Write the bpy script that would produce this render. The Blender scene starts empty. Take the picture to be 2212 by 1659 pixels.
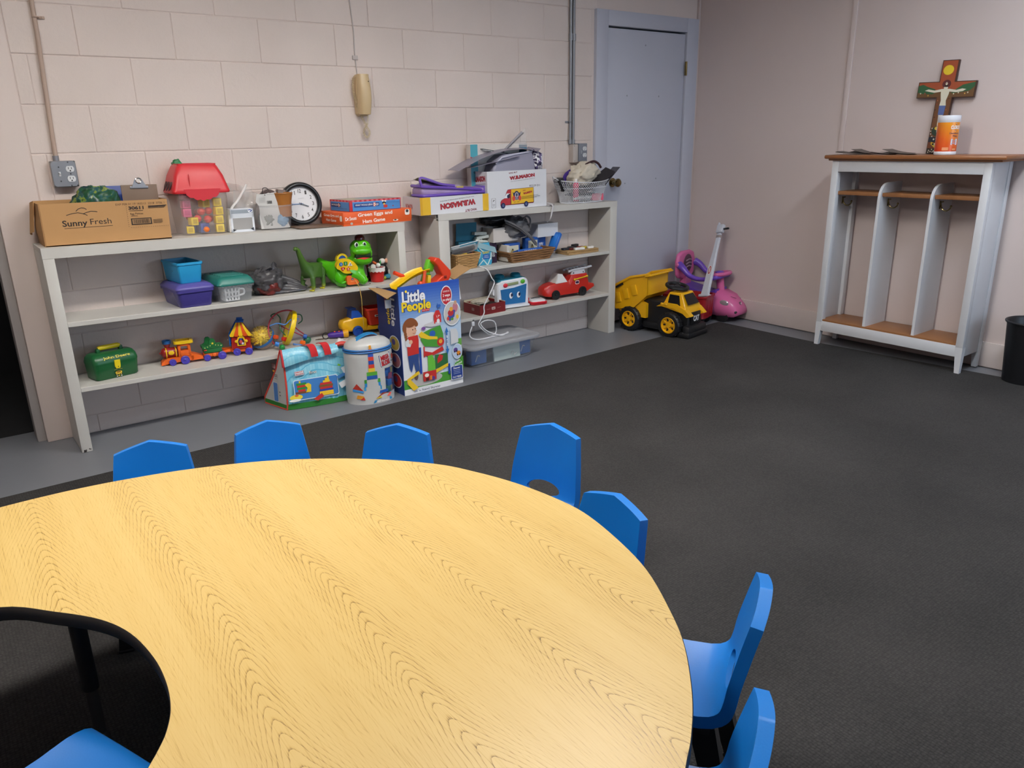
import bpy, bmesh, math, random
from mathutils import Vector, Matrix, noise
from math import sin, cos, pi, radians as rad

sc = bpy.context.scene
COL = sc.collection
# ------------------------------------------------------------------ camera
cam_d = bpy.data.cameras.new('camera')
cam = bpy.data.objects.new('camera', cam_d)
COL.objects.link(cam)
cam_d.sensor_width = 36.0
cam_d.lens = 36.0 * 1653.6 / 2212.0
cam_d.clip_start = 0.02
cam.matrix_world = Matrix(((0.797, 0.199, -0.570, -0.485), (-0.603, 0.232, -0.763, -4.048), (-0.020, 0.952, 0.305, 1.331), (0, 0, 0, 1)))
cam.rotation_euler = cam.matrix_world.to_euler()
sc.camera = cam
# ------------------------------------------------------------------ world, exposure
W = bpy.data.worlds.new('world')
sc.world = W
W.use_nodes = True
W.node_tree.nodes['Background'].inputs[0].default_value = (0.62, 0.74, 0.95, 1)
W.node_tree.nodes['Background'].inputs[1].default_value = 0.3
sc.view_settings.view_transform = 'Standard'
sc.view_settings.look = 'None'
sc.view_settings.exposure = 0.0
sc.view_settings.gamma = 1.0
sc.view_settings.use_curve_mapping = False
# daylight through the windows behind the photographer (the windows themselves are built with the room)
def area(name, loc, rot, sx, sy, power, col):
    l = bpy.data.lights.new(name, 'AREA')
    l.shape = 'RECTANGLE'
    l.size = sx
    l.size_y = sy
    l.energy = power
    l.color = col
    o = bpy.data.objects.new(name, l)
    COL.objects.link(o)
    o.location = loc
    o.rotation_euler = rot
    return o
area('daylight', (3.1, -6.42, 1.55), (rad(90), 0, 0), 1.9, 1.3, 42, (0.62, 0.80, 1.0))
area('daylight', (0.4, -6.42, 1.55), (rad(90), 0, 0), 1.9, 1.3, 4, (0.70, 0.85, 1.0))
LAMP = 52.0            # strength of the ceiling lamps' diffusers

# ------------------------------------------------------------------ materials
def lin(c):
    c = c / 255.0
    return c / 12.92 if c <= 0.04045 else ((c + 0.055) / 1.055) ** 2.4
def rgb(h):
    if isinstance(h, str):
        h = h.lstrip('#')
        h = tuple(int(h[i:i + 2], 16) for i in (0, 2, 4))
    return tuple(lin(x) for x in h) + (1.0,)
MATS = {}
def mat(name, col=None, rough=0.5, metal=0.0, var=0.06, vs=14.0, bump=0.0, bs=120.0, clear=0.0, spec=0.5, coat=0.0):
    """procedural material: a base colour with slight noise variation, optional fine relief, optional see-through share"""
    if name in MATS:
        return MATS[name]
    m = bpy.data.materials.new(name)
    m.use_nodes = True
    nt = m.node_tree
    b = nt.nodes['Principled BSDF']
    c = rgb(col)
    b.inputs['Roughness'].default_value = rough
    b.inputs['Metallic'].default_value = metal
    b.inputs['Specular IOR Level'].default_value = spec
    b.inputs['Coat Weight'].default_value = coat
    tc = nt.nodes.new('ShaderNodeTexCoord')
    n = nt.nodes.new('ShaderNodeTexNoise')
    n.inputs['Scale'].default_value = vs
    n.inputs['Detail'].default_value = 4
    nt.links.new(tc.outputs['Object'], n.inputs['Vector'])
    r = nt.nodes.new('ShaderNodeMix')
    r.data_type = 'RGBA'
    r.inputs[6].default_value = tuple(x * (1 - var) for x in c[:3]) + (1,)
    r.inputs[7].default_value = tuple(min(1, x * (1 + var)) for x in c[:3]) + (1,)
    nt.links.new(n.outputs['Fac'], r.inputs[0])
    nt.links.new(r.outputs[2], b.inputs['Base Color'])
    if bump > 0:
        n2 = nt.nodes.new('ShaderNodeTexNoise')
        n2.inputs['Scale'].default_value = bs
        n2.inputs['Detail'].default_value = 3
        nt.links.new(tc.outputs['Object'], n2.inputs['Vector'])
        bp = nt.nodes.new('ShaderNodeBump')
        bp.inputs['Strength'].default_value = bump
        bp.inputs['Distance'].default_value = 0.004
        nt.links.new(n2.outputs['Fac'], bp.inputs['Height'])
        nt.links.new(bp.outputs[0], b.inputs['Normal'])
    if clear > 0:
        t = nt.nodes.new('ShaderNodeBsdfTransparent')
        mx = nt.nodes.new('ShaderNodeMixShader')
        mx.inputs[0].default_value = clear
        nt.links.new(b.outputs[0], mx.inputs[1])
        nt.links.new(t.outputs[0], mx.inputs[2])
        nt.links.new(mx.outputs[0], nt.nodes['Material Output'].inputs[0])
    MATS[name] = m
    return m
def pl(col, rough=0.35):          # glossy moulded plastic of a colour
    return mat('plastic %s %g' % (col, rough), col, rough, 0, 0.03)
def pr(col):                      # printing ink / paint on card
    return mat('ink %s' % col, col, 0.5, 0, 0.03)
def cl(col, clear, rough=0.25):   # see-through plastic
    return mat('clear %s %g' % (col, clear), col, rough, 0, 0.02, clear=clear)
def fab(col, rough=0.85):
    return mat('fabric %s' % col, col, rough, 0, 0.08, bump=0.25, bs=260)

WHITE = pr('f2f0ee'); BLACK = pr('15151a')
def noisy(name, fn):
    m = bpy.data.materials.new(name); m.use_nodes = True
    fn(m.node_tree, m.node_tree.nodes['Principled BSDF'])
    MATS[name] = m
    return m
def N(nt, t, **k):
    n = nt.nodes.new('ShaderNode' + t)
    for a, v in k.items():
        setattr(n, a, v)
    return n
def S(n, **k):
    for a, v in k.items():
        n.inputs[a.replace('_', ' ')].default_value = v
    return n
def math_(nt, op, a, b=None, c=None):
    n = N(nt, 'Math', operation=op)
    for i, x in enumerate((a, b, c)):
        if x is None: continue
        if isinstance(x, (int, float)): n.inputs[i].default_value = x
        else: nt.links.new(x, n.inputs[i])
    return n.outputs[0]
def ramp(nt, fac, stops):
    r = N(nt, 'ValToRGB')
    e = r.color_ramp.elements
    while len(e) < len(stops): e.new(0.5)
    for i, (p, c) in enumerate(stops):
        e[i].position = p
        e[i].color = rgb(c)
    nt.links.new(fac, r.inputs[0])
    return r.outputs[0]

def _oak(nt, b):
    tc = N(nt, 'TexCoord')
    mp = N(nt, 'Mapping'); mp.inputs['Rotation'].default_value = (0, 0, OAK_ANGLE)
    nt.links.new(tc.outputs['Object'], mp.inputs[0])
    sx = N(nt, 'SeparateXYZ'); nt.links.new(mp.outputs[0], sx.inputs[0])
    al, ac = sx.outputs[0], sx.outputs[1]
    nz = S(N(nt, 'TexNoise'), Scale=2.0, Detail=2.0)
    nt.links.new(mp.outputs[0], nz.inputs[0])
    ac2 = math_(nt, 'ADD', ac, math_(nt, 'MULTIPLY', math_(nt, 'SUBTRACT', nz.outputs['Fac'], 0.5), 0.07))
    cell = math_(nt, 'DIVIDE', math_(nt, 'ADD', ac2, 0.10), 0.215)
    t = math_(nt, 'SUBTRACT', math_(nt, 'FRACT', cell), 0.5)
    off = math_(nt, 'MULTIPLY', math_(nt, 'SINE', math_(nt, 'MULTIPLY', math_(nt, 'FLOOR', cell), 37.7)), 0.35)
    # cathedral grain: nested, long-legged arches along each veneer strip
    ta = math_(nt, 'POWER', math_(nt, 'ADD', math_(nt, 'MULTIPLY', t, t), 0.0040), 0.5)
    nf = S(N(nt, 'TexNoise'), Scale=7.0, Detail=5.0); nt.links.new(mp.outputs[0], nf.inputs[0])
    f = math_(nt, 'ADD', math_(nt, 'ADD', al, off), math_(nt, 'MULTIPLY', nf.outputs['Fac'], 0.085))
    f = math_(nt, 'SUBTRACT', f, math_(nt, 'MULTIPLY', ta, 1.05))
    ph = math_(nt, 'FRACT', math_(nt, 'MULTIPLY', f, 30.0))
    line = math_(nt, 'POWER', ph, 8.0)
    mp2 = N(nt, 'Mapping'); mp2.inputs['Scale'].default_value = (14, 520, 1)
    nt.links.new(mp.outputs[0], mp2.inputs[0])
    po = S(N(nt, 'TexNoise'), Scale=1.0, Detail=3.0); nt.links.new(mp2.outputs[0], po.inputs[0])
    pore = N(nt, 'MapRange'); S(pore, **{'From_Min': 0.52, 'From_Max': 0.75}); nt.links.new(po.outputs['Fac'], pore.inputs[0])
    mp3 = N(nt, 'Mapping'); mp3.inputs['Scale'].default_value = (1.2, 26, 1); nt.links.new(mp.outputs[0], mp3.inputs[0])
    st = S(N(nt, 'TexNoise'), Scale=1.0, Detail=2.0); nt.links.new(mp3.outputs[0], st.inputs[0])
    brk = N(nt, 'MapRange'); S(brk, **{'From_Min': 0.36, 'From_Max': 0.58}); nt.links.new(po.outputs['Fac'], brk.inputs[0])
    fade = math_(nt, 'MAXIMUM', math_(nt, 'SUBTRACT', 1.12, math_(nt, 'MULTIPLY', ta, 2.6)), 0.22)
    g = math_(nt, 'MULTIPLY', math_(nt, 'MULTIPLY', line, fade), math_(nt, 'ADD', math_(nt, 'MULTIPLY', brk.outputs[0], 0.6), 0.4))
    g = math_(nt, 'ADD', math_(nt, 'MULTIPLY', g, 0.85), math_(nt, 'MULTIPLY', pore.outputs[0], 0.26))
    g = math_(nt, 'ADD', g, math_(nt, 'MULTIPLY', math_(nt, 'SUBTRACT', st.outputs['Fac'], 0.5), 0.30))
    g = math_(nt, 'ADD', g, 0.12)
    c = ramp(nt, g, [(0.0, 'cfb272'), (0.25, 'c5a562'), (0.55, 'a08042'), (1.0, '604a22')])
    nt.links.new(c, b.inputs['Base Color'])
    S(b, Roughness=0.36); b.inputs['Specular IOR Level'].default_value = 0.5
    bp = S(N(nt, 'Bump'), Strength=0.05, Distance=0.002); nt.links.new(g, bp.inputs['Height']); nt.links.new(bp.outputs[0], b.inputs['Normal'])
OAK_ANGLE = rad(90)
OAK = noisy('oak laminate', _oak)

def _carpet(nt, b):
    tc = N(nt, 'TexCoord')
    v = S(N(nt, 'TexVoronoi'), Scale=118.0, Randomness=0.35); nt.links.new(tc.outputs['Object'], v.inputs['Vector'])
    n = S(N(nt, 'TexNoise'), Scale=1.6, Detail=4.0, Roughness=0.55); nt.links.new(tc.outputs['Object'], n.inputs['Vector'])
    n2 = S(N(nt, 'TexNoise'), Scale=260.0, Detail=2.0); nt.links.new(tc.outputs['Object'], n2.inputs['Vector'])
    k = math_(nt, 'ADD', math_(nt, 'ADD', math_(nt, 'MULTIPLY', n.outputs['Fac'], 0.34), 0.23), math_(nt, 'MULTIPLY', v.outputs['Distance'], -0.38))
    k = math_(nt, 'ADD', k, math_(nt, 'MULTIPLY', n2.outputs['Fac'], 0.30))
    c = ramp(nt, k, [(0.22, '282727'), (0.5, '403e3d'), (0.85, '5c5957')])
    nt.links.new(c, b.inputs['Base Color'])
    S(b, Roughness=0.9); b.inputs['Specular IOR Level'].default_value = 0.25
    h = math_(nt, 'ADD', math_(nt, 'MULTIPLY', v.outputs['Distance'], -1.0), math_(nt, 'MULTIPLY', n2.outputs['Fac'], 0.4))
    bp = S(N(nt, 'Bump'), Strength=0.7, Distance=0.004); nt.links.new(h, bp.inputs['Height']); nt.links.new(bp.outputs[0], b.inputs['Normal'])
CARPET = noisy('charcoal carpet', _carpet)

def _paintedblock(nt, b):
    tc = N(nt, 'TexCoord'); g = N(nt, 'NewGeometry')
    n = S(N(nt, 'TexNoise'), Scale=1.7, Detail=3.0); nt.links.new(g.outputs['Position'], n.inputs['Vector'])
    c = ramp(nt, n.outputs['Fac'], [(0.3, 'd6c8c1'), (0.7, 'e0d2cb')])
    nt.links.new(c, b.inputs['Base Color']); S(b, Roughness=0.55); b.inputs['Specular IOR Level'].default_value = 0.3
    n2 = S(N(nt, 'TexNoise'), Scale=42.0, Detail=6.0, Roughness=0.65); nt.links.new(g.outputs['Position'], n2.inputs['Vector'])
    bp = S(N(nt, 'Bump'), Strength=0.35, Distance=0.006); nt.links.new(n2.outputs['Fac'], bp.inputs['Height']); nt.links.new(bp.outputs[0], b.inputs['Normal'])
BLOCK = noisy('painted block', _paintedblock)
PLASTER = mat('painted plaster', 'dacbc4', 0.6, 0, 0.03, 2.0, 0.06, 60)
PANEL = mat('painted wall panel', 'cfc0bc', 0.62, 0, 0.05, 1.6, 0.05, 80)
BASEB = mat('painted baseboard', 'ccc0bc', 0.5, 0, 0.03)
FLOOR = mat('grey floor paint', '73757b', 0.42, 0, 0.07, 5.0, 0.04, 30)
DOORP = mat('door paint', 'bcbecb', 0.42, 0, 0.03, 2.0)
SHELFP = mat('grey-white shelf paint', 'c9c6c0', 0.45, 0, 0.05, 6.0, 0.05, 40)
LOCKW = mat('white locker paint', 'd3d4d8', 0.4, 0, 0.02)
WOODB = mat('brown wood', '9a6234', 0.45, 0, 0.2, 9.0)
BRASS = mat('antique brass', '8a7a55', 0.22, 1.0, 0.08)
STEEL = mat('galvanised steel', '8f9197', 0.42, 0.6, 0.12, 20)
CHROME = mat('chrome', 'd8d8da', 0.12, 1.0, 0.02)
DARK = mat('dark unlit room', '17171a', 0.9)  # near-black colour stands in for the lack of light beyond the doorway
CARD = mat('corrugated card', 'b98d5c', 0.75, 0, 0.06, 9.0, 0.04, 200)
CARDIN = mat('card inside', 'ad8a5e', 0.8, 0, 0.05)
HARDB = mat('hardboard', '6f5846', 0.5, 0, 0.08)
WICK = mat('wicker', 'b58d58', 0.6, 0, 0.25, 60)
WICKD = mat('brown wicker', '8e6640', 0.6, 0, 0.25, 60)

# ------------------------------------------------------------------ mesh building
I4 = Matrix.Identity(4)
def T(x=0, y=0, z=0): return Matrix.Translation((x, y, z))
def RX(a): return Matrix.Rotation(rad(a), 4, 'X')
def RY(a): return Matrix.Rotation(rad(a), 4, 'Y')
def RZ(a): return Matrix.Rotation(rad(a), 4, 'Z')
def SC(x, y, z): return Matrix.Diagonal((x, y, z, 1))
_boxes = {}
def _bev_cube(sx, sy, sz, b, seg):
    k = (round(sx, 5), round(sy, 5), round(sz, 5), round(b, 5), seg)
    if k not in _boxes:
        bm = bmesh.new()
        bmesh.ops.create_cube(bm, size=1.0)
        for v in bm.verts: v.co = Vector((v.co.x * sx, v.co.y * sy, v.co.z * sz))
        bmesh.ops.bevel(bm, geom=list(bm.edges), offset=b, segments=seg, affect='EDGES', profile=0.5)
        bm.verts.index_update()
        _boxes[k] = ([v.co.copy() for v in bm.verts], [[v.index for v in f.verts] for f in bm.faces])
        bm.free()
    return _boxes[k]
_txt = {}
def text_mesh(s, off=0.0):
    k = (s, off)
    if k not in _txt:
        cu = bpy.data.curves.new('t', 'FONT'); cu.body = s; cu.offset = off; cu.resolution_u = 3
        o = bpy.data.objects.new('t', cu); COL.objects.link(o)
        dg = bpy.context.evaluated_depsgraph_get(); dg.update()
        me = bpy.data.meshes.new_from_object(o.evaluated_get(dg))
        vs = [(v.co.x, v.co.y) for v in me.vertices]; fs = [list(p.vertices) for p in me.polygons]
        bpy.data.objects.remove(o); bpy.data.curves.remove(cu); bpy.data.meshes.remove(me)
        x0 = min(v[0] for v in vs); x1 = max(v[0] for v in vs); y0 = min(v[1] for v in vs); y1 = max(v[1] for v in vs)
        _txt[k] = ([((x - (x0 + x1) / 2) / (x1 - x0), (y - (y0 + y1) / 2) / (y1 - y0)) for x, y in vs], fs, (x1 - x0) / (y1 - y0))
    return _txt[k]
def crom(pts, n=8, closed=False):
    P = [Vector(p) for p in pts]; out = []; L = len(P)
    for i in range(L if closed else L - 1):
        p1, p2 = P[i], P[(i + 1) % L]
        p0 = P[(i - 1) % L] if (closed or i > 0) else p1 * 2 - p2
        p3 = P[(i + 2) % L] if (closed or i + 2 < L) else p2 * 2 - p1
        for j in range(n):
            t = j / n
            out.append(0.5 * ((2 * p1) + (p2 - p0) * t + (2 * p0 - 5 * p1 + 4 * p2 - p3) * t * t + (3 * p1 - p0 - 3 * p2 + p3) * t ** 3))
    if not closed: out.append(P[-1])
    return out
def rrect(w, d, r, n=5):          # rounded rectangle outline centred on 0
    o = []
    for cx, cy, a0 in ((w / 2 - r, d / 2 - r, 0), (-w / 2 + r, d / 2 - r, 90), (-w / 2 + r, -d / 2 + r, 180), (w / 2 - r, -d / 2 + r, 270)):
        for i in range(n + 1):
            a = rad(a0 + 90 * i / n); o.append((cx + r * cos(a), cy + r * sin(a)))
    return o
class MB:
    def __init__(s): s.v = []; s.f = []; s.m = []; s.mats = []
    def slot(s, m):
        if m not in s.mats: s.mats.append(m)
        return s.mats.index(m)
    def add(s, vs, fs, m, M=None):
        b = len(s.v); k = s.slot(m)
        s.v += [(M @ Vector(v)) if M is not None else Vector(v) for v in vs]
        for f in fs: s.f.append([b + i for i in f]); s.m.append(k)
        return s
    def box(s, c, d, m, M=None, bev=0.0, seg=2):
        b = min(bev, 0.45 * min(d)) if bev else 0
        if b > 0: vs, fs = _bev_cube(d[0], d[1], d[2], b, seg)
        else:
            vs = [Vector((x * d[0] / 2, y * d[1] / 2, z * d[2] / 2)) for x in (-1, 1) for y in (-1, 1) for z in (-1, 1)]
            fs = [[0, 1, 3, 2], [4, 6, 7, 5], [0, 4, 5, 1], [2, 3, 7, 6], [0, 2, 6, 4], [1, 5, 7, 3]]
        return s.add(vs, fs, m, (M or I4) @ T(*c))
    def bx(s, x0, x1, y0, y1, z0, z1, m, bev=0.0, M=None):
        return s.box(((x0 + x1) / 2, (y0 + y1) / 2, (z0 + z1) / 2), (x1 - x0, y1 - y0, z1 - z0), m, M, bev)
    def loft(s, rings, m, M=None, caps=True, closed=True):
        n = len(rings[0]); vs = [p for r in rings for p in r]; fs = []
        for i in range(len(rings) - 1):
            for j in range(n if closed else n - 1):
                a = i * n + j; b = i * n + (j + 1) % n
                fs.append([a, b, b + n, a + n])
        if caps:
            fs.append(list(range(n))[::-1]); fs.append([(len(rings) - 1) * n + j for j in range(n)])
        return s.add(vs, fs, m, M)
    def tube(s, pts, r, m, n=8, closed=False, M=None, caps=True):
        P = [Vector(p) for p in pts]; L = len(P); rings = []; up = None
        for i in range(L):
            a = P[(i + 1) % L] if (closed or i + 1 < L) else P[i]; b = P[(i - 1) % L] if (closed or i > 0) else P[i]
            t = (a - b)
            t = t.normalized() if t.length > 1e-9 else Vector((0, 0, 1))
            if up is None: up = Vector((0, 0, 1)) if abs(t.z) < 0.9 else Vector((1, 0, 0))
            x = t.cross(up).normalized(); up = x.cross(t).normalized()
            rr = r[i] if isinstance(r, (list, tuple)) else r
            rings.append([P[i] + (x * cos(2 * pi * k / n) + up * sin(2 * pi * k / n)) * rr for k in range(n)])
        if closed: rings.append(rings[0])
        return s.loft(rings, m, M, caps and not closed)
    def cyl(s, p0, p1, r, m, n=20, r1=None, M=None):
        return s.tube([p0, p1], [r, r if r1 is None else r1], m, n, M=M)
    def lathe(s, prof, m, n=28, M=None, caps=True, sx=1.0, sy=1.0):
        return s.loft([[(r * cos(2 * pi * k / n) * sx, r * sin(2 * pi * k / n) * sy, z) for k in range(n)] for r, z in prof], m, M, caps)
    def sph(s, c, r, m, n=16, M=None, k=10):
        r = (r, r, r) if isinstance(r, (int, float)) else r
        return s.lathe([(max(1e-4, sin(pi * i / k)), -cos(pi * i / k)) for i in range(k + 1)], m, n, (M or I4) @ T(*c) @ SC(*r))
    def prism(s, out, d0, d1, m, axis='y', M=None):
        f = {'y': lambda a, b, c: (a, c, b), 'z': lambda a, b, c: (a, b, c), 'x': lambda a, b, c: (c, a, b)}[axis]
        return s.loft([[f(a, b, d0) for a, b in out], [f(a, b, d1) for a, b in out]], m, M)
    def grid(s, fn, nu, nv, m, M=None, thick=0.0):
        vs = [Vector(fn(i / nu, j / nv)) for i in range(nu + 1) for j in range(nv + 1)]
        fs = [[i * (nv + 1) + j, (i + 1) * (nv + 1) + j, (i + 1) * (nv + 1) + j + 1, i * (nv + 1) + j + 1] for i in range(nu) for j in range(nv)]
        if thick:
            b = len(vs); nn = [Vector() for _ in vs]
            for f in fs:
                q = (vs[f[1]] - vs[f[0]]).cross(vs[f[3]] - vs[f[0]])
                for i in f: nn[i] += q
            vs = vs + [v - (x.normalized() * thick if x.length > 1e-12 else Vector()) for v, x in zip(vs, nn)]
            fs = fs + [[b + i for i in f[::-1]] for f in fs]
            rim = [i * (nv + 1) for i in range(nu)] + [nu * (nv + 1) + j for j in range(nv)] + [i * (nv + 1) + nv for i in range(nu, 0, -1)] + list(range(nv, 0, -1))
            for i in range(len(rim)):
                a, c = rim[i], rim[(i + 1) % len(rim)]; fs.append([a, b + a, b + c, c])
        return s.add(vs, fs, m, M)
    def build(s, name, parent=None, smooth=35, loc=None):
        me = bpy.data.meshes.new(name)
        me.from_pydata(s.v, [], s.f)
        for m in s.mats: me.materials.append(m)
        me.polygons.foreach_set('material_index', s.m)
        bm = bmesh.new(); bm.from_mesh(me); bmesh.ops.recalc_face_normals(bm, faces=bm.faces); bm.to_mesh(me); bm.free()
        if smooth:
            me.polygons.foreach_set('use_smooth', [True] * len(me.polygons))
            me.set_sharp_from_angle(angle=rad(smooth))
        o = bpy.data.objects.new(name, me)
        COL.objects.link(o)
        if parent is not None: o.parent = parent
        if loc: o.location = loc
        return o
class Art:
    """flat printing on a face: every piece lies a hair above the one before it. (0,0)-(1,1) spans the face."""
    def __init__(s, o, u, v, lift=0.0004, step=0.00012):
        s.o, s.u, s.v = Vector(o), Vector(u), Vector(v); s.n = s.u.cross(s.v).normalized(); s.mb = MB(); s.k = lift; s.st = step
    def P(s, x, y): return s.o + s.u * x + s.v * y + s.n * s.k
    def poly(s, pts, m):
        s.mb.add([s.P(*p) for p in pts], [list(range(len(pts)))], m); s.k += s.st; return s
    def rect(s, x0, y0, x1, y1, m): return s.poly([(x0, y0), (x1, y0), (x1, y1), (x0, y1)], m)
    def ell(s, x, y, rx, ry, m, n=24, a0=0, a1=360):
        return s.poly([(x + rx * cos(rad(a0 + (a1 - a0) * i / n)), y + ry * sin(rad(a0 + (a1 - a0) * i / n))) for i in range(n if a1 - a0 >= 360 else n + 1)], m)
    def rr(s, x0, y0, x1, y1, r, m):
        asp = s.u.length / s.v.length
        return s.poly([((x0 + x1) / 2 + a, (y0 + y1) / 2 + b * asp) for a, b in rrect(x1 - x0, (y1 - y0) / asp, r)], m)
    def line(s, pts, w, m):
        asp = s.u.length / s.v.length
        for (ax, ay), (bx_, by) in zip(pts, pts[1:]):
            dx, dy = bx_ - ax, (by - ay) / asp; L = math.hypot(dx, dy) or 1; ox, oy = -dy / L * w / 2, dx / L * w / 2 * asp
            s.mb.add([s.P(ax - ox, ay - oy), s.P(bx_ - ox, by - oy), s.P(bx_ + ox, by + oy), s.P(ax + ox, ay + oy)], [[0, 1, 2, 3]], m)
        s.k += s.st; return s
    def text(s, t, x, y, w, h, m, off=0.0, rot=0.0, shear=0.0, bend=0.0):
        """text fitted into a box w x h centred on (x, y); bend curves the baseline"""
        vs, fs, _ = text_mesh(t, off); asp = s.u.length / s.v.length; c, q = cos(rad(rot)), sin(rad(rot)); o = []
        for a, b in vs:
            X = a * w + shear * b * h; Y = (b * h + bend * (0.25 - a * a) + shear * 0) / asp
            o.append(s.P(x + X * c - Y * q, y + (X * q + Y * c) * asp))
        s.mb.add(o, fs, m); s.k += s.st; return s
    def build(s, name, parent): return s.mb.build(name, parent, smooth=0)
def tag(o, label=None, cat=None, group=None, kind=None):
    for k, v in (('label', label), ('category', cat), ('group', group), ('kind', kind)):
        if v: o[k] = v
    return o
def thing(name, label, cat, loc=(0, 0, 0), rz=0.0, group=None, M=None):
    o = bpy.data.objects.new(name, None); COL.objects.link(o); o.empty_display_size = 0.05
    if M is not None: o.matrix_world = M
    else:
        o.location = loc; o.rotation_euler = (0, 0, rad(rz))
    return tag(o, label, cat, group)
def struct(o): o['kind'] = 'structure'; return o
def copy_tree(o, parent=None):
    c = o.copy(); COL.objects.link(c)
    if parent is not None: c.parent = parent
    for ch in list(o.children): copy_tree(ch, c)
    return c
rnd = random.Random(7)

# ================================================================== THE ROOM
XR, HC = 4.303, 2.75
struct(MB().bx(-3.0, XR + .1, -6.5, 1.6, -.1, 0, FLOOR).build('floor', smooth=0))
struct(MB().bx(-3.1, XR + .1, -6.6, 1.6, HC, HC + .1, mat('ceiling tile', 'd8d4cf', .8)).build('ceiling', smooth=0))
cp = [(-2.95, -.605), (0, -.59), (2.2, -.588), (3.45, -.552), (4.07, -.53), (4.065, -1.3), (4.15, -2.46), (4.16, -6.4), (-2.95, -6.4)]
tag(MB().prism(cp, 0.0, .007, CARPET, 'z').build('carpet', smooth=0), 'dark charcoal nubby carpet covering most of the floor', 'carpet')
# block wall: mortar bed and single blocks
wb = struct(MB().bx(-.06, 3.30, .004, .20, 0, HC, PLASTER).build('wall_back', smooth=0))
BL, BH, Z0 = .4064, .2032, 1.512
def blockmesh(w, h):
    k = ('blk', round(w, 3), round(h, 3))
    if k not in MATS:
        vs, fs = _bev_cube(w - .002, .012, h - .002, .0045, 2)
        me = bpy.data.meshes.new('block'); me.from_pydata(vs, [], fs); me.materials.append(BLOCK)
        MATS[k] = me
    return MATS[k]
for c in range(-8, 6):
    z0, z1 = max(0.0, Z0 + c * BH), min(HC, Z0 + (c + 1) * BH)
    if z1 - z0 < .02: continue
    sh = 0.0 if c % 2 == 0 else .5
    x = -1.5 + sh
    for k in range(-2, 10):
        a, b = max(-.058, (k + sh) * BL), min(3.262 if z0 < 2.1 else 3.30, (k + sh + 1) * BL)
        if b - a < .02: continue
        o = bpy.data.objects.new('block', blockmesh(b - a, z1 - z0)); COL.objects.link(o)
        o.location = ((a + b) / 2, .006 + rnd.uniform(-.0008, .0008), (z0 + z1) / 2); o.parent = wb
# smooth wall end beside the dark doorway, its jamb, and the wall over the door
we = MB(); we.bx(-.225, -.06, -.004, .2, 0, HC, PLASTER, .004)
struct(we.build('wall_end', smooth=40))
tr = MB(); tr.bx(-.262, -.225, .03, .16, 0, HC, mat('jamb paint', 'a39d9a', .5), .003); struct(tr.build('trim_1'))
bpy.data.objects['wall_end'].name = 'wall_left_end'
struct(MB().bx(3.30, XR + .06, .004, .2, 2.13, HC, PLASTER).build('wall_over_door', smooth=0))
struct(MB().bx(-3.1, -1.25, 0, .2, 0, HC, PLASTER).build('wall_back_left', smooth=0))
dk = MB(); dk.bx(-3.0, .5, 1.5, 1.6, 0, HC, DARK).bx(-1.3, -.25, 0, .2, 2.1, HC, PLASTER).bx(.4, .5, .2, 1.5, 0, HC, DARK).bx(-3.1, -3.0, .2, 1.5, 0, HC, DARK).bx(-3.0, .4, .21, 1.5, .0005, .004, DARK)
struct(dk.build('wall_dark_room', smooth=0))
# right wall: panels, batten, corner strip, baseboard
struct(MB().bx(XR, XR + .1, -6.5, .1, 0, HC, PANEL).build('wall_right', smooth=0))
struct(MB().bx(XR - .012, XR, -1.238, -1.205, .151, HC, PANEL, .004).build('trim_2'))
struct(MB().bx(XR - .018, XR, -.02, .004, .0, HC, PANEL, .005).build('trim_3'))
struct(MB().bx(XR - .014, XR, -6.5, -.02, .006, .151, BASEB, .003).build('baseboard_right'))
struct(MB().bx(-3.1, -3.0, -6.5, .1, 0, HC, PLASTER).build('wall_left', smooth=0))
# wall behind the photographer, with two windows
ws = MB(); PW = PLASTER
for a, b in ((-3.1, -.6), (1.4, 2.1), (4.1, XR + .1)): ws.bx(a, b, -6.6, -6.5, 0, HC, PW)
for a, b in ((-.6, 1.4), (2.1, 4.1)): ws.bx(a, b, -6.6, -6.5, 0, .85, PW).bx(a, b, -6.6, -6.5, 2.25, HC, PW)
struct(ws.build('wall_front', smooth=0))
for i, (a, b) in enumerate(((-.6, 1.4), (2.1, 4.1))):
    fr = MB()
    for x in (a, (a + b) / 2, b): fr.bx(x - .025, x + .025, -6.58, -6.5, .85, 2.25, LOCKW)
    for z in (.85, 1.55, 2.25): fr.bx(a, b, -6.575, -6.505, z - .025, z + .025, LOCKW)
    w = struct(fr.build('window_%d' % (i + 1), smooth=0))
    MB().bx(a, b, -6.56, -6.555, .85, 2.25, cl('dfe8f0', .9, .05)).build('pane', w, 0)
# door with its frame
d = MB(); d.bx(3.275, 3.382, -.022, .06, 0, 2.128, DOORP, .003).bx(4.165, 4.286, -.022, .06, 0, 2.128, DOORP, .003).bx(3.382, 4.165, -.022, .06, 2.034, 2.128, DOORP, .003)
d.bx(3.376, 4.17, .055, .06, 0, 2.04, BLACK)
dr = struct(d.build('door_1'))
lf = MB().bx(3.384, 4.158, -.008, .034, .012, 2.022, DOORP, .002).build('door_leaf', dr)
for x, z in ((3.58, 1.60), (3.9, 1.60), (3.58, 1.01), (3.9, 1.03), (3.75, 1.93)): MB().cyl((x, -.0085, z), (x, -.007, z), .006, mat('door scuff', '90939c', .5), 8).build('filled_hole', lf)
k = MB(); k.lathe([(.03, 0), (.032, .006), (.016, .010), (.012, .032), (.022, .040), (.029, .052), (.029, .064), (.020, .074), (.006, .076)], BRASS, 24, T(3.452, -.008, 1.022) @ RX(90)); k.build('door_knob', lf)
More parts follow.
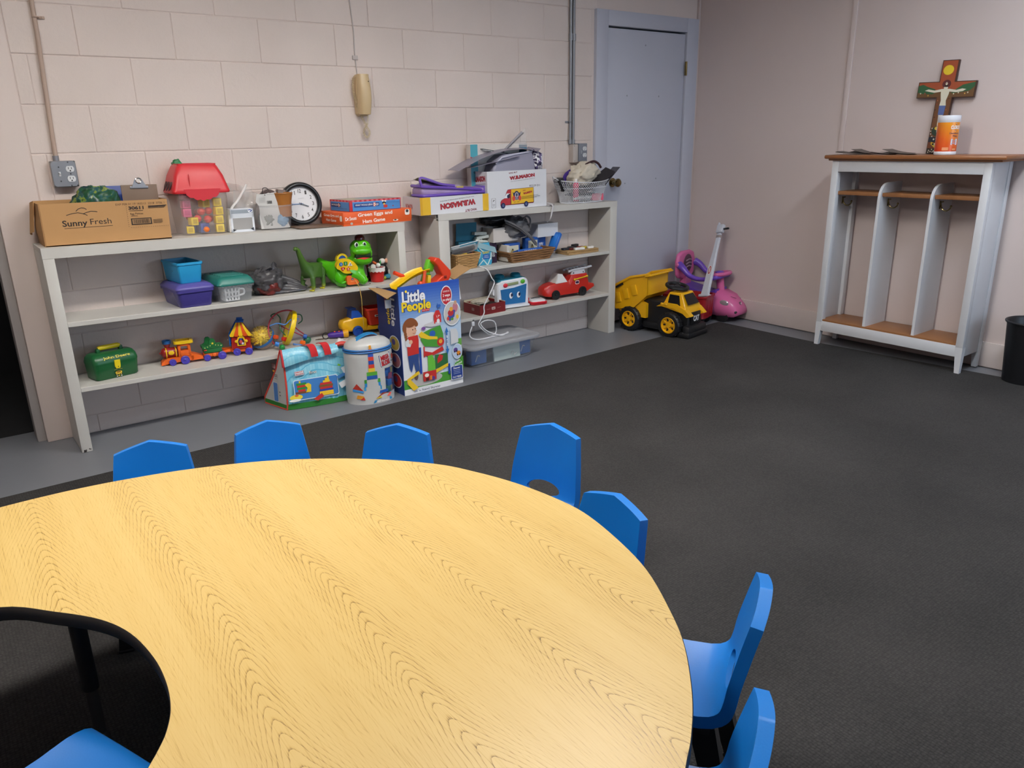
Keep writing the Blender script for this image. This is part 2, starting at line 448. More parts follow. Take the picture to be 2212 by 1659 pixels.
h = MB(); h.bx(4.150, 4.172, -.0245, -.02, 1.745, 1.84, BRASS, .002).cyl((4.161, -.028, 1.745), (4.161, -.028, 1.84), .006, BRASS, 10); h.build('hinge', dr)
# ceiling lamps; the cool one is an added fill light
def lamp(x, y, rz, label, power=1.0, col=(1.0, .955, .89, 1), skirt=.04):
    t = thing('ceiling_light', label, 'ceiling light', (x, y, HC - .07), rz, 'ceiling lights')
    hs = MB().bx(-.62, .62, -.16, .16, .03, .07, LOCKW, .006).build('housing', t)
    k = MB()
    for a, b, c, e in ((-.63, .63, -.17, -.155), (-.63, .63, .155, .17), (-.63, -.615, -.17, .17), (.615, .63, -.17, .17)): k.bx(a, b, c, e, -skirt, .04, LOCKW)
    k.build('skirt', t, 0)  # opaque skirt added to cut the light reaching the upper wall
    e = bpy.data.materials.new('lamp diffuser'); e.use_nodes = True; b = e.node_tree.nodes['Principled BSDF']
    b.inputs['Emission Color'].default_value = col; b.inputs['Emission Strength'].default_value = LAMP * power
    MB().bx(-.6, .6, -.14, .14, 0, .03, e, .01).build('diffuser', t)
lamp(-.45, -2.05, 0, 'white ceiling light nearest the dark doorway')
lamp(1.35, -2.05, 0, 'white ceiling light over the middle of the carpet', .9)
lamp(3.0, -2.9, 0, 'added cool white ceiling light that brightens the door and right wall', .62, (.84, .92, 1.0, 1))  # added lamp, put in to lift the door, locker and right wall
# ================================================================== FURNITURE
TZ = .50
def make_table():
    t = thing('kidney_table', 'light oak kidney-shaped activity table with a dark edge', 'table')
    up = [(.605, -.01), (.600, .10), (.579, .217), (.54, .335), (.483, .452), (.345, .611), (.162, .751), (-.036, .842), (-.229, .892), (-.40, .908), (-.56, .895), (-.70, .83), (-.79, .70), (-.80, .57), (-.735, .46), (-.62, .405), (-.5165, .40), (-.435, .315), (-.374, .236), (-.339, .155), (-.3225, .056)]
    lo = [(-.322, -.026), (-.332, -.093), (-.35, -.141), (-.369, -.172), (-.389, -.199), (-.45, -.28), (-.53, -.36), (-.64, -.40), (-.74, -.455), (-.80, -.56), (-.79, -.68), (-.70, -.81), (-.56, -.875), (-.40, -.89), (-.22, -.865), (-.04, -.81), (.12, -.725), (.203, -.665), (.255, -.631), (.324, -.574), (.407, -.487), (.465, -.404), (.535, -.278), (.579, -.144)]
    o = [(p.x, p.y) for p in crom([(x, y - 2.845, 0) for x, y in up + lo], 5, True)]
    o = o[::-1] if sum(o[i][0] * o[(i + 1) % len(o)][1] - o[(i + 1) % len(o)][0] * o[i][1] for i in range(len(o))) < 0 else o
    def inset(d):
        n = len(o); r = []
        for i in range(n):
            a, b = Vector(o[i - 1]), Vector(o[(i + 1) % n]); q = (b - a).normalized(); r.append((o[i][0] - q.y * d, o[i][1] + q.x * d))
        return r
    EDGE = mat('dark vinyl edge', '2b2724', .4)
    m = MB()
    i1 = inset(.0015)
    m.add([(x, y, TZ) for x, y in i1], [list(range(len(i1)))], OAK)
    m.loft([[(x, y, TZ - .028) for x, y in i1], [(x, y, TZ - .006) for x, y in i1]], mat('chipboard', '8a6c46', .8), caps=True)
    m.build('tabletop', t, 0)
    e = MB(); e.loft([[(x, y, TZ - .030) for x, y in i1], [(x, y, TZ - .028) for x, y in o], [(x, y, TZ - .0015) for x, y in o], [(x, y, TZ - .0002) for x, y in i1]], EDGE, caps=False); e.build('edge_band', t, 50)
    for x, y in ((-.394, -2.30), (.30, -2.50), (.30, -3.18), (-.40, -3.50), (-.66, -2.25)):
        l = MB(); l.cyl((x, y, .16), (x, y, TZ - .03), .0175, BLACK, 16).cyl((x, y, .035), (x, y, .17), .0125, CHROME, 12).box((x, y, TZ - .032), (.09, .09, .006), BLACK)
        lg = l.build('leg', t); MB().lathe([(.012, .007), (.018, .009), (.018, .02), (.012, .038)], CHROME, 14, T(x, y, 0)).build('glide', lg)
make_table()

BLUE = mat('blue chair plastic', '0f76cc', .38, 0, .04, 6.0, .05, 300)
FRAME = mat('black chair frame', '1b1b1e', .35, .0, .05)
def make_chair():
    """local frame: origin under the top edge of the back, sitter faces -y"""
    t = thing('school_chair', 'x', 'chair')
    zs, sw, fr = .265, .117, -.285
    th = .012
    m = MB()
    # seat and back are one moulded shell: a section along the chair swept over its width
    prof = [(fr, zs - .020, .104), (fr + .012, zs - .005, .114), (fr + .05, zs, sw), (-.185, zs - .004, sw), (-.095, zs - .002, sw), (-.055, zs + .014, .117), (-.038, zs + .045, .116), (-.026, zs + .10, .112), (-.012, zs + .16, .104), (0, .472, .097)]
    # back plate with a peaked top, tapering sides and the finger hole
    fine = crom([(y, z, w) for y, z, w in prof], 20)
    def P(u, v):           # u across -1..1, v along the profile 0..n-1
        x = min(len(fine) - 1.001, max(0, v * 20)); i = int(x); q = fine[i].lerp(fine[i + 1], x - i)
        dish = .010 * (1 - u * u) * max(0, min(1, (v - .8) / 1.2)) * max(0, min(1, (5.4 - v) / 1.4))
        curve = -.010 * u * u * max(0, min(1, (v - 4.5) / 2))
        return Vector((u * q.z, q.x + curve, q.y - dish))
    nu = 28; vs = []; fs = []; vv = [0, .4, .8, 1.2, 1.6, 2, 2.5, 3, 3.5, 4, 4.4, 4.8, 5.05, 5.2, 5.35, 5.5, 5.65, 5.8, 5.95, 6.1, 6.25, 6.4, 6.6, 7, 7.5, 8, 8.5, 8.85, 9]
    us = [-1 + 2 * k / nu for k in range(nu + 1)]
    ids = {}; J, K = len(vv) - 1, nu; HC_, HR = 5.78, (.50, .56)
    def er(u, v): return math.hypot(u / HR[0], (v - HC_) / HR[1])
    def hole(j, k): return 0 <= j < J and 0 <= k < K and er((us[k] + us[k + 1]) / 2, (vv[j] + vv[j + 1]) / 2) < 1
    for side in (0, 1):
        for j, v in enumerate(vv):
            for k, u in enumerate(us):
                n_h = sum(hole(jj, kk) for jj in (j - 1, j) for kk in (k - 1, k))
                if 0 < n_h < 4: q = er(u, v); u2, v2 = u / q, HC_ + (v - HC_) / q      # on the rim of the finger hole
                else: u2, v2 = u, v
                p = P(u2, v2)
                q = (P(u2, min(9, v2 + .05)) - P(u2, max(0, v2 - .05))).normalized().cross(Vector((-1, 0, 0)))
                if v == 9: p.z += .026 * (1 - abs(u)) ** .9
                if v == 8.85: p.z += .020 * (1 - abs(u))
                if v == 8.5: p.z += .010 * (1 - abs(u))
                p = p + q * (-th / 2 if side else th / 2)
                ids[(side, j, k)] = len(vs); vs.append(p)
    for j in range(J):
        for k in range(K):
            if hole(j, k): continue
            for s_ in (0, 1):
                f = [ids[(s_, j, k)], ids[(s_, j, k + 1)], ids[(s_, j + 1, k + 1)], ids[(s_, j + 1, k)]]
                fs.append(f if s_ == 0 else f[::-1])
            for dj, dk, e in ((-1, 0, ((j, k), (j, k + 1))), (1, 0, ((j + 1, k + 1), (j + 1, k))), (0, -1, ((j + 1, k), (j, k))), (0, 1, ((j, k + 1), (j + 1, k + 1)))):
                jj, kk = j + dj, k + dk
                if jj < 0 or jj >= J or kk < 0 or kk >= K or hole(jj, kk):
                    (a, b), (c, d_) = e
                    fs.append([ids[(0, c, d_)], ids[(0, a, b)], ids[(1, a, b)], ids[(1, c, d_)]])
    # rolled edge: the rim of the shell folds back all the way round, in one closed band
    m.add(vs, fs, BLUE)
    loop = [(0, k) for k in range(K + 1)] + [(j, K) for j in range(1, J)] + [(J, k) for k in range(K, -1, -1)] + [(j, 0) for j in range(J - 1, 0, -1)]
    rings = []
    for j, k in loop:
        v, u = vv[j], us[k]; fr_, bk = vs[ids[(0, j, k)]], vs[ids[(1, j, k)]]; q = (fr_ - bk).normalized()
        tn = (P(u, min(9, v + .05)) - P(u, max(0, v - .05))).normalized()
        o_ = Vector((0, 0, 0))
        if k == 0: o_ += Vector((-1, 0, 0))
        if k == K: o_ += Vector((1, 0, 0))
        if j == 0: o_ -= tn
        if j == J: o_ += tn
        o_.normalize(); dep = .024 if v > 1 else .018
        rings.append([fr_, fr_ - q * dep + o_ * .004, fr_ - q * dep - o_ * .003, bk - o_ * .010])
    rings.append(rings[0]); m.loft(rings, BLUE, caps=False)
    sh = m.build('seat_shell', t, 50)
    b = sh.modifiers.new('round', 'BEVEL'); b.width = .0055; b.segments = 3; b.limit_method = 'ANGLE'; b.angle_limit = rad(50)
    for sx in (-1, 1):
        x0, x1 = sx * .084, sx * .112
        for ya, yb in ((-.25, -.272), (-.09, -.032)):
            l = MB()
            l.loft([[(x1 - sx * .018, yb - .018, .008), (x1 + sx * .018, yb - .018, .008), (x1 + sx * .018, yb + .018, .008), (x1 - sx * .018, yb + .018, .008)], [(x0 - sx * .018, ya - .026, zs - .03), (x0 + sx * .018, ya - .026, zs - .03), (x0 + sx * .018, ya + .026, zs - .03), (x0 - sx * .018, ya + .026, zs - .03)]], FRAME)
            o = l.build('leg', t); MB().box((x1, yb, .0045), (.042, .042, .009), BLACK, bev=.003).build('glide', o)
    f = MB()
    for sx in (-1, 1): f.box((sx * .084, -.17, zs - .045), (.040, .205, .036), FRAME, bev=.008)
    f.box((0, -.24, zs - .045), (.18, .03, .03), FRAME, bev=.006).box((0, -.105, zs - .045), (.18, .03, .03), FRAME, bev=.006)
    f.build('seat_frame', t)
    return t
chairs = [(-.087, -1.727, -16.5, 'blue plastic school chair at the far side of the table, nearest the dark doorway'),
          (.245, -1.786, -12.2, 'blue plastic school chair at the far table edge, in front of the printed tote bag'),
          (.544, -2.077, -46, 'lighter blue plastic school chair at the far table edge, third from the dark doorway'),
          (.906, -2.377, -71.5, 'blue plastic school chair drawn back from the table so its finger hole shows'),
          (.716, -2.849, -90, 'blue plastic school chair right of the one drawn back, leaning close to the table'),
          (.652, -3.312, -147, 'blue plastic school chair on the right with its whole seat in view'),
          (.360, -3.520, -147, 'blue plastic school chair at the lower right, nearest the camera'),
          (-.641, -2.800, 112, 'blue plastic school chair tucked into the hollow of the kidney table')]
ch0 = make_chair()
for i, (x, y, a, lb) in enumerate(chairs):
    c = ch0 if i == 0 else copy_tree(ch0)
    c.location = (x, y, .007); c.rotation_euler = (0, 0, rad(a)); tag(c, lb, 'chair', 'blue school chairs round the table')

# ---------------- shelving units
def shelving(name, label, x0, x1, dep, w0, w1, tops, sh2, sh3, fasc, brd, tilt=None):
    t = thing(name, label, 'shelves', (x0, 0, 0))
    L = x1 - x0
    def board(nm, za, zb, thick, y0=-dep + .0015, a=None, b=None):
        a = w0 if a is None else a; b = L - w1 if b is None else b
        m = MB(); m.loft([[(a, y0, za - thick), (a, -.004, za - thick), (a, -.004, za), (a, y0, za)], [(b, y0, zb - thick), (b, -.004, zb - thick), (b, -.004, zb), (b, y0, zb)]], SHELFP)
        o = m.build(nm, t, 0); q = o.modifiers.new('b', 'BEVEL'); q.width = .0022; q.segments = 2
        return o
    def side(a, w, top, nm):
        m = MB(); m.bx(a, a + w, -dep, -.004, 0.0, top - .0225, SHELFP, .003); o = m.build(nm, t)
        if w < .06:
            ch = MB()
            for i in range(7): ch.box((a + w * rnd.uniform(.2, .8), -dep - .0003, rnd.uniform(.004, .02)), (rnd.uniform(.004, .012), .0006, rnd.uniform(.003, .008)), mat('bare chipped patch', '4a4644', .8))
            ch.build('chipped_paint', o, 0)
    side(0, w0, tops[0] - .0, 'side_panel'); side(L - w1, w1, tops[1], 'side_panel')
    board('top_board', tops[0], tops[1], .022, a=0, b=L)
    m = MB(); m.loft([[(0, -dep - .0015, tops[0] - fasc), (0, -dep + .02, tops[0] - fasc), (0, -dep + .02, tops[0] + .0005), (0, -dep - .001, tops[0] + .0005)], [(L, -dep - .0015, tops[1] - fasc), (L, -dep + .02, tops[1] - fasc), (L, -dep + .02, tops[1] + .0005), (L, -dep - .001, tops[1] + .0005)]], SHELFP); m.build('front_rail', t, 0)
    board('shelf', sh2[0], sh2[1], brd); board('shelf', sh3[0], sh3[1], brd)
    return t
shelving('shelving_unit', 'grey-white painted wooden shelves next to the dark doorway', -.12, 1.622, .262, .045, .044, (.930, .904), (.604, .577), (.304, .284), .045, .022)
su2 = shelving('shelving_unit', 'grey-white painted wooden shelves next to the door', 1.868, 3.296, .222, .072, .062, (.926, .914), (.586, .584), (.290, .291), .036, .021)
def zA(l, x):      # height of the left unit's boards at x (0 top, 1 middle, 2 lower)
    f = (x + .12) / 1.742; a, b = ((.930, .904), (.604, .577), (.304, .284))[l]; return a + (b - a) * f + .0008
def zB(l, x):
    f = (x - 1.868) / 1.428; a, b = ((.926, .914), (.586, .584), (.290, .291))[l]; return a + (b - a) * f + .0008

# ---------------- coat locker by the right wall
def locker():
    t = thing('coat_locker', 'white child-size coat locker with brown top, shelves and cubbies', 'locker')
    xf, xb, ya, yb = 4.03, 4.285, -2.244, -1.335     # front, back, right end, left end
    LW = mat('brown shelf laminate', '8f5f38', .4, 0, .1, 14)
    def leg(x, y, nm='leg'):
        m = MB(); s = 1 if y > -1.8 else -1
        sg = 1 if x < 4.15 else -1
        m.bx(x - .02, x + .02, y - .02, y + .02, .155, 1.165, LOCKW, .002)
        m.loft([[(x - .02, y + s * .020, .007), (x + .006, y + s * .020, .007), (x + .006, y - s * .006, .007), (x - .02, y - s * .006, .007)], [(x - .02, y - .02, .157), (x + .02, y - .02, .157), (x + .02, y + .02, .157), (x - .02, y + .02, .157)] if s < 0 else [(x - .02, y + .02, .157), (x + .02, y + .02, .157), (x + .02, y - .02, .157), (x - .02, y - .02, .157)]], LOCKW)
        m.build(nm, t)
    for x in (xf + .02, xb - .02):
        for y in (ya + .02, yb - .02): leg(x, y)
    for y in (ya + .012, yb - .012): MB().bx(xf + .03, xb - .03, y - .007, y + .007, .1, 1.165, LOCKW, .001).build('side_panel', t)
    MB().bx(xf + .002, xf + .02, ya + .03, yb - .03, 1.10, 1.165, LOCKW, .001).build('top_rail', t)
    MB().bx(xf + .002, xf + .02, ya + .03, yb - .03, .10, .165, LOCKW, .001).build('bottom_rail', t)
    MB().bx(xf + .004, xb, ya + .02, yb - .02, .155, .175, LW, .001).build('bottom_shelf', t)
    tp = MB(); tp.bx(xf - .035, XR - .004, ya - .075, yb + .04, 1.175, 1.198, mat('stained wood top', '8b5730', .35, 0, .2, 8), .008).bx(xf - .015, XR - .008, ya - .05, yb + .02, 1.165, 1.177, mat('stained wood top', '8b5730'), .003); tp.build('top', t)
    ys = (-1.648, -1.951)
    for y in ys:
        o = [(xb - .005, .17)] + [(xf + .012, .17)] + [(xf + .012, .95)] + [(xf + .012 + .085 * (1 - cos(rad(a))), .955 + .085 * sin(rad(a))) for a in range(0, 91, 15)] + [(xb - .005, 1.042)]
        m = MB(); m.loft([[(a, y - .008, b) for a, b in o], [(a, y + .008, b) for a, b in o]], LOCKW); m.build('divider', t)
    es = [yb - .022] + list(ys) + [ya + .022]
    for k in range(3):
        a, b = es[k + 1] + .009, es[k] - .009
        MB().bx(xf + .03, xb - .01, a, b, .962, .983, LW, .001).build('shelf', t)
        hx, hy = xf + .10, b - .001
        hk = MB(); hk.box((hx, hy - .002, .925), (.010, .004, .045), BRASS, bev=.002)
        hk.tube(crom([(hx, hy - .003, .935), (hx + .004, hy - .012, .905), (hx + .004, hy - .035, .893), (hx + .004, hy - .055, .905), (hx + .004, hy - .06, .918)], 5), .0042, BRASS, 8).sph((hx + .004, hy - .06, .92), .006, BRASS, 10).tube([(hx, hy - .003, .94), (hx, hy - .018, .944)], .004, BRASS, 8)
        hk.build('coat_hook', t)
locker()
# ================================================================== LEFT UNIT, TOP BOARD
TILT = .855
def onA(l, x, y, rz=0): return T(x, y, zA(l, x)) @ RY(TILT) @ RZ(rz)
def onB(l, x, y, rz=0): return T(x, y, zB(l, x)) @ RZ(rz)
INK = pr('2a211c')
def carton():
    t = thing('cardboard_box', 'brown cardboard egg carton box open at the top, beside the red-roofed tub', 'box', M=onA(0, .163, -.12))
    w, d, h, k = .508, .205, .178, .004
    MB().bx(-w / 2, w / 2, -d / 2, d / 2, 0, k, CARD).build('bottom', t, 0)
    fp = MB().bx(-w / 2, w / 2, -d / 2, -d / 2 + k, 0, h, CARD).build('front_panel', t, 0)
    MB().bx(-w / 2, w / 2, d / 2 - k, d / 2, 0, h + .004, CARD).build('back_panel', t, 0)
    MB().bx(w / 2 - k, w / 2, -d / 2 + k, d / 2 - k, 0, h, CARD).build('side_panel', t, 0)
    m = MB(); m.grid(lambda u, v: (-w / 2 - .012 * sin(pi * u) * sin(pi * min(1, v * 1.3)), -d / 2 + k + (d - 2 * k) * u, h * v), 10, 8, CARD, thick=k); m.build('side_panel', t)
    m = MB(); m.grid(lambda u, v: (-w / 2 - .006 - .02 * v - .01 * sin(pi * u), d / 2 - .02 - (d * .45) * u, h - .01 - .13 * v + .02 * u), 6, 6, CARD, thick=.003); m.build('flap', t)
    a = Art((-w / 2, -d / 2, 0), (w, 0, 0), (0, 0, h))
    a.text('Sunny', .240, .50, .19, .19, INK, .02).text('Fresh', .440, .535, .165, .135, INK)
    a.line([(.155, .405), (.53, .415)], .0035, INK)
    a.line([(.185, .715), (.21, .735), (.24, .755), (.275, .765), (.305, .745), (.33, .715), (.345, .69)], .0055, INK)
    a.line([(.315, .735), (.345, .765), (.375, .785), (.41, .775), (.425, .765)], .0055, INK)
    a.line([(.262, .80), (.28, .85), (.305, .875), (.33, .865), (.345, .83)], .0055, INK)
    a.text('EXP FEB 01 19  A0213  2218  3706 1', .775, .915, .40, .05, pr('6b4f35'))
    a.text('30611', .735, .815, .125, .085, INK, .04).text('Egg Patties', .735, .665, .105, .06, INK)
    for i, y in enumerate((.845, .82, .795)): a.line([(.835, y), (.99 - .01 * i, y + .005)], .006 if i < 2 else .003, INK)
    a.line([(.675, .745), (.79, .745)], .003, INK).line([(.685, .615), (.74, .617)], .003, INK)
    a.rect(.68, .40, .85, .56, INK).rect(.69, .42, .84, .54, pr('a98255'))
    x = .70
    while x < .83:
        q = rnd.uniform(.002, .006); a.rect(x, .43, x + q, .53, INK); x += q + rnd.uniform(.002, .006)
    for y in (.50, .465, .43): a.line([(.862, y), (.94, y + .005)], .004, INK)
    for k_ in range(18): a.rect(.67 + k_ * .018, .335, .68 + k_ * .018, .341, INK)
    for k_ in range(11): a.rect(.653, .36 + k_ * .048, .656, .38 + k_ * .048, INK)
    a.build('printing', fp)
carton()
def clipboard(M, label, w=.155, h=.235):
    t = thing('clipboard', label, 'clipboard', M=M)
    b = MB().box((0, 0, h / 2), (w, .004, h), HARDB, bev=.0015).build('board', t)
    c = MB(); c.box((0, -.004, h - .012), (.078, .006, .012), STEEL, bev=.002)
    c.prism([(-.034, h - .014), (-.024, h + .004), (-.018, h + .018), (-.012, h + .027), (0, h + .031), (.012, h + .027), (.018, h + .018), (.024, h + .004), (.034, h - .014)], -.010, -.005, STEEL, 'y')
    c.tube([(.0115 * cos(2 * pi * i / 18), -.008, h + .017 + .0115 * sin(2 * pi * i / 18)) for i in range(18)], .0035, CHROME, 8, True)
    c.cyl((0, -.0112, h + .017), (0, -.0103, h + .017), .009, mat('white clip hole', 'd8d2cc', .7), 16)
    c.build('clip', t)
    return t
clipboard(onA(0, .335, -.115) @ T(0, 0, .006) @ RX(-6), 'brown hardboard clipboard standing up in the cardboard egg box')
def _multi(nt, b):
    tc = N(nt, 'TexCoord'); n = S(N(nt, 'TexNoise'), Scale=16.0, Detail=3.0, Distortion=1.2); nt.links.new(tc.outputs['Object'], n.inputs[0])
    nt.links.new(ramp(nt, n.outputs['Fac'], [(.30, '0d2140'), (.40, '123a34'), (.50, '1f4f2c'), (.56, '24535c'), (.62, '8c9a2f'), (.68, '1c4a26')]), b.inputs[0]); S(b, Roughness=.3)
PRINTBAG = noisy('printed plastic film', _multi)
def crumple(name, label, cat, M, size, m, seed, amp=.25, detail=3.0, nu=40, nv=26, part=None, flat=.0, lumps=None):
    """a crumpled bag: a closed blob folded by noise"""
    t = thing(name, label, cat, M=M)
    sx, sy, sz = size; off = Vector((seed * 3.1, seed * 1.7, seed * .9)); b = MB(); rings = []
    for j in range(nv + 1):
        f = j / nv; ring = []
        for i in range(nu):
            a = 2 * pi * i / nu; d_ = Vector((cos(a) * sin(pi * f), sin(a) * sin(pi * f), -cos(pi * f)))
            r = 1 + amp * (noise.noise(d_ * detail + off) + .7 * abs(noise.noise(d_ * detail * 2.3 + off)) + .45 * abs(noise.noise(d_ * detail * 5 + off)) - .2)
            p = d_ * max(.25, r)
            z = max(0.0, p.z * .5 + .5 - flat) * sz
            if lumps: z *= lumps(p.x, p.y)
            ring.append((p.x * sx / 2, p.y * sy / 2, z))
        rings.append(ring)
    b.loft(rings, m); b.build(part or 'film', t, 70)
    return t
crumple('printed_bag', 'dark green and blue printed plastic bag crumpled in the egg box', 'bag', onA(0, .145, -.115) @ T(0, 0, .008), (.21, .14, .235), PRINTBAG, 3, .22, 2.5)
t = thing('blue_folder', 'dark blue folder behind the clipboard in the egg box', 'folder', M=onA(0, .24, -.06) @ T(0, 0, .008) @ RX(-8))
MB().box((0, 0, .115), (.17, .004, .23), pl('1d3f8f', .4), bev=.001).box((0, .005, .113), (.168, .003, .226), pl('1d3f8f', .4), bev=.001).build('cover', t)

# ---------------- tub with a red house roof, full of toy blocks
def roof_tub():
    M0 = onA(0, .590, -.092)
    t = thing('toy_block_tub', 'clear tub with a red house-roof lid beside the egg box', 'tub', M=M0)
    PC = cl('d9d2cc', .80, .3); RED = pl('d02a32', .38)
    def outl(w, d):
        r = rrect(w, d, .018, 4)
        return [(x, y + (.018 if (abs(x) < w * .22 and y < 0) else 0)) for x, y in sub(r)]
    def sub(r):      # more points along the front edge so that it can be recessed
        o = []
        for (ax, ay), (bx_, by) in zip(r, r[1:] + r[:1]):
            n = 9 if (ay < 0 and abs(ay - by) < 1e-6 and abs(ax - bx_) > .05) else 1
            o += [(ax + (bx_ - ax) * i / n, ay + (by - ay) * i / n) for i in range(n)]
        return o
    b = MB(); b.loft([[(x, y, z) for x, y in outl(w, d)] for z, w, d in ((.002, .19, .135), (.004, .205, .15), (.10, .222, .16), (.205, .238, .172))], PC, caps=False)
    b.add([(x, y, .003) for x, y in outl(.19, .135)], [list(range(len(outl(.19, .135))))], PC); b.build('tub_body', t, 40)
    r = MB(); w0, d0 = .262, .192
    L = [(w0, d0, .195), (w0 + .006, d0 + .006, .203), (w0, d0, .212), (w0 - .012, d0 - .010, .232), (w0 - .035, d0 - .03, .275), (w0 - .075, d0 - .06, .318), (w0 - .085, d0 - .068, .324)]
    r.loft([[(x, y, z) for x, y in rrect(w, d, .022, 5)] for w, d, z in L], RED, caps=False)
    r.loft([[(x, y, z) for x, y in rrect(w0 - .085, d0 - .068, .015, 5)] for z in (.318, .330)] + [[(x, y, .330) for x, y in rrect(w0 - .097, d0 - .080, .012, 5)], [(x, y, .30) for x, y in rrect(w0 - .097, d0 - .080, .012, 5)]], RED, caps=False)
    rf = r.build('roof_lid', t, 50)
    # scalloped eave hanging in front, one at the left end
    sc_ = [(-.085, .215), (-.075, .196)] + [(x, .196 - .030 * cos(x / .085 * pi / 2) - .006 * abs(sin((x + .075) / .15 * 5 * pi))) for x in [-.075 + .005 * i for i in range(31)]] + [(.075, .196), (.085, .215)]
    m = MB(); m.prism(sc_, -.099, -.094, RED, 'y'); m.build('scalloped_eave', rf)
    m = MB(); m.box((-.052, -.0895, .245), (.003, .006, .075), RED, M=T(0, 0, 0) @ RX(0), bev=.001); m.build('seam', rf)
    for i, y in enumerate((.045, 0, -.045)):
        o = [(.017 * cos(a) * (1 + .18 * sin(3 * a + i)), .037 * sin(a) * (1 + .12 * cos(4 * a + i))) for a in [2 * pi * k / 20 for k in range(20)]]
        m = MB(); m.prism(o, -.0005, .0014, pl('3a0d12', .6), 'z', M=T(-.1215, y, .243) @ RY(-66) @ RZ(90)); m.build('sorting_hole', rf)  # dark plates on the lid: the holes' inner shade put into colour
    def block(kind, c, p, s_, lb, rz=0):
        q = thing('toy_block', lb + ' in the red-roofed tub', 'toy block', group='toy blocks inside the red-roofed tub', M=M0 @ T(*p) @ RZ(rz))
        col = {'yellow': 'f0d21e', 'pink': 'dd5f8c', 'red': 'd93a30', 'blue': '3450a8', 'orange': 'ee7a28'}[c]
        m_ = MB()
        if kind == 'cube':
            m_.box((0, 0, s_ / 2), (s_, s_, s_), pl(col), bev=.003); m_.build('cube', q)
            k_ = MB(); k_.box((0, -s_ / 2 - .0004, s_ / 2), (s_ * .6, .002, s_ * .6), pl({'yellow': 'c9a80f', 'pink': 'c24a76', 'red': 'b82c26', 'blue': '2a4190', 'orange': 'cc6420'}[c]), bev=.0008); k_.build('recessed_face', q)
        else:
            m_.sph((0, 0, s_ / 2), s_ / 2, pl(col), 14); m_.build('ball', q)
            k_ = MB(); k_.tube([(s_ * .51 * cos(a), s_ * .51 * sin(a), s_ / 2) for a in [2 * pi * i / 16 for i in range(16)]], .0018, pl(col), 6, True); k_.build('seam', q)
    for i in range(4): block('cube', 'yellow', (.075, -.045 + .004 * (i % 2), .006 + .041 * i), .038, ('lowest', 'second-lowest', 'third', 'topmost')[i] + ' yellow block of the column at the right corner', 8 * (i % 3) - 6)
    block('cube', 'yellow', (-.045, -.04, .045), .036, 'yellow block under the pink column', 14); block('cube', 'yellow', (-.06, -.03, .006), .034, 'yellow block at the bottom left corner', -10); block('cube', 'yellow', (.02, -.02, .125), .04, 'yellow block on top of the red balls', 20)
    for i in range(3): block('cube', 'pink', (-.068, -.028, .085 + .04 * i), .038, ('lowest', 'middle', 'topmost')[i] + ' pink block of the left column', 5 * i)
    block('cube', 'blue', (.005, -.015, .006), .045, 'front blue block at the bottom', 12); block('cube', 'blue', (-.015, .035, .006), .05, 'rear blue block at the bottom', 30)
    for i, p in enumerate(((-.02, -.03, .055), (.025, -.035, .05), (.0, -.03, .088), (.035, -.025, .09), (.05, .02, .05), (.0, .03, .08), (-.04, .03, .06))): block('ball', 'red', p, .036, ('lower left', 'lower right', 'upper left', 'upper right', 'rear right', 'rear middle', 'rear left')[i] + ' red ball')
    block('ball', 'orange', (.01, -.05, .008), .028, 'small orange ball at the bottom')
    q = thing('toy_brick', 'dark green toy brick poking out of the red roof lid', 'toy brick', M=M0 @ T(-.055, .02, .305) @ RY(-32) @ RZ(15))
    m = MB(); m.box((0, 0, .022), (.032, .032, .045), pl('15703a'), bev=.002); m.build('brick', q)
    m = MB(); m.cyl((0, -.0165, .024), (0, -.019, .024), .009, pl('2f8f55'), 14).cyl((0, 0, .044), (0, 0, .049), .008, pl('15703a'), 14); m.build('stud', q)
roof_tub()

# ---------------- small window box, zip bag, round tub with odds and ends
def window_box():
    t = thing('window_box', 'small white and blue box with a clear window next to the red-roofed tub', 'box', M=onA(0, .768, -.132, 3))
    w, d, h = .118, .07, .112; WB = pr('dfe3ea')
    m = MB(); m.bx(-w / 2, w / 2, d / 2 - .003, d / 2, 0, h, WB).bx(-w / 2, w / 2, -d / 2, d / 2, 0, .003, WB).bx(-w / 2, w / 2, -d / 2, d / 2, h - .003, h, WB).bx(-w / 2, -w / 2 + .003, -d / 2, d / 2, 0, h, WB).bx(w / 2 - .003, w / 2, -d / 2, d / 2, 0, h, WB); m.build('carton', t, 0)
    m = MB()
    for a, b, c, e in ((-w / 2, w / 2, 0, .012), (-w / 2, w / 2, .068, h), (-w / 2, -w / 2 + .01, 0, h), (w / 2 - .01, w / 2, 0, h)): m.bx(a, b, -d / 2 - .002, -d / 2, c, e, WB)
    f = m.build('front_frame', t, 0)
    MB().bx(-w / 2 + .01, w / 2 - .01, -d / 2 - .001, -d / 2, .012, .068, cl('d5d2d0', .6, .1)).build('window', t, 0)
    MB().bx(-.002, .002, -.01, .02, .003, .07, pr('8d8a88')).build('inner_divider', t, 0)
    a = Art((-w / 2, -d / 2 - .002, 0), (w, 0, 0), (0, 0, h))
    a.rect(.05, .80, .95, .97, pr('9aa3ad')).ell(.86, .90, .10, .09, pr('f0f2f5')).line([(.78, .93), (.86, .95), (.93, .90), (.84, .85)], .035, pr('27458f'))
    for y in (.66, .71, .76): a.line([(.02, y), (.98, y + .01)], .006, pr('b9bfc8'))
    a.poly([(.06, .04), (.20, .10), (.06, .16)], pr('2a2d36')).poly([(.94, .04), (.80, .12), (.94, .18)], pr('2a2d36'))
    a.build('printing', f)
window_box()
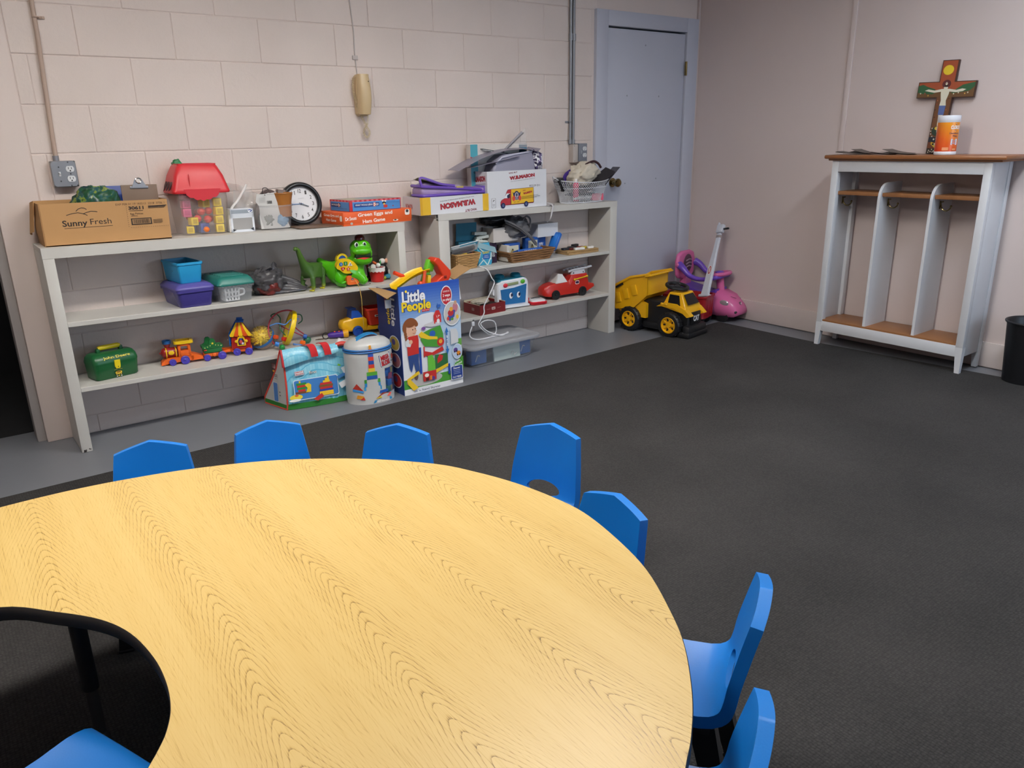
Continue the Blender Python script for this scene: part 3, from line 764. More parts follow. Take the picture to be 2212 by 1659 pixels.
t = thing('zip_bag', 'clear empty plastic zip bag leaning behind the small window box', 'bag', M=onA(0, .79, -.075))
ZB = cl('e4e0dd', .72, .12)
m = MB(); m.grid(lambda u, v: (-.055 + .13 * u + .03 * v - .02 * v * v, .02 + .045 * noise.noise(Vector((u * 3, v * 3, 5))) + .02 * v, .235 * v * (1 - .12 * u)), 16, 16, ZB, thick=.0008)
m.grid(lambda u, v: (-.05 + .12 * u + .025 * v, -.005 + .03 * noise.noise(Vector((u * 4, v * 3, 9))) - .01 * v, .20 * v * (1 - .1 * u)), 14, 14, ZB, thick=.0008); m.build('film', t, 40)
MB().tube(crom([(-.082, -.09, .002), (-.078, -.085, .07), (-.06, -.07, .115), (-.02, -.05, .15), (.02, -.04, .20), (.035, -.035, .225)], 5), .006, cl('f2f0ee', .25, .2), 8).build('folded_edge', t)
M0 = onA(0, .945, -.105)
t = thing('round_tub', 'round clear plastic tub of odds and ends in front of the wall clock', 'tub', M=M0)
m = MB(); m.lathe([(.078, .002), (.086, .006), (.094, .06), (.100, .112), (.106, .114), (.106, .122), (.103, .122), (.097, .112)], cl('cfcdd0', .76, .2), 36, caps=False).lathe([(.0001, .003), (.08, .003)], cl('cfcdd0', .76, .2), 36, caps=False); m.build('tub_body', t, 40)
t = thing('paper_card', 'torn white packaging card with a barcode sticking up in the round tub', 'card', M=M0 @ T(-.012, -.05, .006) @ RX(-4) @ RZ(4))
o = [(-.070, .0), (.085, .0), (.07, .04), (.028, .178), (-.045, .170), (-.073, .172), (-.083, .135), (-.070, .115), (-.068, .09), (-.072, .05)]
m = MB(); m.prism(o, 0, .0015, pr('c9c7c4'), 'y'); c = m.build('card', t, 0)
a = Art((-.083, 0, 0), (.17, 0, 0), (0, 0, .18)); a.rect(.05, .62, .58, .625, pr('8f8d8b')).rect(.36, .93, .62, .94, pr('9b9997'))
for i in range(9): a.rect(.34 + i * .017, .68, .347 + i * .017 + .004 * (i % 3), .76, pr('3a3838'))
for i in range(5): a.line([(.10, .84 - i * .028), (.30, .845 - i * .028)], .008, pr('a9a7a4'))
a.ell(.30, .92, .012, .02, BLACK); a.build('printing', c)
def cupthing(name, label, cat, M, prof, m, rim=None, part='wall'):
    t = thing(name, label, cat, M=M); MB().lathe(prof, m, 28, caps=False).build(part, t, 40)
    if rim: MB().tube([(rim[0] * cos(a), rim[0] * sin(a), rim[1]) for a in [2 * pi * i / 28 for i in range(28)]], rim[2], m, 8, True).build('rim', t)
    return t
cupthing('small_pot', 'small brown plastic pot standing in the round tub', 'pot', M0 @ T(.055, -.015, .06), [(.0001, 0), (.040, 0), (.044, .07), (.052, .115), (.049, .115), (.042, .07), (.038, .003), (.0001, .003)], mat('brown plastic', 'a5692c', .4, 0, .12, 30), (.051, .116, .003))
t = thing('tape_roll', 'roll of dark brown tape standing on edge in the round tub', 'tape', M=M0 @ T(.0, .03, .105)); m = MB()
for r0, r1, mm in ((.033, .045, pl('5b4740', .4)), (.029, .033, pr('2c1f1c'))):
    m.loft([[(r * cos(2 * pi * i / 28), y, r * sin(2 * pi * i / 28) + .045) for i in range(28)] for r, y in ((r0, -.012), (r1, -.012), (r1, .012), (r0, .012), (r0, -.012))], mm, caps=False)
m.build('roll', t, 40); MB().box((.03, -.013, .07), (.012, .0015, .006), pl('5b4740', .4)).build('loose_end', t)
t = thing('tape_box', 'small grey-brown box poking up between the round tub and the clock', 'box', M=M0 @ T(.062, .045, .11) @ RY(8)); MB().bx(-.02, .02, -.018, .018, 0, .082, pl('7d706b', .6), .002).build('carton', t); MB().bx(-.0205, .0205, -.0185, .0185, .06, .064, pl('675c58', .6)).build('flap_line', t, 0)
t = thing('bent_wire', 'black bent wire hook sticking out of the round tub', 'wire', M=M0 @ T(-.04, .0, .11)); MB().tube(crom([(0, 0, -.06), (0, 0, .03), (.002, 0, .085), (.012, 0, .095), (.024, 0, .093), (.034, 0, .082)], 4), .0018, BLACK, 6).build('wire', t); MB().sph((-.006, 0, .062), (.016, .006, .005), BLACK, 10).build('clip', t)
crumple('blue_packet', 'pale blue bubble packet at the bottom of the round tub', 'packet', M0 @ T(.035, -.03, .006), (.07, .05, .075), mat('pale blue film', '7fa0bb', .3, 0, .3, 40), 5, .2, 4)
crumple('grey_packet', 'grey crumpled packet at the bottom of the round tub', 'packet', M0 @ T(-.04, -.02, .006), (.08, .07, .085), mat('grey film', '8f918c', .3, 0, .3, 40), 8, .25, 3)

# ---------------- wall clock leaning against the wall
def clock():
    t = thing('wall_clock', 'round wall clock with a black rim leaning against the wall', 'clock', M=onA(0, 1.128, -.062) @ RX(-9) @ RZ(-3))
    R, c = .113, .1135
    FR = pl('17171a', .3)
    def ring(prof, m, nm, p):
        b = MB(); b.loft([[(r * cos(2 * pi * i / 48), y, c + r * sin(2 * pi * i / 48)) for i in range(48)] for r, y in prof], m, caps=False); return b.build(nm, p, 50)
    ring([(.088, .004), (.0885, -.012), (.093, -.019), (.101, -.021), (.109, -.016), (R, -.006), (R, .012), (.10, .016)], FR, 'rim', t)
    dl = MB(); dl.cyl((0, .003, c), (0, .0015, c), .0905, pr('e9e8ea'), 48); di = dl.build('dial', t)
    a = Art((-.1, .0015, c - .1), (.2, 0, 0), (0, 0, .2))
    for n in range(1, 13):
        q = rad(90 - 30 * n); a.text(str(n), .5 + .335 * cos(q), .5 + .335 * sin(q), .085 if n > 9 else .05, .10, INK, .01)
    for n in range(60):
        q = rad(6 * n)
        if n % 5 == 0: a.ell(.5 + .425 * cos(q), .5 + .425 * sin(q), .006, .006, INK, 8)
    a.line([(.44, .64), (.60, .645)], .006, pr('a3a3a8')); a.build('numerals', di)
    for nm, ang, L, w, col in (('hour_hand', 90 - 30 * 3.72, .055, .0055, '5d6068'), ('minute_hand', 180, .072, .004, '7c9fd0'), ('second_hand', 183, .078, .0012, '3a4a70')):
        h = MB(); q = rad(ang); h.box((L / 2 - .012, 0, 0), (L, .0008, w), pl(col, .3), M=T(0, -.002 - .001 * len(nm) * .1, c) @ RY(-ang)); h.build(nm, t)
    MB().cyl((0, -.0045, c), (0, 0, c), .005, pl('26314f'), 16).build('hub', t)
    MB().lathe([(.0001, -.0095), (.03, -.0093), (.06, -.0085), (.0885, -.0065)], cl('ffffff', .95, .03), 40, T(0, .0, c) @ RX(90) @ SC(1, 1, -1), caps=False).build('glass', t)
clock()
cb2 = clipboard(T(1.26, -.165, zA(0, 1.2) + .003) @ RY(TILT) @ RZ(3) @ RY(-90) @ RZ(-90), 'brown hardboard clipboard lying flat beside the orange game box', .165, .235)
# ---------------- board games
def game_boxes():
    OR = pr('e8622a'); D = onA(0, 1.265, -.258, 7)
    t = thing('board_game', 'orange board game box lettered Green Eggs and Ham Game', 'game box', M=D)
    w, d, h = .441, .215, .070
    MB().bx(0, w, 0, d, 0, h - .004, OR, .001).build('tray', t); ld = MB().bx(-.0015, w + .0015, -.0015, d + .0015, .012, h, OR, .0015).build('lid', t)
    a = Art((-.0015, -.0015, .0), (w + .003, 0, 0), (0, 0, h))
    W_ = pr('f7efe6')
    a.text('Dr.Seuss', .105, .54, .155, .26, W_, .02, 3).text('Green Eggs and', .455, .74, .50, .34, W_, .025, 1).text('Ham Game', .43, .28, .325, .27, W_, .025, 2)
    a.rr(.895, .50, .968, .93, .02, W_).ell(.931, .80, .022, .12, pr('3a3a40')).ell(.75, .17, .04, .07, W_).ell(.745, .19, .02, .05, pr('4a4a3a')).ell(.11, .16, .018, .09, pr('d0c8c0')).text('6+', .11, .16, .02, .08, INK)
    a.build('lettering', ld)
    a = Art((-.0015, d + .0015, 0), (0, -d - .003, 0), (0, 0, h))
    a.text('Green Eggs and', .47, .70, .68, .26, W_, .02).text('Ham Game', .45, .38, .45, .2, W_, .02).rr(.85, .35, .95, .75, .02, W_); a.build('lettering', ld)
    D2 = D @ T(.052, .012, h + .001) @ RZ(1.5)
    t = thing('board_game', 'red gingham and blue board game box stacked on the orange one', 'game box', M=D2)
    w, d, h = .335, .185, .058; RD = pr('c8303a'); BL_ = pr('4f8fd0')
    MB().bx(0, w, 0, d, 0, h - .003, RD, .001).build('tray', t); ld = MB().bx(-.001, w + .001, -.001, d + .001, .008, h, RD, .001).build('lid', t)
    a = Art((0, 0, h), (w, 0, 0), (0, d, 0)); a.rect(.01, .01, .99, .99, pr('9aa0a0')).ell(.25, .5, .2, .35, pr('b5a98c')).ell(.6, .6, .25, .3, pr('8c9fae')).ell(.8, .35, .12, .25, pr('a88f86')); a.build('cover_picture', ld)
    for o_, u_, f_ in (((-.001, -.001, 0), (w + .002, 0, 0), 1), ((-.001, d + .001, 0), (0, -d - .002, 0), 0)):
        a = Art(o_, u_, (0, 0, h)); n = 22 if f_ else 12
        for i in range(n):
            if i % 2: a.rect(i / n, .86, (i + 1) / n, .99, pr('e2707a'))
        a.rect(.05, .03, .98, .84, BL_).rect(.05, .80, .98, .84, pr('7fb4e6'))
        a.rect(.08, .36, .56, .70, pr('20408c') if f_ else pr('23356f'))
        a.text('WHAT WOULD JESUS', .265, .53, .33, .2, W_, .02).poly([(.445, .36), (.49, .36), (.49, .72), (.445, .68)], pr('e2703a')).text('D', .467, .54, .035, .26, W_, .04).text('O?', .52, .52, .05, .2, W_, .03)
        if f_:
            a.text('A Fun Game of', .80, .74, .16, .07, pr('17357c')).text('Discovery and Choices', .83, .62, .27, .08, pr('17357c'))
            a.ell(.655, .62, .035, .12, pr('201e22')).ell(.655, .52, .022, .09, pr('e9c06a')).rr(.64, .18, .72, .45, .02, pr('c93a33')).ell(.63, .80, .02, .07, W_).ell(.68, .78, .02, .07, W_).ell(.83, .30, .012, .05, RD)
        else: a.text('A Fun Game of Discovery', .5, .24, .75, .1, pr('17357c'))
        a.build('lettering', ld)
game_boxes()
# ================================================================== LEFT UNIT, MIDDLE SHELF
def bin_(t, w0, d0, w1, d1, h, m, rim=.006, nm='bin_body', th=.0025, r=.018):
    b = MB()
    b.loft([[(x, y, z) for x, y in rrect(w, d, r, 4)] for w, d, z in ((w0 - .006, d0 - .006, 0), (w0, d0, .005), (w1, d1, h - .012), (w1 + 2 * rim, d1 + 2 * rim, h - .011), (w1 + 2 * rim, d1 + 2 * rim, h), (w1 - 2 * th, d1 - 2 * th, h), (w0 - 2 * th, d0 - 2 * th, .005))], m, caps=False)
    for z in (0, .005): b.add([(x, y, z) for x, y in rrect(w0 - .006, d0 - .006, r, 4)], [list(range(20)) if False else list(range(len(rrect(w0, d0, r, 4))))], m)
    return b.build(nm, t, 45)
def lid_(t, w, d, z, m, nm='lid', h=.018):
    b = MB(); b.loft([[(x, y, zz) for x, y in rrect(ww, dd, .02, 4)] for ww, dd, zz in ((w + .008, d + .008, z - .008), (w + .012, d + .012, z - .002), (w + .008, d + .008, z + .003), (w - .012, d - .012, z + h * .7), (w - .03, d - .03, z + h))], m, caps=True)
    return b.build(nm, t, 45)
PM = onA(1, .470, -.137, 4)
t = thing('storage_box', 'purple lidded plastic storage box under the bright blue bin', 'storage box', M=PM)
PU = mat('purple translucent plastic', '4a4391', .25, 0, .08, 9.0, clear=.12)
bin_(t, .150, .225, .168, .238, .082, PU); ld = lid_(t, .172, .242, .090, mat('purple lid plastic', '5a549f', .25), h=.020)
MB().box((0, -.118, .086), (.05, .012, .006), mat('purple lid plastic', '5a549f'), bev=.002).build('latch', ld)
BM = PM @ T(-.006, .012, .1105) @ RZ(2)
t = thing('small_bin', 'bright blue open plastic bin stacked on the purple box', 'bin', M=BM)
bin_(t, .102, .19, .116, .205, .098, pl('2aa0d6', .45), r=.01, rim=.004)
for i, (x, y, c, a) in enumerate(((-.02, .03, '1d1c20', 20), (.02, -.01, '26222a', -35), (.0, -.05, '1a1a1e', 60), (-.02, -.02, '2b2320', 5), (.025, .06, '1d1c20', -10), (.03, -.06, 'd8d4cc', 40), (-.03, .07, '3a2f2c', 80))):
    q = thing('marker_pen', ('rearmost left', 'middle', 'foremost', 'left', 'rear right', 'white-capped', 'brown rear')[i] + ' marker pen in the bright blue bin', 'pen', M=BM @ T(x, y, .055 + .006 * (i % 3)) @ RZ(a) @ RY(8), group='marker pens in the blue bin')
    MB().cyl((-.035, 0, 0), (.02, 0, 0), .0075, pl(c), 10).build('barrel', q); MB().cyl((.02, 0, 0), (.037, 0, 0), .0085, pl('d8d4cc' if c == 'd8d4cc' else '101012'), 10).build('cap', q)
for i in range(3):
    q = thing('dark_block', ('front', 'middle', 'back')[i] + ' black block at the bottom of the bright blue bin', 'block', M=BM @ T(0, -.06 + .06 * i, .008), group='black blocks in the blue bin'); MB().bx(-.042, .042, -.027, .027, 0, .04, pl('17171a'), .003).build('block', q); MB().cyl((0, 0, .04), (0, 0, .044), .008, pl('222226'), 12).build('stud', q)
TM = onA(1, .665, -.132, 4)
t = thing('storage_box', 'clear storage box with a teal ridged lid beside the purple box', 'storage box', M=TM)
bin_(t, .158, .225, .172, .238, .085, cl('c9ccd0', .78, .25)); TE = pl('2b7a70', .4); ld = lid_(t, .178, .244, .090, TE, h=.032)
for i in range(5): MB().box((0, -.066 + .033 * i, .1225), (.115, .014, .006), TE, bev=.0025).build('lid_ridge', ld)
t = thing('toy_basket', 'white plastic toy basket with square holes inside the teal-lidded box', 'basket', M=TM @ T(-.022, -.075, .006))
WP = pl('e8e9ea', .4)
m = MB()
def pane(w0, w1, h, nx, nz, y, M=I4):      # a wall with square holes
    for i in range(nx + 1):
        f = i / nx; m.loft([[((-.5 + f) * w + s_ * .004, y + q, z) for s_, q in ((-1, 0), (1, 0), (1, .002), (-1, .002))] for w, z in ((w0 - .008, 0), (w1 - .008, h))], WP, M)
    for k in range(nz + 1):
        f = k / nz; w = w0 + (w1 - w0) * f; m.bx(-w / 2, w / 2, y, y + .002, max(0, f * h - .004), min(h, f * h + .004), WP, M=M)
for a in (0, 90, 180, 270): pane(.066, .080, .064, 4, 3, -.036, RZ(a))
m.bx(-.033, .033, -.033, .033, 0, .003, WP); m.build('basket_wall', t, 0); MB().tube(crom([(.038, -.03, .055), (.06, -.03, .05), (.06, -.03, .028), (.036, -.03, .022)], 4), .005, WP, 8).build('handle', t)
# grey carrier bag with dark red contents
GB = mat('grey bag film', '4f4d50', .28, 0, .25, 25, .3, 60, clear=.10)
t = crumple('plastic_bag', 'grey plastic bag with dark red contents beside the teal-lidded box', 'bag', onA(1, .860, -.135), (.185, .15, .135), GB, 11, .30, 2.2, 64, 40, flat=.02)
m = MB(); m.grid(lambda u, v: (-.01 + .03 * u + .20 * v, -.055 + .085 * u * (1 - .45 * v) + .006 * noise.noise(Vector((u * 9, v * 3, 1))), .006 + (.012 + .105 * (1 - v) ** .8) * u + .006 * abs(sin(u * 19)) * (1 - .5 * v)), 34, 14, GB, thick=.0012); m.build('twisted_end', t, 30)
m = MB(); m.grid(lambda u, v: (-.06 + .115 * u, -.03 + .02 * noise.noise(Vector((u * 5, v * 5, 2))), .075 + (.095 * v) * (.35 + .65 * u) * (1 if u < .93 else .8)), 14, 8, GB, thick=.0012); m.build('bag_flap', t, 30)
crumple('dark_red_packet', 'dark red packet showing through the grey plastic bag', 'packet', onA(1, .862, -.168), (.115, .09, .088), mat('dark red film', '6a1f1c', .3, 0, .25, 30), 21, .28, 3)
# long-necked toy dinosaur
def skin(name, parent, verts, edges, m, sub=2, parts=1):
    me = bpy.data.meshes.new(name); me.from_pydata([v[:3] for v in verts], edges, []); me.materials.append(m)
    o = bpy.data.objects.new(name, me); COL.objects.link(o)
    if parent is not None: o.parent = parent
    sk = o.modifiers.new('skin', 'SKIN'); sk.use_smooth_shade = True
    for i, v in enumerate(verts):
        r = v[3]; me.skin_vertices[0].data[i].radius = (r, r) if not isinstance(r, tuple) else r
    me.skin_vertices[0].data[0].use_root = True
    s_ = o.modifiers.new('sub', 'SUBSURF'); s_.levels = sub; s_.render_levels = sub
    dg = bpy.context.evaluated_depsgraph_get(); nm = bpy.data.meshes.new_from_object(o.evaluated_get(dg))
    o.modifiers.clear(); o.data = nm; bpy.data.meshes.remove(me)
    nm.polygons.foreach_set('use_smooth', [True] * len(nm.polygons))
    if not nm.materials: nm.materials.append(m)
    return o
def _dino(nt, b):
    tc = N(nt, 'TexCoord'); s_ = N(nt, 'SeparateXYZ'); nt.links.new(tc.outputs['Object'], s_.inputs[0])
    nt.links.new(ramp(nt, math_(nt, 'MULTIPLY', s_.outputs[2], 4.0), [(0.0, 'a3a02a'), (.05, '8a9426'), (.12, '46682a'), (.5, '3f6426'), (.95, '56782f')]), b.inputs[0]); S(b, Roughness=.4)
t = thing('toy_dinosaur', 'dark green long-necked toy dinosaur on the middle shelf', 'toy dinosaur', M=onA(1, 1.105, -.160) @ RZ(-150))
V = [(0, 0, .098, .040), (-.045, 0, .098, .036), (.042, 0, .108, .034), (.062, 0, .135, .024), (.078, 0, .165, .018), (.092, 0, .195, .0145), (.104, 0, .222, .012), (.118, 0, .231, .012), (.134, 0, .222, .008),
     (-.085, 0, .085, .022), (-.125, 0, .06, .012), (-.165, 0, .03, .005),
     (.040, .03, .07, .016), (.042, .034, .035, .012), (.044, .034, .006, .0125), (.040, -.03, .07, .016), (.042, -.034, .035, .012), (.044, -.034, .006, .0125),
     (-.045, .03, .07, .017), (-.047, .034, .035, .012), (-.044, .034, .006, .0125), (-.045, -.03, .07, .017), (-.047, -.034, .035, .012), (-.044, -.034, .006, .0125)]
E_ = [(0, 1), (0, 2), (2, 3), (3, 4), (4, 5), (5, 6), (6, 7), (7, 8), (1, 9), (9, 10), (10, 11), (2, 12), (12, 13), (13, 14), (2, 15), (15, 16), (16, 17), (1, 18), (18, 19), (19, 20), (1, 21), (21, 22), (22, 23)]
skin('body', t, V, E_, noisy('toy dinosaur green', _dino))
for s_ in (-1, 1): MB().sph((.121, s_ * .0085, .234), .0022, BLACK, 8).build('eye', t)
for s_ in (-1, 1):
    for x in (.052, -.036): MB().box((x + .004, s_ * .034, .004), (.02, .024, .008), pl('b3ab2c', .5), bev=.003).build('foot_claws', t)
# big green talking dinosaur
def green_dino():
    t = thing('electronic_dinosaur', 'bright green plastic learning dinosaur with a yellow number panel', 'toy dinosaur', M=onA(1, 1.305, -.165) @ SC(.91, .91, .91))
    G = pl('56b81c', .22); Y = pl('f2c81c', .35); O = pl('e2661c', .35)
    V = [(-.005, .0, .085, .066), (-.055, .012, .078, .058), (.04, -.008, .105, .056), (.065, -.018, .145, .046), (.075, -.025, .185, .058), (-.11, .055, .12, .034), (-.15, .085, .165, .014),
         (-.068, -.045, .05, .038), (-.085, -.068, .012, .030), (.052, -.058, .06, .034), (.075, -.088, .012, .026), (.075, .03, .06, .034), (.105, .015, .012, .026), (-.055, .06, .04, .036), (-.06, .075, .012, .028)]
    E_ = [(0, 1), (0, 2), (2, 3), (3, 4), (1, 5), (5, 6), (1, 7), (7, 8), (2, 9), (9, 10), (2, 11), (11, 12), (1, 13), (13, 14)]
    skin('body', t, V, E_, G)
    # head: snout with an open mouth, a jaw below it
    HM = T(.078, -.04, .199) @ RZ(-12)
    h = MB(); h.sph((0, .012, .022), (.064, .060, .052), G, 24, k=16).sph((-.004, -.042, .008), (.060, .034, .026), G, 24, k=14).sph((.048, -.004, -.006), (.018, .04, .034), G, 14).sph((-.050, -.004, -.002), (.014, .038, .030), G, 14)
    hd = h.build('head', t, 60); hd.matrix_local = HM
    j = MB(); j.loft([[(x * s_, -.014 + y * s_ - .012, z) for x, y in rrect(.118, .092, .044, 8)] for s_, z in ((.55, -.074), (.86, -.064), (1.0, -.048), (1.0, -.036), (.88, -.034), (.82, -.044))], G, caps=True); jw = j.build('jaw', t, 60); jw.matrix_local = HM
    MB().box((0, -.034, -.016), (.092, .05, .034), pl('0f2a0d', .6), bev=.01).build('mouth', hd)
    MB().sph((0, -.040, -.037), (.042, .034, .010), pl('d03a34', .3), 18).build('tongue', jw)
    MB().lathe([(.030, 0), (.030, .012), (.026, .022), (.016, .030), (.0001, .033)], mat('dark red lamp', '5a1112', .12, coat=.5), 24, T(-.002, .006, .070)).build('light_button', hd)
    for x in (-.033, .014):
        e = MB(); e.sph((x, -.035, .045), (.0125, .006, .015), pr('eef2f0'), 16, M=RZ(0)); ey = e.build('eye', hd)
        MB().sph((x + .001, -.0405, .046), (.007, .003, .011), BLACK, 12).build('pupil', ey)
    # yellow number panel and orange belly plate on the flank
    PMx = T(-.022, -.0635, .098) @ RX(8) @ RZ(-4)
    o = crom([(-.085, .015, 0), (-.06, .045, 0), (-.01, .052, 0), (.045, .035, 0), (.082, -.01, 0), (.07, -.04, 0), (.02, -.052, 0), (-.03, -.045, 0), (-.06, -.022, 0), (-.084, -.01, 0)], 4, True)
    p = MB(); p.prism([(q.x * .78, q.y * .82) for q in o], -.004, .03, Y, 'y'); yp = p.build('number_panel', t); yp.matrix_local = PMx @ T(-.008, -.004, .026)
    for c, x, z, s_, n in (('2268b4', -.042, .018, 'o', '1'), ('2f8a3c', -.014, .021, 'r', '2'), ('e9e6e0', .015, .014, 't', '3'), ('c22f30', -.03, -.010, 'h', '4'), ('e4572c', .003, -.013, 's', '5')):
        if s_ == 'o': oo = [(.0115 * cos(2 * pi * k / 20), .0115 * sin(2 * pi * k / 20)) for k in range(20)]
        elif s_ == 'r': oo = rrect(.023, .022, .005, 3)
        elif s_ == 't': oo = [(-.014, -.009), (.014, -.009), (0, .014)]
        elif s_ == 'h': oo = [(.0125 * sin(a) ** 3, .0125 * (13 * cos(a) - 5 * cos(2 * a) - 2 * cos(3 * a) - cos(4 * a)) / 16) for a in [2 * pi * k / 24 for k in range(24)]]
        else: oo = [((.014 if k % 2 == 0 else .0075) * sin(2 * pi * k / 10), (.014 if k % 2 == 0 else .0075) * cos(2 * pi * k / 10)) for k in range(10)]
        b = MB(); b.prism(oo, -.0075, -.003, pl(c), 'y', M=T(x, 0, z)); bb = b.build('number_button', yp)
        a = Art((x - .012, -.0075, z - .012), (.024, 0, 0), (0, 0, .024)); a.text(n, .5, .5, .26 if n != '1' else .1, .5, WHITE if s_ != 't' else INK, .03); a.build('numeral', bb)
    b = MB(); b.prism([(a, c) for a, c in rrect(.078, .056, .016, 5)], -.004, .03, O, 'y'); bp = b.build('belly_plate', t); bp.matrix_local = T(.0, -.066, .040) @ RX(-2)
    a = Art((-.039, -.004, -.028), (.078, 0, 0), (0, 0, .056)); a.ell(.45, .60, .11, .10, pr('1d2a5c')).text('vtech', .45, .60, .14, .08, WHITE).text('Chomp & Count', .55, .36, .5, .12, pr('f6d9a8')); a.build('logo', bp)
    MB().box((.0, -.0665, .0725), (.045, .012, .006), BLACK, bev=.002).build('slot', t)
    # flip wheel and back bumps
    w = MB(); w.cyl((-.022, .01, .155), (-.022, .035, .155), .036, Y, 28); fw = w.build('flip_wheel', t); MB().cyl((-.022, .0085, .155), (-.022, .0102, .155), .024, pl('2b4f9e'), 20).sph((-.012, .009, .150), (.010, .002, .008), pl('d67f9a'), 10).build('wheel_picture', fw)
    for x in (-.052, -.022, .008): MB().sph((x, -.018, .142), (.017, .014, .014), G, 12).build('back_bump', t)
    MB().tube(crom([(.012, -.072, .038), (.020, -.097, .008), (.024, -.108, -.03), (.027, -.112, -.09), (.026, -.112, -.16), (.036, -.098, -.23), (.042, -.085, -.268)], 8), .0019, fab('d9b25c'), 6).build('pull_cord', t)
    for x, y in ((.092, -.100), (.122, .003)): MB().sph((x, y - .006, .014), (.004, .003, .003), BLACK, 8).build('toe_peg', t)
green_dino()
t = thing('red_toy_piece', 'dark red curved toy piece standing behind the green learning dinosaur', 'toy', M=onA(1, 1.45, -.10)); m = MB(); m.grid(lambda u, v: (.004 + .035 * u * sin(pi * min(1, .15 + v)), -.01 + .02 * sin(pi * u), .10 * v), 8, 10, pl('5e1416', .25), thick=.004); m.build('shell', t); MB().sph((.015, .0, .015), (.02, .014, .014), pl('3a0e10'), 12).build('base', t)
# red pail with toy bits, cow toy
PLM = onA(1, 1.488, -.155)
t = cupthing('toy_pail', 'small red toy pail with a white scalloped band', 'toy pail', PLM, [(.0001, 0), (.034, 0), (.036, .004), (.041, .050), (.044, .052), (.046, .078), (.043, .078), (.038, .05), (.033, .006), (.0001, .006)], pl('c8201f', .35))
m = MB(); ring = [[(r * cos(a), r * sin(a), z) for a in [2 * pi * i / 72 for i in range(72)]] for r, z in ((.0462, .078), (.0466, .066))]
ring.append([(.0464 * cos(a), .0464 * sin(a), .062 - .006 * abs(sin(a * 7))) for a in [2 * pi * i / 72 for i in range(72)]]); m.loft(ring, pl('f0e4e2'), caps=False); m.build('scalloped_band', t, 40)
MB().tube([(.0455 * cos(a), .0455 * sin(a), .079) for a in [2 * pi * i / 30 for i in range(30)]], .0028, pl('eee9e6'), 6, True).build('rim', t)
for i, (x, y, c, s_, nm) in enumerate(((-.02, -.01, 'efe8df', (.016, .008, .018), 'white'), (.008, -.005, 'f0ece4', (.014, .012, .014), 'cream'), (.022, .004, '3f9a58', (.005, .005, .022), 'green'), (-.008, .012, 'e0662c', (.02, .01, .008), 'orange'))):
    q = thing('toy_bit', '%s toy piece heaped in the red pail' % nm, 'toy piece', M=PLM @ T(x, y, .072 + .006 * i) @ RY(20 * i - 25)); MB().sph((0, 0, .012), s_, pl(c, .4), 12).build('lump', q); MB().box((0, 0, .014), (s_[0] * 1.5, s_[1] * .8, .004), pl(c, .4), bev=.001).build('ridge', q)
t = thing('toy_cow', 'black and white toy cow tumbled behind the red pail', 'toy cow', M=onA(1, 1.565, -.088) @ T(0, -.01, .0))
skin('body', t, [(0, 0, .050, .026), (.02, -.01, .045, .022), (-.012, .0, .078, .020), (-.016, -.006, .10, .018), (.03, -.02, .02, .012), (.01, -.03, .012, .010), (-.02, -.02, .014, .011)], [(0, 1), (0, 2), (2, 3), (1, 4), (1, 5), (0, 6)], pl('17181b', .4))
MB().sph((-.018, -.014, .104), (.018, .014, .016), pl('ece6e2'), 14).build('face', t); MB().sph((.012, -.016, .104), (.018, .008, .014), pl('e8ab8e'), 12).build('ear', t); MB().sph((.018, -.032, .040), (.012, .010, .022), pl('d8d6d2'), 12).build('white_patch', t); MB().sph((.012, -.034, .018), (.034, .016, .014), pl('3a8fb0'), 14).build('blue_base', t); MB().sph((-.022, -.036, .012), (.014, .012, .011), pl('b8c63c'), 12).build('lime_foot', t)

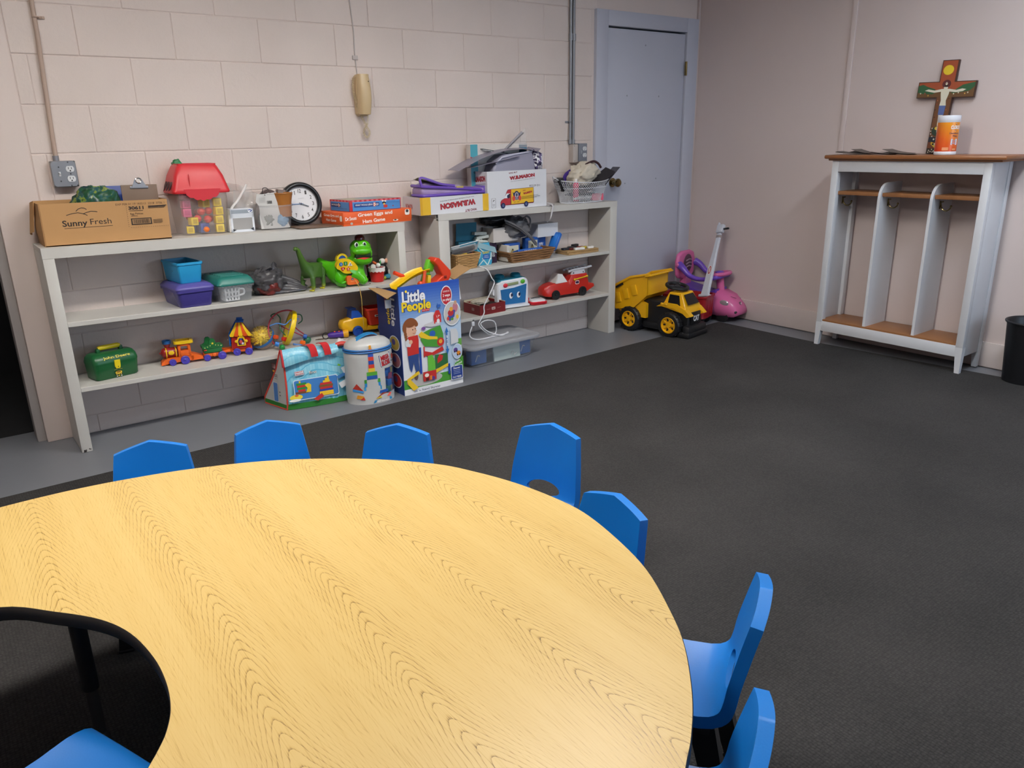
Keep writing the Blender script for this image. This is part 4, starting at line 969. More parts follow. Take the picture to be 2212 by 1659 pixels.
# ================================================================== LEFT UNIT, LOWER SHELF
def toolbox():
    t = thing('toy_toolbox', 'dark green toy toolbox with a yellow handle and latch', 'toolbox', M=onA(2, .085, -.130, 14))
    G = mat('green toolbox plastic', '1a5a30', .32, 0, .05); Y = pl('e6cf1e', .35); w, d = .205, .120
    b = MB(); b.loft([[(x, y, z) for x, y in rrect(ww, dd, .022, 5)] for ww, dd, z in ((w - .02, d - .016, 0), (w - .008, d - .006, .006), (w, d, .068), (w, d, .074))], G); b.build('body', t, 45)
    l = MB(); l.loft([[(x, y, z) for x, y in rrect(ww, dd, .022, 5)] for ww, dd, z in ((w + .003, d + .003, .074), (w + .003, d + .003, .084), (w - .002, d - .012, .102), (w - .016, d - .040, .116), (w - .03, d - .062, .120))], G); ld = l.build('lid', t, 45)
    for s_ in (-1, 1): MB().box((s_ * .052, .004, .126), (.018, .022, .024), G, bev=.005).build('handle_post', ld)
    MB().tube([(-.050, .004, .137), (-.042, .004, .139), (.042, .004, .139), (.050, .004, .137)], [.009, .0115, .0115, .009], Y, 14).build('handle', t)
    MB().prism([(-.013, .055), (-.0115, .055), (-.0085, .046), (.0085, .046), (.0115, .055), (.013, .080), (.013, .086), (-.013, .086)], -d / 2 - .006, -d / 2 + .01, Y, 'y').build('latch', t)
    MB().sph((.001, -d / 2 - .006, .054), .0022, BLACK, 8).build('latch_hole', t)
    a = Art((-.075, -.0635, .086), (.15, 0, 0), (0, .016, .0225), lift=.0045); a.text('John Deere', .52, .50, .82, .62, pr('d9d04a'), .02); a.build('lettering', ld)
    a = Art((-.045, -d / 2 - .0006, .004), (.09, 0, 0), (0, .0, .044), lift=.0012)
    a.text('JOHN DEERE', .5, .80, .42, .06, pr('e6d24a'), .02, 0, 0, .12).ell(.5, .48, .17, .2, pr('d8b62c')).ell(.5, .56, .12, .12, pr('8a6a1c')).ell(.39, .28, .07, .09, pr('2a2416')).ell(.61, .28, .07, .09, pr('2a2416')).ell(.39, .28, .03, .04, pr('e8d65a')).ell(.61, .28, .03, .04, pr('e8d65a')).ell(.40, .10, .03, .05, WHITE).ell(.62, .10, .03, .05, WHITE).ell(.5, .13, .05, .06, pr('d8b62c')); a.build('sticker', t)
toolbox()
def train():
    OR = pl('e8661f', .35); RD = pl('8f1c1a', .35); PUR = pl('4a3fae', .4); Y = pl('efc41f', .35); GR = pl('1f6b36', .4)
    def wheels(t, xs, r, y=.034):
        for x in xs:
            for s_ in (-1, 1):
                w = MB(); w.lathe([(.003, 0), (r, 0), (r, .010), (r * .86, .012), (r * .80, .009), (r * .3, .010), (.003, .013)], PUR, 22, T(x, s_ * y, r) @ RX(90 if s_ < 0 else -90)); w.build('wheel', t, 40)
    t = thing('toy_train_engine', 'orange and red toy train engine with a blue funnel', 'toy train', M=onA(2, .385, -.108, -8))
    b = MB(); b.prism([(-.07, .004), (-.066, .026), (-.05, .034), (-.03, .036), (.07, .036), (.07, .014), (-.04, .010)], -.026, .026, OR, 'y'); b.build('chassis', t)
    cow = MB(); cow.loft([[(-.048, -.028, .034), (-.048, .028, .034), (-.048, .028, .008), (-.048, -.028, .008)], [(-.076, -.024, .018), (-.076, .024, .018), (-.080, .026, .003), (-.080, -.026, .003)]], OR); cow.build('cowcatcher', t)
    b = MB(); b.lathe([(.001, -.074), (.012, -.073), (.022, -.066), (.025, -.056), (.025, .0)], RD, 24, T(0, 0, .060) @ RY(90)); bo = b.build('boiler', t, 45)
    for x in (-.050, -.006): MB().tube([(x, .0255 * cos(a), .060 + .0255 * sin(a)) for a in [2 * pi * i / 24 for i in range(24)]], .0028, Y, 6, True).build('boiler_band', bo)
    MB().sph((-.028, -.0245, .062), (.014, .003, .011), Y, 14).build('badge', bo); MB().sph((-.076, 0, .06), .005, RD, 10).build('nose', bo)
    f = MB(); f.lathe([(.011, .080), (.012, .090), (.018, .104)], RD, 20, T(-.042, 0, 0)); fu = f.build('funnel', t, 45)
    MB().lathe([(.018, .104), (.0205, .107), (.0205, .122), (.017, .122), (.015, .108)], pl('2467ad'), 22, T(-.042, 0, 0), caps=False).build('funnel_cap', fu, 45)
    c = MB()
    for x in (.004, .05):
        for y in (-.024, .024): c.bx(x, x + .012, y - .004, y + .004, .036, .104, OR, .001)
    c.bx(.004, .062, -.028, .028, .036, .066, OR, .003).bx(.004, .062, -.028, -.022, .09, .104, OR, .001).bx(.004, .062, .022, .028, .09, .104, OR, .001); c.build('cab', t)
    r = MB(); q = rrect(.090, .068, .014, 4); qi = rrect(.062, .040, .008, 4)
    r.loft([[(x + .032, y, z) for x, y in o] for o, z in ((q, .102), (q, .116), (qi, .116), (qi, .104))], Y, caps=False); r.build('cab_roof', t, 40)
    wheels(t, (-.028,), .0165, .030); wheels(t, (.030,), .021, .030)
    MB().loft([[(.06, -.026, .012), (.06, .026, .012), (.06, .026, .05), (.06, -.026, .05)], [(.115, -.026, .014), (.115, .026, .014), (.115, .026, .028), (.115, -.026, .028)]], OR).build('tender_ramp', t)
    t = thing('toy_train_car', 'toy train car with a green seat load on an orange base', 'toy train', M=onA(2, .548, -.128, -6))
    MB().box((.004, 0, .026), (.098, .05, .020), OR, bev=.005).build('chassis', t); MB().sph((.004, -.026, .025), (.010, .004, .010), OR, 12).build('boss', t)
    g = MB(); g.box((0, 0, .048), (.088, .056, .022), GR, bev=.003).box((0, 0, .066), (.100, .062, .016), GR, bev=.003); gb = g.build('seat_box', t)
    for y, dx in ((-.026, .0), (.022, -.014)): MB().prism([(x + dx, z) for x, z in ((-.034, .07), (-.016, .082), (-.012, .104), (-.006, .110), (.006, .110), (.012, .104), (.016, .082), (.034, .07))], y - .006, y + .006, GR, 'y').build('seat_back', gb)
    a = Art((-.05, -.0321, .055), (.10, 0, 0), (0, 0, .05), lift=.0004)
    for x, y in ((.12, .22), (.25, .30), (.38, .40), (.64, .42), (.77, .36), (.9, .32)): a.ell(x, y, .025, .05, pr('e2dc7c'), 8)
    a.poly([(.5 + (.08 if k % 2 == 0 else .035) * sin(2 * pi * k / 10), .62 + (.16 if k % 2 == 0 else .07) * cos(2 * pi * k / 10)) for k in range(10)], pr('efd23a')).rect(.06, -.06, .2, .05, pr('c8402a')); a.build('star_print', gb)
    wheels(t, (-.032,), .0165, .030); wheels(t, (.040,), .020, .030)
    MB().tube([(.052, 0, .026), (.075, -.004, .03), (.085, -.006, .03)], .007, OR, 10).build('coupling', t)
    t = thing('toy_train_wagon', 'red circus-tent toy train wagon with a yellow striped roof', 'toy train', M=onA(2, .700, -.120, -22))
    MB().box((0, 0, .026), (.098, .058, .022), OR, bev=.004).build('chassis', t)
    MB().loft([[(-.05, -.02, .016), (-.05, .02, .016), (-.05, .02, .034), (-.05, -.02, .034)], [(-.098, -.008, .022), (-.098, .008, .022), (-.098, .008, .036), (-.098, -.008, .036)]], OR).build('drawbar', t)
    h = MB(); h.loft([[(-.045, -.034, .034), (.045, -.034, .034), (.045, .034, .034), (-.045, .034, .034)], [(-.043, -.034, .112), (.047, -.034, .105), (.047, .034, .105), (-.043, .034, .112)], [(-.012, -.022, .165), (.016, -.022, .162), (.016, .022, .162), (-.012, .022, .165)]], pl('a8251c', .35)); hs = h.build('house', t, 20)
    # striped tent front: one scalloped strip after another
    for i in range(5):
        f0, f1 = i / 5, (i + 1) / 5
        xa, xb = -.05 + .108 * f0, -.05 + .108 * f1; ta, tb = -.014 + .032 * f0, -.014 + .032 * f1
        m = MB(); m.loft([[(ta, -.030, .170), (tb, -.030, .168), (tb, -.026, .168), (ta, -.026, .170)], [((xa + ta) / 2, -.040, .135), ((xb + tb) / 2, -.040, .134), ((xb + tb) / 2, -.034, .134), ((xa + ta) / 2, -.034, .135)], [(xa, -.043, .108), (xb, -.043, .106), (xb, -.037, .106), (xa, -.037, .108)], [(xa + .003, -.043, .100), (xb - .003, -.043, .099), (xb - .003, -.037, .099), (xa + .003, -.037, .100)]], Y if i % 2 == 0 else pl('e0551f')); m.build('tent_stripe', hs, 40)
    w = MB(); w.prism([(-.020, .05), (.020, .05), (.022, .075), (.014, .096), (0, .102), (-.014, .096), (-.022, .075)], -.040, -.033, Y, 'y', M=T(.004, 0, 0)); wf = w.build('window_frame', hs)
    MB().prism([(-.014, .055), (.014, .055), (.015, .075), (.009, .090), (-.009, .090), (-.015, .075)], -.0408, -.038, pl('3a2440'), 'y', M=T(.004, 0, 0)).build('picture', wf)
    MB().sph((.002, -.041, .07), (.008, .0015, .010), pl('c24a50'), 12).sph((.010, -.041, .062), (.006, .0015, .006), pl('d8d4e0'), 10).sph((.002, -.0405, .084), (.008, .0012, .004), pl('2c4fae'), 10).build('picture_figure', wf)
    for x in (-.020, .028): MB().sph((x, -.041, .074), (.008, .004, .008), Y, 12).build('frame_knob', wf)
    BB = pl('2360b4', .35); g = MB()
    for y in (-.028, .028):
        g.tube([(-.053, y, .052), (-.051, y, .115), (-.016, y * .75, .172)], .0035, BB, 6)
    for p in ((-.053, .052), (-.051, .115)): g.tube([(p[0], -.028, p[1]), (p[0], .028, p[1])], .0035, BB, 6)
    g.box((.003, 0, .172), (.040, .046, .010), BB, bev=.003).box((.003, 0, .183), (.030, .008, .016), BB, bev=.003); g.build('blue_frame', hs)
    wheels(t, (-.022, .036), .0185, .033)
train()
# sensory ball
t = thing('toy_ball', 'see-through toy ball with yellow filling and a blue band', 'ball', M=onA(2, .815, -.105) @ T(0, 0, .066) @ RY(-38) @ RX(20))
MB().lathe([(.0001, -.066)] + [(.066 * cos(rad(a)), .066 * sin(rad(a))) for a in range(-80, -9, 10)] + [(.066, -.008)], cl('c9b0a0', .45, .1), 28, caps=False).build('clear_half', t, 60)
MB().lathe([(.0662, -.009), (.0675, -.007), (.0675, .007), (.0662, .009)], pl('2668a8'), 32, caps=False).build('band', t)
def spiky():
    b = MB(); b.sph((0, 0, .0), (.045, .045, .045), pl('e8c81e', .3), 16)
    r_ = random.Random(3)
    for i in range(130):
        z = r_.uniform(-.1, 1); a = r_.uniform(0, 2 * pi); q = math.sqrt(max(0, 1 - z * z)); d_ = Vector((q * cos(a), q * sin(a), z))
        b.tube([d_ * .042, d_ * .061], [.0045, .002], pl('e8c81e', .3), 5)
    o = b.build('yellow_filling', t, 40); o['kind'] = 'stuff'
spiky()
MB().lathe([(.0665 * cos(rad(a)), .0665 * sin(rad(a))) for a in range(8, 90, 8)] + [(.0001, .0665)], cl('f3ead0', .92, .05), 28, caps=False).build('clear_half', t, 60)
b = MB(); r_ = random.Random(5)
for i in range(34):
    a = r_.uniform(0, 2 * pi); q = r_.uniform(.0, .048); z = -r_.uniform(.022, .052); q = min(q, math.sqrt(max(.0001, .060 ** 2 - z * z))); b.sph((q * cos(a), q * sin(a), z), .005, pl(r_.choice(['d8402c', 'e8a02c', 'd07a3a', 'c8c0b8'])), 8, k=6)
o = b.build('tiny_beads', t); o['kind'] = 'stuff'
# bead and ring toy
def bead_toy():
    t = thing('bead_maze', 'round bead maze toy with a tilted yellow ring and coloured wires', 'bead toy', M=onA(2, .930, -.135))
    Y = pl('efcb12', .35); c = Vector((.03, 0, .100))
    RM = T(.028, 0, .100) @ RZ(-14) @ RY(20)
    m = MB(); n = 44
    m.loft([[(x, r * cos(2 * pi * k / n), r * sin(2 * pi * k / n)) for k in range(n)] for r, x in ((.074, -.010), (.092, -.012), (.095, -.004), (.095, .004), (.092, .012), (.074, .010), (.074, -.010))], Y, M=RM, caps=False); m.build('yellow_ring', t, 40)
    def wire(pts, col, nm='wire', r=.0032, M=I4, k=8): return MB().tube(crom(pts, k), r, pl(col, .3), 8, M=M).build(nm, t)
    wire([(-.072, -.02, .03), (-.092, -.015, .09), (-.075, 0, .15), (-.03, 0, .188), (.02, 0, .196), (.058, 0, .186)], 'b83a4a', 'red_arc', .0042)
    wire([(-.085, -.02, .13), (-.045, -.025, .138), (-.005, -.03, .128), (.03, -.03, .15), (.075, -.02, .145)], '4f83c8')
    wire([(-.045, .03, .155), (-.055, .03, .172), (-.03, .03, .18), (-.012, .02, .158), (-.02, 0, .135), (-.03, -.02, .105), (-.01, -.03, .07)], '2f6b46')
    wire([(.075, .02, .165), (.105, .02, .155), (.108, .02, .125), (.085, .02, .11)], '2f6b46')
    wire([(-.02, .03, .12), (.03, .02, .085), (.08, .01, .055), (.11, 0, .035)], 'a52a3c')
    wire([(.065, .04, .10), (.085, .035, .075), (.12, .02, .04), (.12, -.01, .02)], 'a52a3c')
    wire([(.02, -.05, .022), (.05, -.055, .012), (.085, -.05, .014)], '4f83c8', r=.005)
    wire([(-.07, -.01, .08), (-.08, 0, .055), (-.065, -.01, .04)], '2a3f7a')
    MB().lathe([(.0001, .002), (.07, .002), (.078, .006), (.07, .014), (.0001, .016)], cl('cfc8c2', .5, .1), 32, T(.01, 0, 0)).build('clear_base', t, 40)
    for x, y, z, c_, k in ((-.062, -.03, .068, 'd9521f', 0), (-.020, -.035, .052, 'c9301f', 0), (-.068, -.055, .036, '2b78c8', 1), (-.045, -.062, .016, '1f8a3e', 2), (.072, -.055, .022, 'ee6a1a', 0), (.105, -.01, .042, '2a5fb0', 1)):
        b = MB()
        if k == 0: b.box((0, 0, 0), (.024, .024, .022), pl(c_), bev=.006, M=T(x, y, z) @ RZ(30) @ RY(20))
        elif k == 1: b.cyl((-.010, 0, 0), (.010, 0, 0), .0125, pl(c_), 16, M=T(x, y, z) @ RZ(-25) @ RY(20))
        else: b.sph((x, y, z), .0145, pl(c_), 14)
        b.build('bead', t)
    MB().sph((.118, -.005, .020), (.022, .016, .018), pl('2c6a4c', .4), 14).build('frog_end', t)
bead_toy()
t = thing('toy_torch', 'purple and yellow toy torch with a black ring on the lower shelf', 'toy torch', M=onA(2, 1.225, -.135, -18))
MB().tube([(-.050, 0, .018), (-.035, 0, .020), (.0, 0, .021), (.034, 0, .022)], [.010, .016, .018, .0185], pl('4b2a94', .35), 18).build('body', t); MB().tube([(.032, 0, .022), (.046, 0, .023), (.062, 0, .023)], [.018, .022, .021], pl('e9a91c', .35), 18).build('head', t)
for x in (-.012, .012): MB().sph((x, -.004, .039), (.006, .006, .004), pl('e0583a'), 10).build('button', t)
MB().tube([(-.062 + .017 * cos(a), .002, .018 + .017 * sin(a)) for a in [2 * pi * i / 20 for i in range(20)]], .0028, BLACK, 7, True).build('ring', t); MB().tube([(-.07, 0, .003), (-.10, -.004, .004), (-.12, -.006, .003)], [.003, .003, .002], pl('5b4a3a', .6), 7).build('strap_end', t)
def mini_truck():
    t = thing('toy_dump_truck', 'small yellow toy dump truck with a red bed, behind the boxed playset', 'toy truck', M=onA(2, 1.395, -.125, -3))
    Y = pl('edb416', .3); B_ = pl('1f4fae', .3)
    m = MB(); m.loft([[(x, y * w, z) for x, y, z in ((-.145, -1, .045), (-.145, 1, .045), (-.145, 1, .08), (-.145, -1, .08))] if False else [(x0, -w, z0), (x0, w, z0), (x0, w, z1), (x0, -w, z1)] for x0, w, z0, z1 in ((-.145, .024, .050, .078), (-.130, .036, .034, .092), (-.07, .042, .026, .106), (-.01, .042, .026, .104), (.012, .036, .030, .088))], Y); m.build('hood', t, 60).modifiers.new('b', 'BEVEL').width = .008
    m = MB(); m.loft([[(-.085, -.036, .100), (-.085, .036, .100), (-.012, .036, .098), (-.012, -.036, .098)], [(-.078, -.03, .148), (-.078, .03, .148), (-.038, .026, .142), (-.038, -.026, .142)]], B_); m.box((-.072, 0, .155), (.04, .066, .008), B_, M=RY(0), bev=.002); m.build('cab', t)
    MB().box((.055, 0, .036), (.15, .07, .026), Y, bev=.006).build('chassis', t)
    m = MB(); o0, o1 = rrect(.085, .085, .012, 4), rrect(.125, .105, .014, 4); m.loft([[(x + .065, y, .052) for x, y in o0], [(x + .068, y, .135) for x, y in o1], [(x * 1.06 + .068, y * 1.06, .138) for x, y in o1], [(x * 1.06 + .068, y * 1.06, .148) for x, y in o1], [(x * .95 + .068, y * .95, .148) for x, y in o1], [(x * .93 + .065, y * .93, .058) for x, y in o0]], pl('cf3a26', .35)); bd = m.build('dump_bed', t, 40)
    MB().box((.062, -.054, .105), (.026, .002, .011), pr('e9e4e2'), bev=.0008).box((.062, -.0548, .105), (.020, .001, .006), pr('3a2a2a')).build('badge', bd)
    for x in (-.055, .10):
        for s_ in (-1, 1): MB().lathe([(.003, 0), (.028, 0), (.030, .003), (.030, .014), (.020, .017), (.018, .013), (.006, .013), (.005, .018), (.001, .018)], B_, 24, T(x, s_ * .034, .030) @ RX(90 if s_ < 0 else -90)).build('wheel', t, 40)
mini_truck()
def N_col(nt, v):
    s_ = N(nt, 'SeparateColor'); nt.links.new(v.outputs['Color'], s_.inputs[0]); return s_.outputs[0]
# ================================================================== RIGHT UNIT, TOP BOARD
def sheetbox(t, w, d, h, m, th=.004, nm=('front_panel', 'back_panel', 'side_panel', 'side_panel'), bottom=True, inner=None):
    o = [MB().bx(-w / 2, w / 2, -d / 2, -d / 2 + th, 0, h, m).build(nm[0], t, 0), MB().bx(-w / 2, w / 2, d / 2 - th, d / 2, 0, h, m).build(nm[1], t, 0),
         MB().bx(-w / 2, -w / 2 + th, -d / 2 + th, d / 2 - th, 0, h, m).build(nm[2], t, 0), MB().bx(w / 2 - th, w / 2, -d / 2 + th, d / 2 - th, 0, h, m).build(nm[3], t, 0)]
    if bottom: MB().bx(-w / 2 + th, w / 2 - th, -d / 2 + th, d / 2 - th, 0, th, m).build('bottom', t, 0)
    return o
RDK = pr('b8323c'); NAVY = pr('1f2a55'); YEL = pr('e8b92c'); WCARD = mat('white card', 'dcdde2', .6, 0, .02)
def mason(a, x, y, w, h, flip=False, tag_=True):
    r = 180 if flip else 0; s_ = -1 if flip else 1
    a.text('WHO BUT', x - s_ * w * .36, y + s_ * h * .70, w * .34, h * .26, NAVY if False else pr('7a2430'), .03, r + 4)
    a.text('W.B.MASON', x + .0, y, w, h * .62, pr('5c1c2a'), .075, r + 4); a.text('W.B.MASON', x, y, w, h * .62, RDK, .03, r + 4)
    if tag_: a.text('FOR OFFICE SUPPLIES, FURNITURE & PRINTING', x + s_ * w * .02, y - s_ * h * .56, w * .96, h * .12, pr('4a4250'), 0, r + 4)
t = thing('box_lid', 'white and yellow cardboard box lid lying upside down, under the purple bag', 'box lid', M=onB(0, 2.00, -.108, -1))
w, d, h = .468, .20, .098
f = sheetbox(t, w, d, h, WCARD)
a = Art((-w / 2, -d / 2, 0), (w, 0, 0), (0, 0, h)); a.rect(0, 0, .035, 1, pr('d9a51e')).rect(.035, 0, .145, 1, YEL).rect(.91, 0, 1, 1, YEL); mason(a, .54, .50, .52, .56, True); a.build('printing', f[0])
a = Art((-w / 2, d / 2, 0), (0, -d, 0), (0, 0, h)); a.rect(0, 0, 1, 1, WCARD).text('W.B.MASON', .35, .45, .4, .3, RDK, .04); a.build('printing', f[2])
m = MB(); m.bx(-w / 2, w / 2 - .02, -.02, d / 2 - .004, h - .012, h - .009, pr('dccb84'));  m.build('folded_flap', t, 0)
# purple zipped pencil bag
def purple_bag():
    t = thing('purple_bag', 'purple see-through zip pouch with a silver buckle on the box lid', 'pouch', M=onB(0, 2.01, -.125) @ T(0, 0, .100))
    PF = mat('purple vinyl', '6c4fae', .25, 0, .15, 12); LV = mat('lilac film', 'a98fc4', .25, 0, .2, 14, clear=.25)
    m = MB(); m.loft([[(x * sx + dx, y * sy, z + dz * x) for x, y in rrect(.44, .12, .02, 5)] for sx, sy, z, dx, dz in ((.97, .9, .0, 0, 0), (1.0, 1.0, .012, 0, 0), (1.0, .96, .034, 0, -.02), (.86, .6, .052, -.02, -.06), (.6, .4, .056, -.04, -.1))], LV); m.build('pouch_body', t, 50)
    for z, sx in ((.006, 1.0), (.040, .95)):
        MB().tube([(x * sx - (.0 if z < .02 else .012), y, z + (.02 if z > .02 else 0) * (-x / .22) * 1.0 + .006 * sin(x * 14)) for x, y in rrect(.44, .12, .02, 5)], .009, PF, 8, True).build('piping', t)
    m = MB(); m.grid(lambda u, v: (-.215 + .24 * u, -.055 + .09 * v, .050 + .052 * (1 - u) ** 1.6 + .006 * sin(v * 5)), 12, 6, mat('olive lining', '8c8f5c', .5, 0, .3, 30), thick=.002); m.build('open_lining', t, 40)
    MB().tube(crom([(-.215, -.058, .055), (-.222, -.05, .095), (-.205, -.045, .104), (-.16, -.055, .09), (-.09, -.06, .066), (0, -.062, .052)], 5), .008, PF, 8).build('flap_edge', t)
    MB().box((-.01, -.062, .047), (.085, .006, .026), mat('silver vinyl', 'b9aac2', .2, .4), M=RY(6), bev=.002).build('silver_strap', t); MB().box((.035, -.066, .044), (.05, .004, .012), mat('gold tab', 'b3a25c', .4), bev=.002).build('tab', t)
    MB().loft([[(.19, -.05, .004), (.19, .05, .004), (.19, .05, .03), (.19, -.05, .03)], [(.238, -.058, -.012), (.238, .058, -.012), (.242, .06, .052), (.242, -.06, .052)]], PF).build('flared_end', t)
purple_bag()
# white carton with the van
t = thing('cardboard_box', 'white cardboard carton printed with a red and yellow delivery van', 'box', M=onB(0, 2.458, -.104, 0))
w, d, h = .456, .205, .226
f = sheetbox(t, w, d, h, WCARD)
a = Art((-w / 2, -d / 2, 0), (w, 0, 0), (0, 0, h)); mason(a, .58, .83, .43, .16)
a.text('85529 D1', .79, .575, .18, .05, INK, .0)
a.rr(.06, .06, .13, .31, .01, pr('7a7a80')).rr(.065, .065, .125, .305, .01, WCARD).line([(.085, .22), (.095, .26), (.11, .25)], .008, INK).line([(.075, .14), (.115, .14)], .006, pr('8a8a90')).line([(.08, .11), (.11, .11)], .005, pr('8a8a90'))
a.poly([(.205, .10), (.205, .20), (.225, .25), (.275, .29), (.31, .46), (.33, .51), (.385, .52), (.77, .535), (.775, .13), (.76, .11)], pr('6b1f2a'))
a.poly([(.21, .105), (.21, .195), (.23, .245), (.28, .285), (.315, .455), (.335, .505), (.385, .515), (.37, .115)], RDK)
a.poly([(.385, .12), (.385, .51), (.765, .525), (.765, .14)], YEL).poly([(.27, .29), (.31, .41), (.365, .41), (.36, .29)], pr('e8ecf0')).ell(.335, .33, .02, .05, NAVY).poly([(.335, .29), (.365, .29), (.365, .40), (.345, .40)], pr('33222a'))
a.ell(.475, .34, .05, .12, NAVY).ell(.477, .35, .03, .075, pr('c8c2ce')).poly([(.44, .23), (.51, .23), (.49, .31), (.46, .31)], pr('8a8498')).ell(.477, .36, .018, .045, pr('4a4458')).poly([(.41, .44), (.425, .30), (.45, .38)], NAVY).poly([(.545, .44), (.53, .30), (.505, .38)], NAVY).ell(.425, .27, .025, .07, pr('d8503a')).ell(.53, .27, .025, .07, pr('d8503a')).text('EST. 1898', .475, .17, .09, .03, pr('8a5a1c'))
a.text('W.B.MASON', .665, .40, .15, .055, RDK, .06, 8).text('WHO BUT', .605, .465, .05, .03, RDK, .03)
for i, y in enumerate((.27, .30, .24)): a.line([(.56, y), (.88 - .03 * i, y + .025)], .003, INK)
for x in (.245, .635): a.ell(x, .10, .036, .075, NAVY).ell(x, .10, .018, .04, pr('5a6690'))
a.build('printing', f[0])
a = Art((-w / 2, d / 2, 0), (0, -d, 0), (0, 0, h)); mason(a, .55, .80, .72, .24); a.rect(.90, .0, .99, .45, YEL); a.build('printing', f[2])
# things stuffed on top of the carton
CB = onB(0, 2.458, -.104) @ T(0, 0, .226)
LAV = mat('lavender-grey plastic', '8c8798', .35, 0, .08, 8)
t = thing('document_tray', 'lavender-grey plastic tray lying upside down in the white carton', 'tray', M=CB @ T(-.005, -.002, -.006) @ RY(-3))
m = MB(); m.loft([[(x + dx, y, z) for x, y in rrect(w_, d_, .02, 5)] for w_, d_, z, dx in ((.335, .165, -.02, .0), (.335, .165, 0, 0), (.30, .15, .07, .015), (.25, .14, .098, .035), (.24, .13, .104, .04))], mat('grey see-through plastic', '9c9aac', .25, 0, .05, clear=.12)); m.build('tray_shell', t, 30)
MB().tube([(-.14, -.078, .055), (-.09, -.078, .088), (.0, -.074, .098), (.15, -.07, .106)], .006, mat('pale tray edge', 'c3c2d4', .25), 8).build('folded_rim', t)
t = thing('grey_folder', 'wide lavender-grey folder draped over the tray in the white carton', 'folder', M=CB @ T(-.01, -.01, .0))
pts = [(-.41, .012), (-.33, .045), (-.22, .085), (-.10, .112), (.0, .122), (.10, .122), (.17, .108), (.20, .122)]
m = MB(); m.grid(lambda u, v: (lambda q: (q.x + .02 * v, -.085 + .15 * v, q.z + .012 * v - .01 * v * v * (1 - u)))(crom([(x, 0, z) for x, z in pts], 4)[min(28, int(u * 28 + .5))]), 28, 6, LAV, thick=.002); m.build('cover', t, 30)
MB().grid(lambda u, v: (-.30 + .34 * u, -.09 + .13 * v, .03 + .055 * u - .01 * v), 8, 4, LAV, thick=.0015).build('inner_sheet', t)
t = thing('game_box_end', 'white box with a turquoise end standing in the white carton', 'box', M=CB @ T(-.235, .045, -.14) @ RZ(-4))
g = MB().bx(-.02, .33, -.025, .025, 0, .295, mat('off-white card', 'd3ccc6', .6)).build('carton', t, 0); a = Art((-.02, -.025, 0), (.05, 0, 0), (0, 0, .295)); a.rect(0, 0, 1, 1, pr('4aa0b0')).text('GAME', .62, .72, .45, .24, pr('c43a44'), .03, 90).text('AB', .62, .45, .3, .1, INK, .03, 90); a.build('printing', g)
t = thing('black_folder', 'thin black-edged folder leaning in the white carton', 'folder', M=CB @ T(-.02, .02, .10) @ RY(9)); MB().bx(-.17, .10, -.03, .03, 0, .004, pl('1d1c22', .4), .001).build('cover', t); MB().bx(-.165, .095, -.028, .028, -.003, 0, WHITE).build('pages', t, 0)
t = thing('zip_bag', 'clear zip bag with a grey seal standing up from the white carton', 'bag', M=CB @ T(0, 0, .105))
m = MB(); m.grid(lambda u, v: (-.01 + .155 * u + .03 * v * u, .0 + .02 * v + .012 * noise.noise(Vector((u * 4, v * 4, 3))), .005 + .115 * u * (1 - v) + .02 * v + .02 * (1 - v)), 10, 6, ZB, thick=.0008); m.build('film', t, 40)
MB().loft([[(-.03, -.004, .0), (-.03, .004, .0), (-.03, .004, .012), (-.03, -.004, .012)], [(.125, -.004, .112), (.125, .004, .112), (.115, .004, .122), (.115, -.004, .122)]], cl('b5b1b8', .3, .15)).build('seal_strip', t, 0); MB().tube([(-.03, -.006, .002), (.127, -.006, .112)], .0022, pl('5a585f'), 6).build('zip', t)
t = thing('teal_folder', 'teal folder tucked behind the clear zip bag in the white carton', 'folder', M=CB @ T(.10, .03, .06) @ RY(2)); MB().bx(-.075, .075, -.004, .0, 0, .088, pl('1f6f92', .4), .003).build('cover', t); MB().bx(-.07, .072, .0, .003, 0, .092, WHITE).build('pages', t, 0)
crumple('bead_bag', 'clear bag of small white and purple pieces in the white carton', 'bag', CB @ T(.185, -.03, -.03), (.10, .13, .145), noisy('speckled pieces', lambda nt, b: (lambda tc, v: (nt.links.new(tc.outputs['Object'], v.inputs[0]), S(v, Scale=75.0), nt.links.new(ramp(nt, N_col(nt, v), [(.2, '2a2440'), (.4, '5a4a80'), (.55, '9c98a8'), (.7, 'e2e0e4')]), b.inputs[0]), S(b, Roughness=.3)))(N(nt, 'TexCoord'), N(nt, 'TexVoronoi'))), 31, .2, 3)
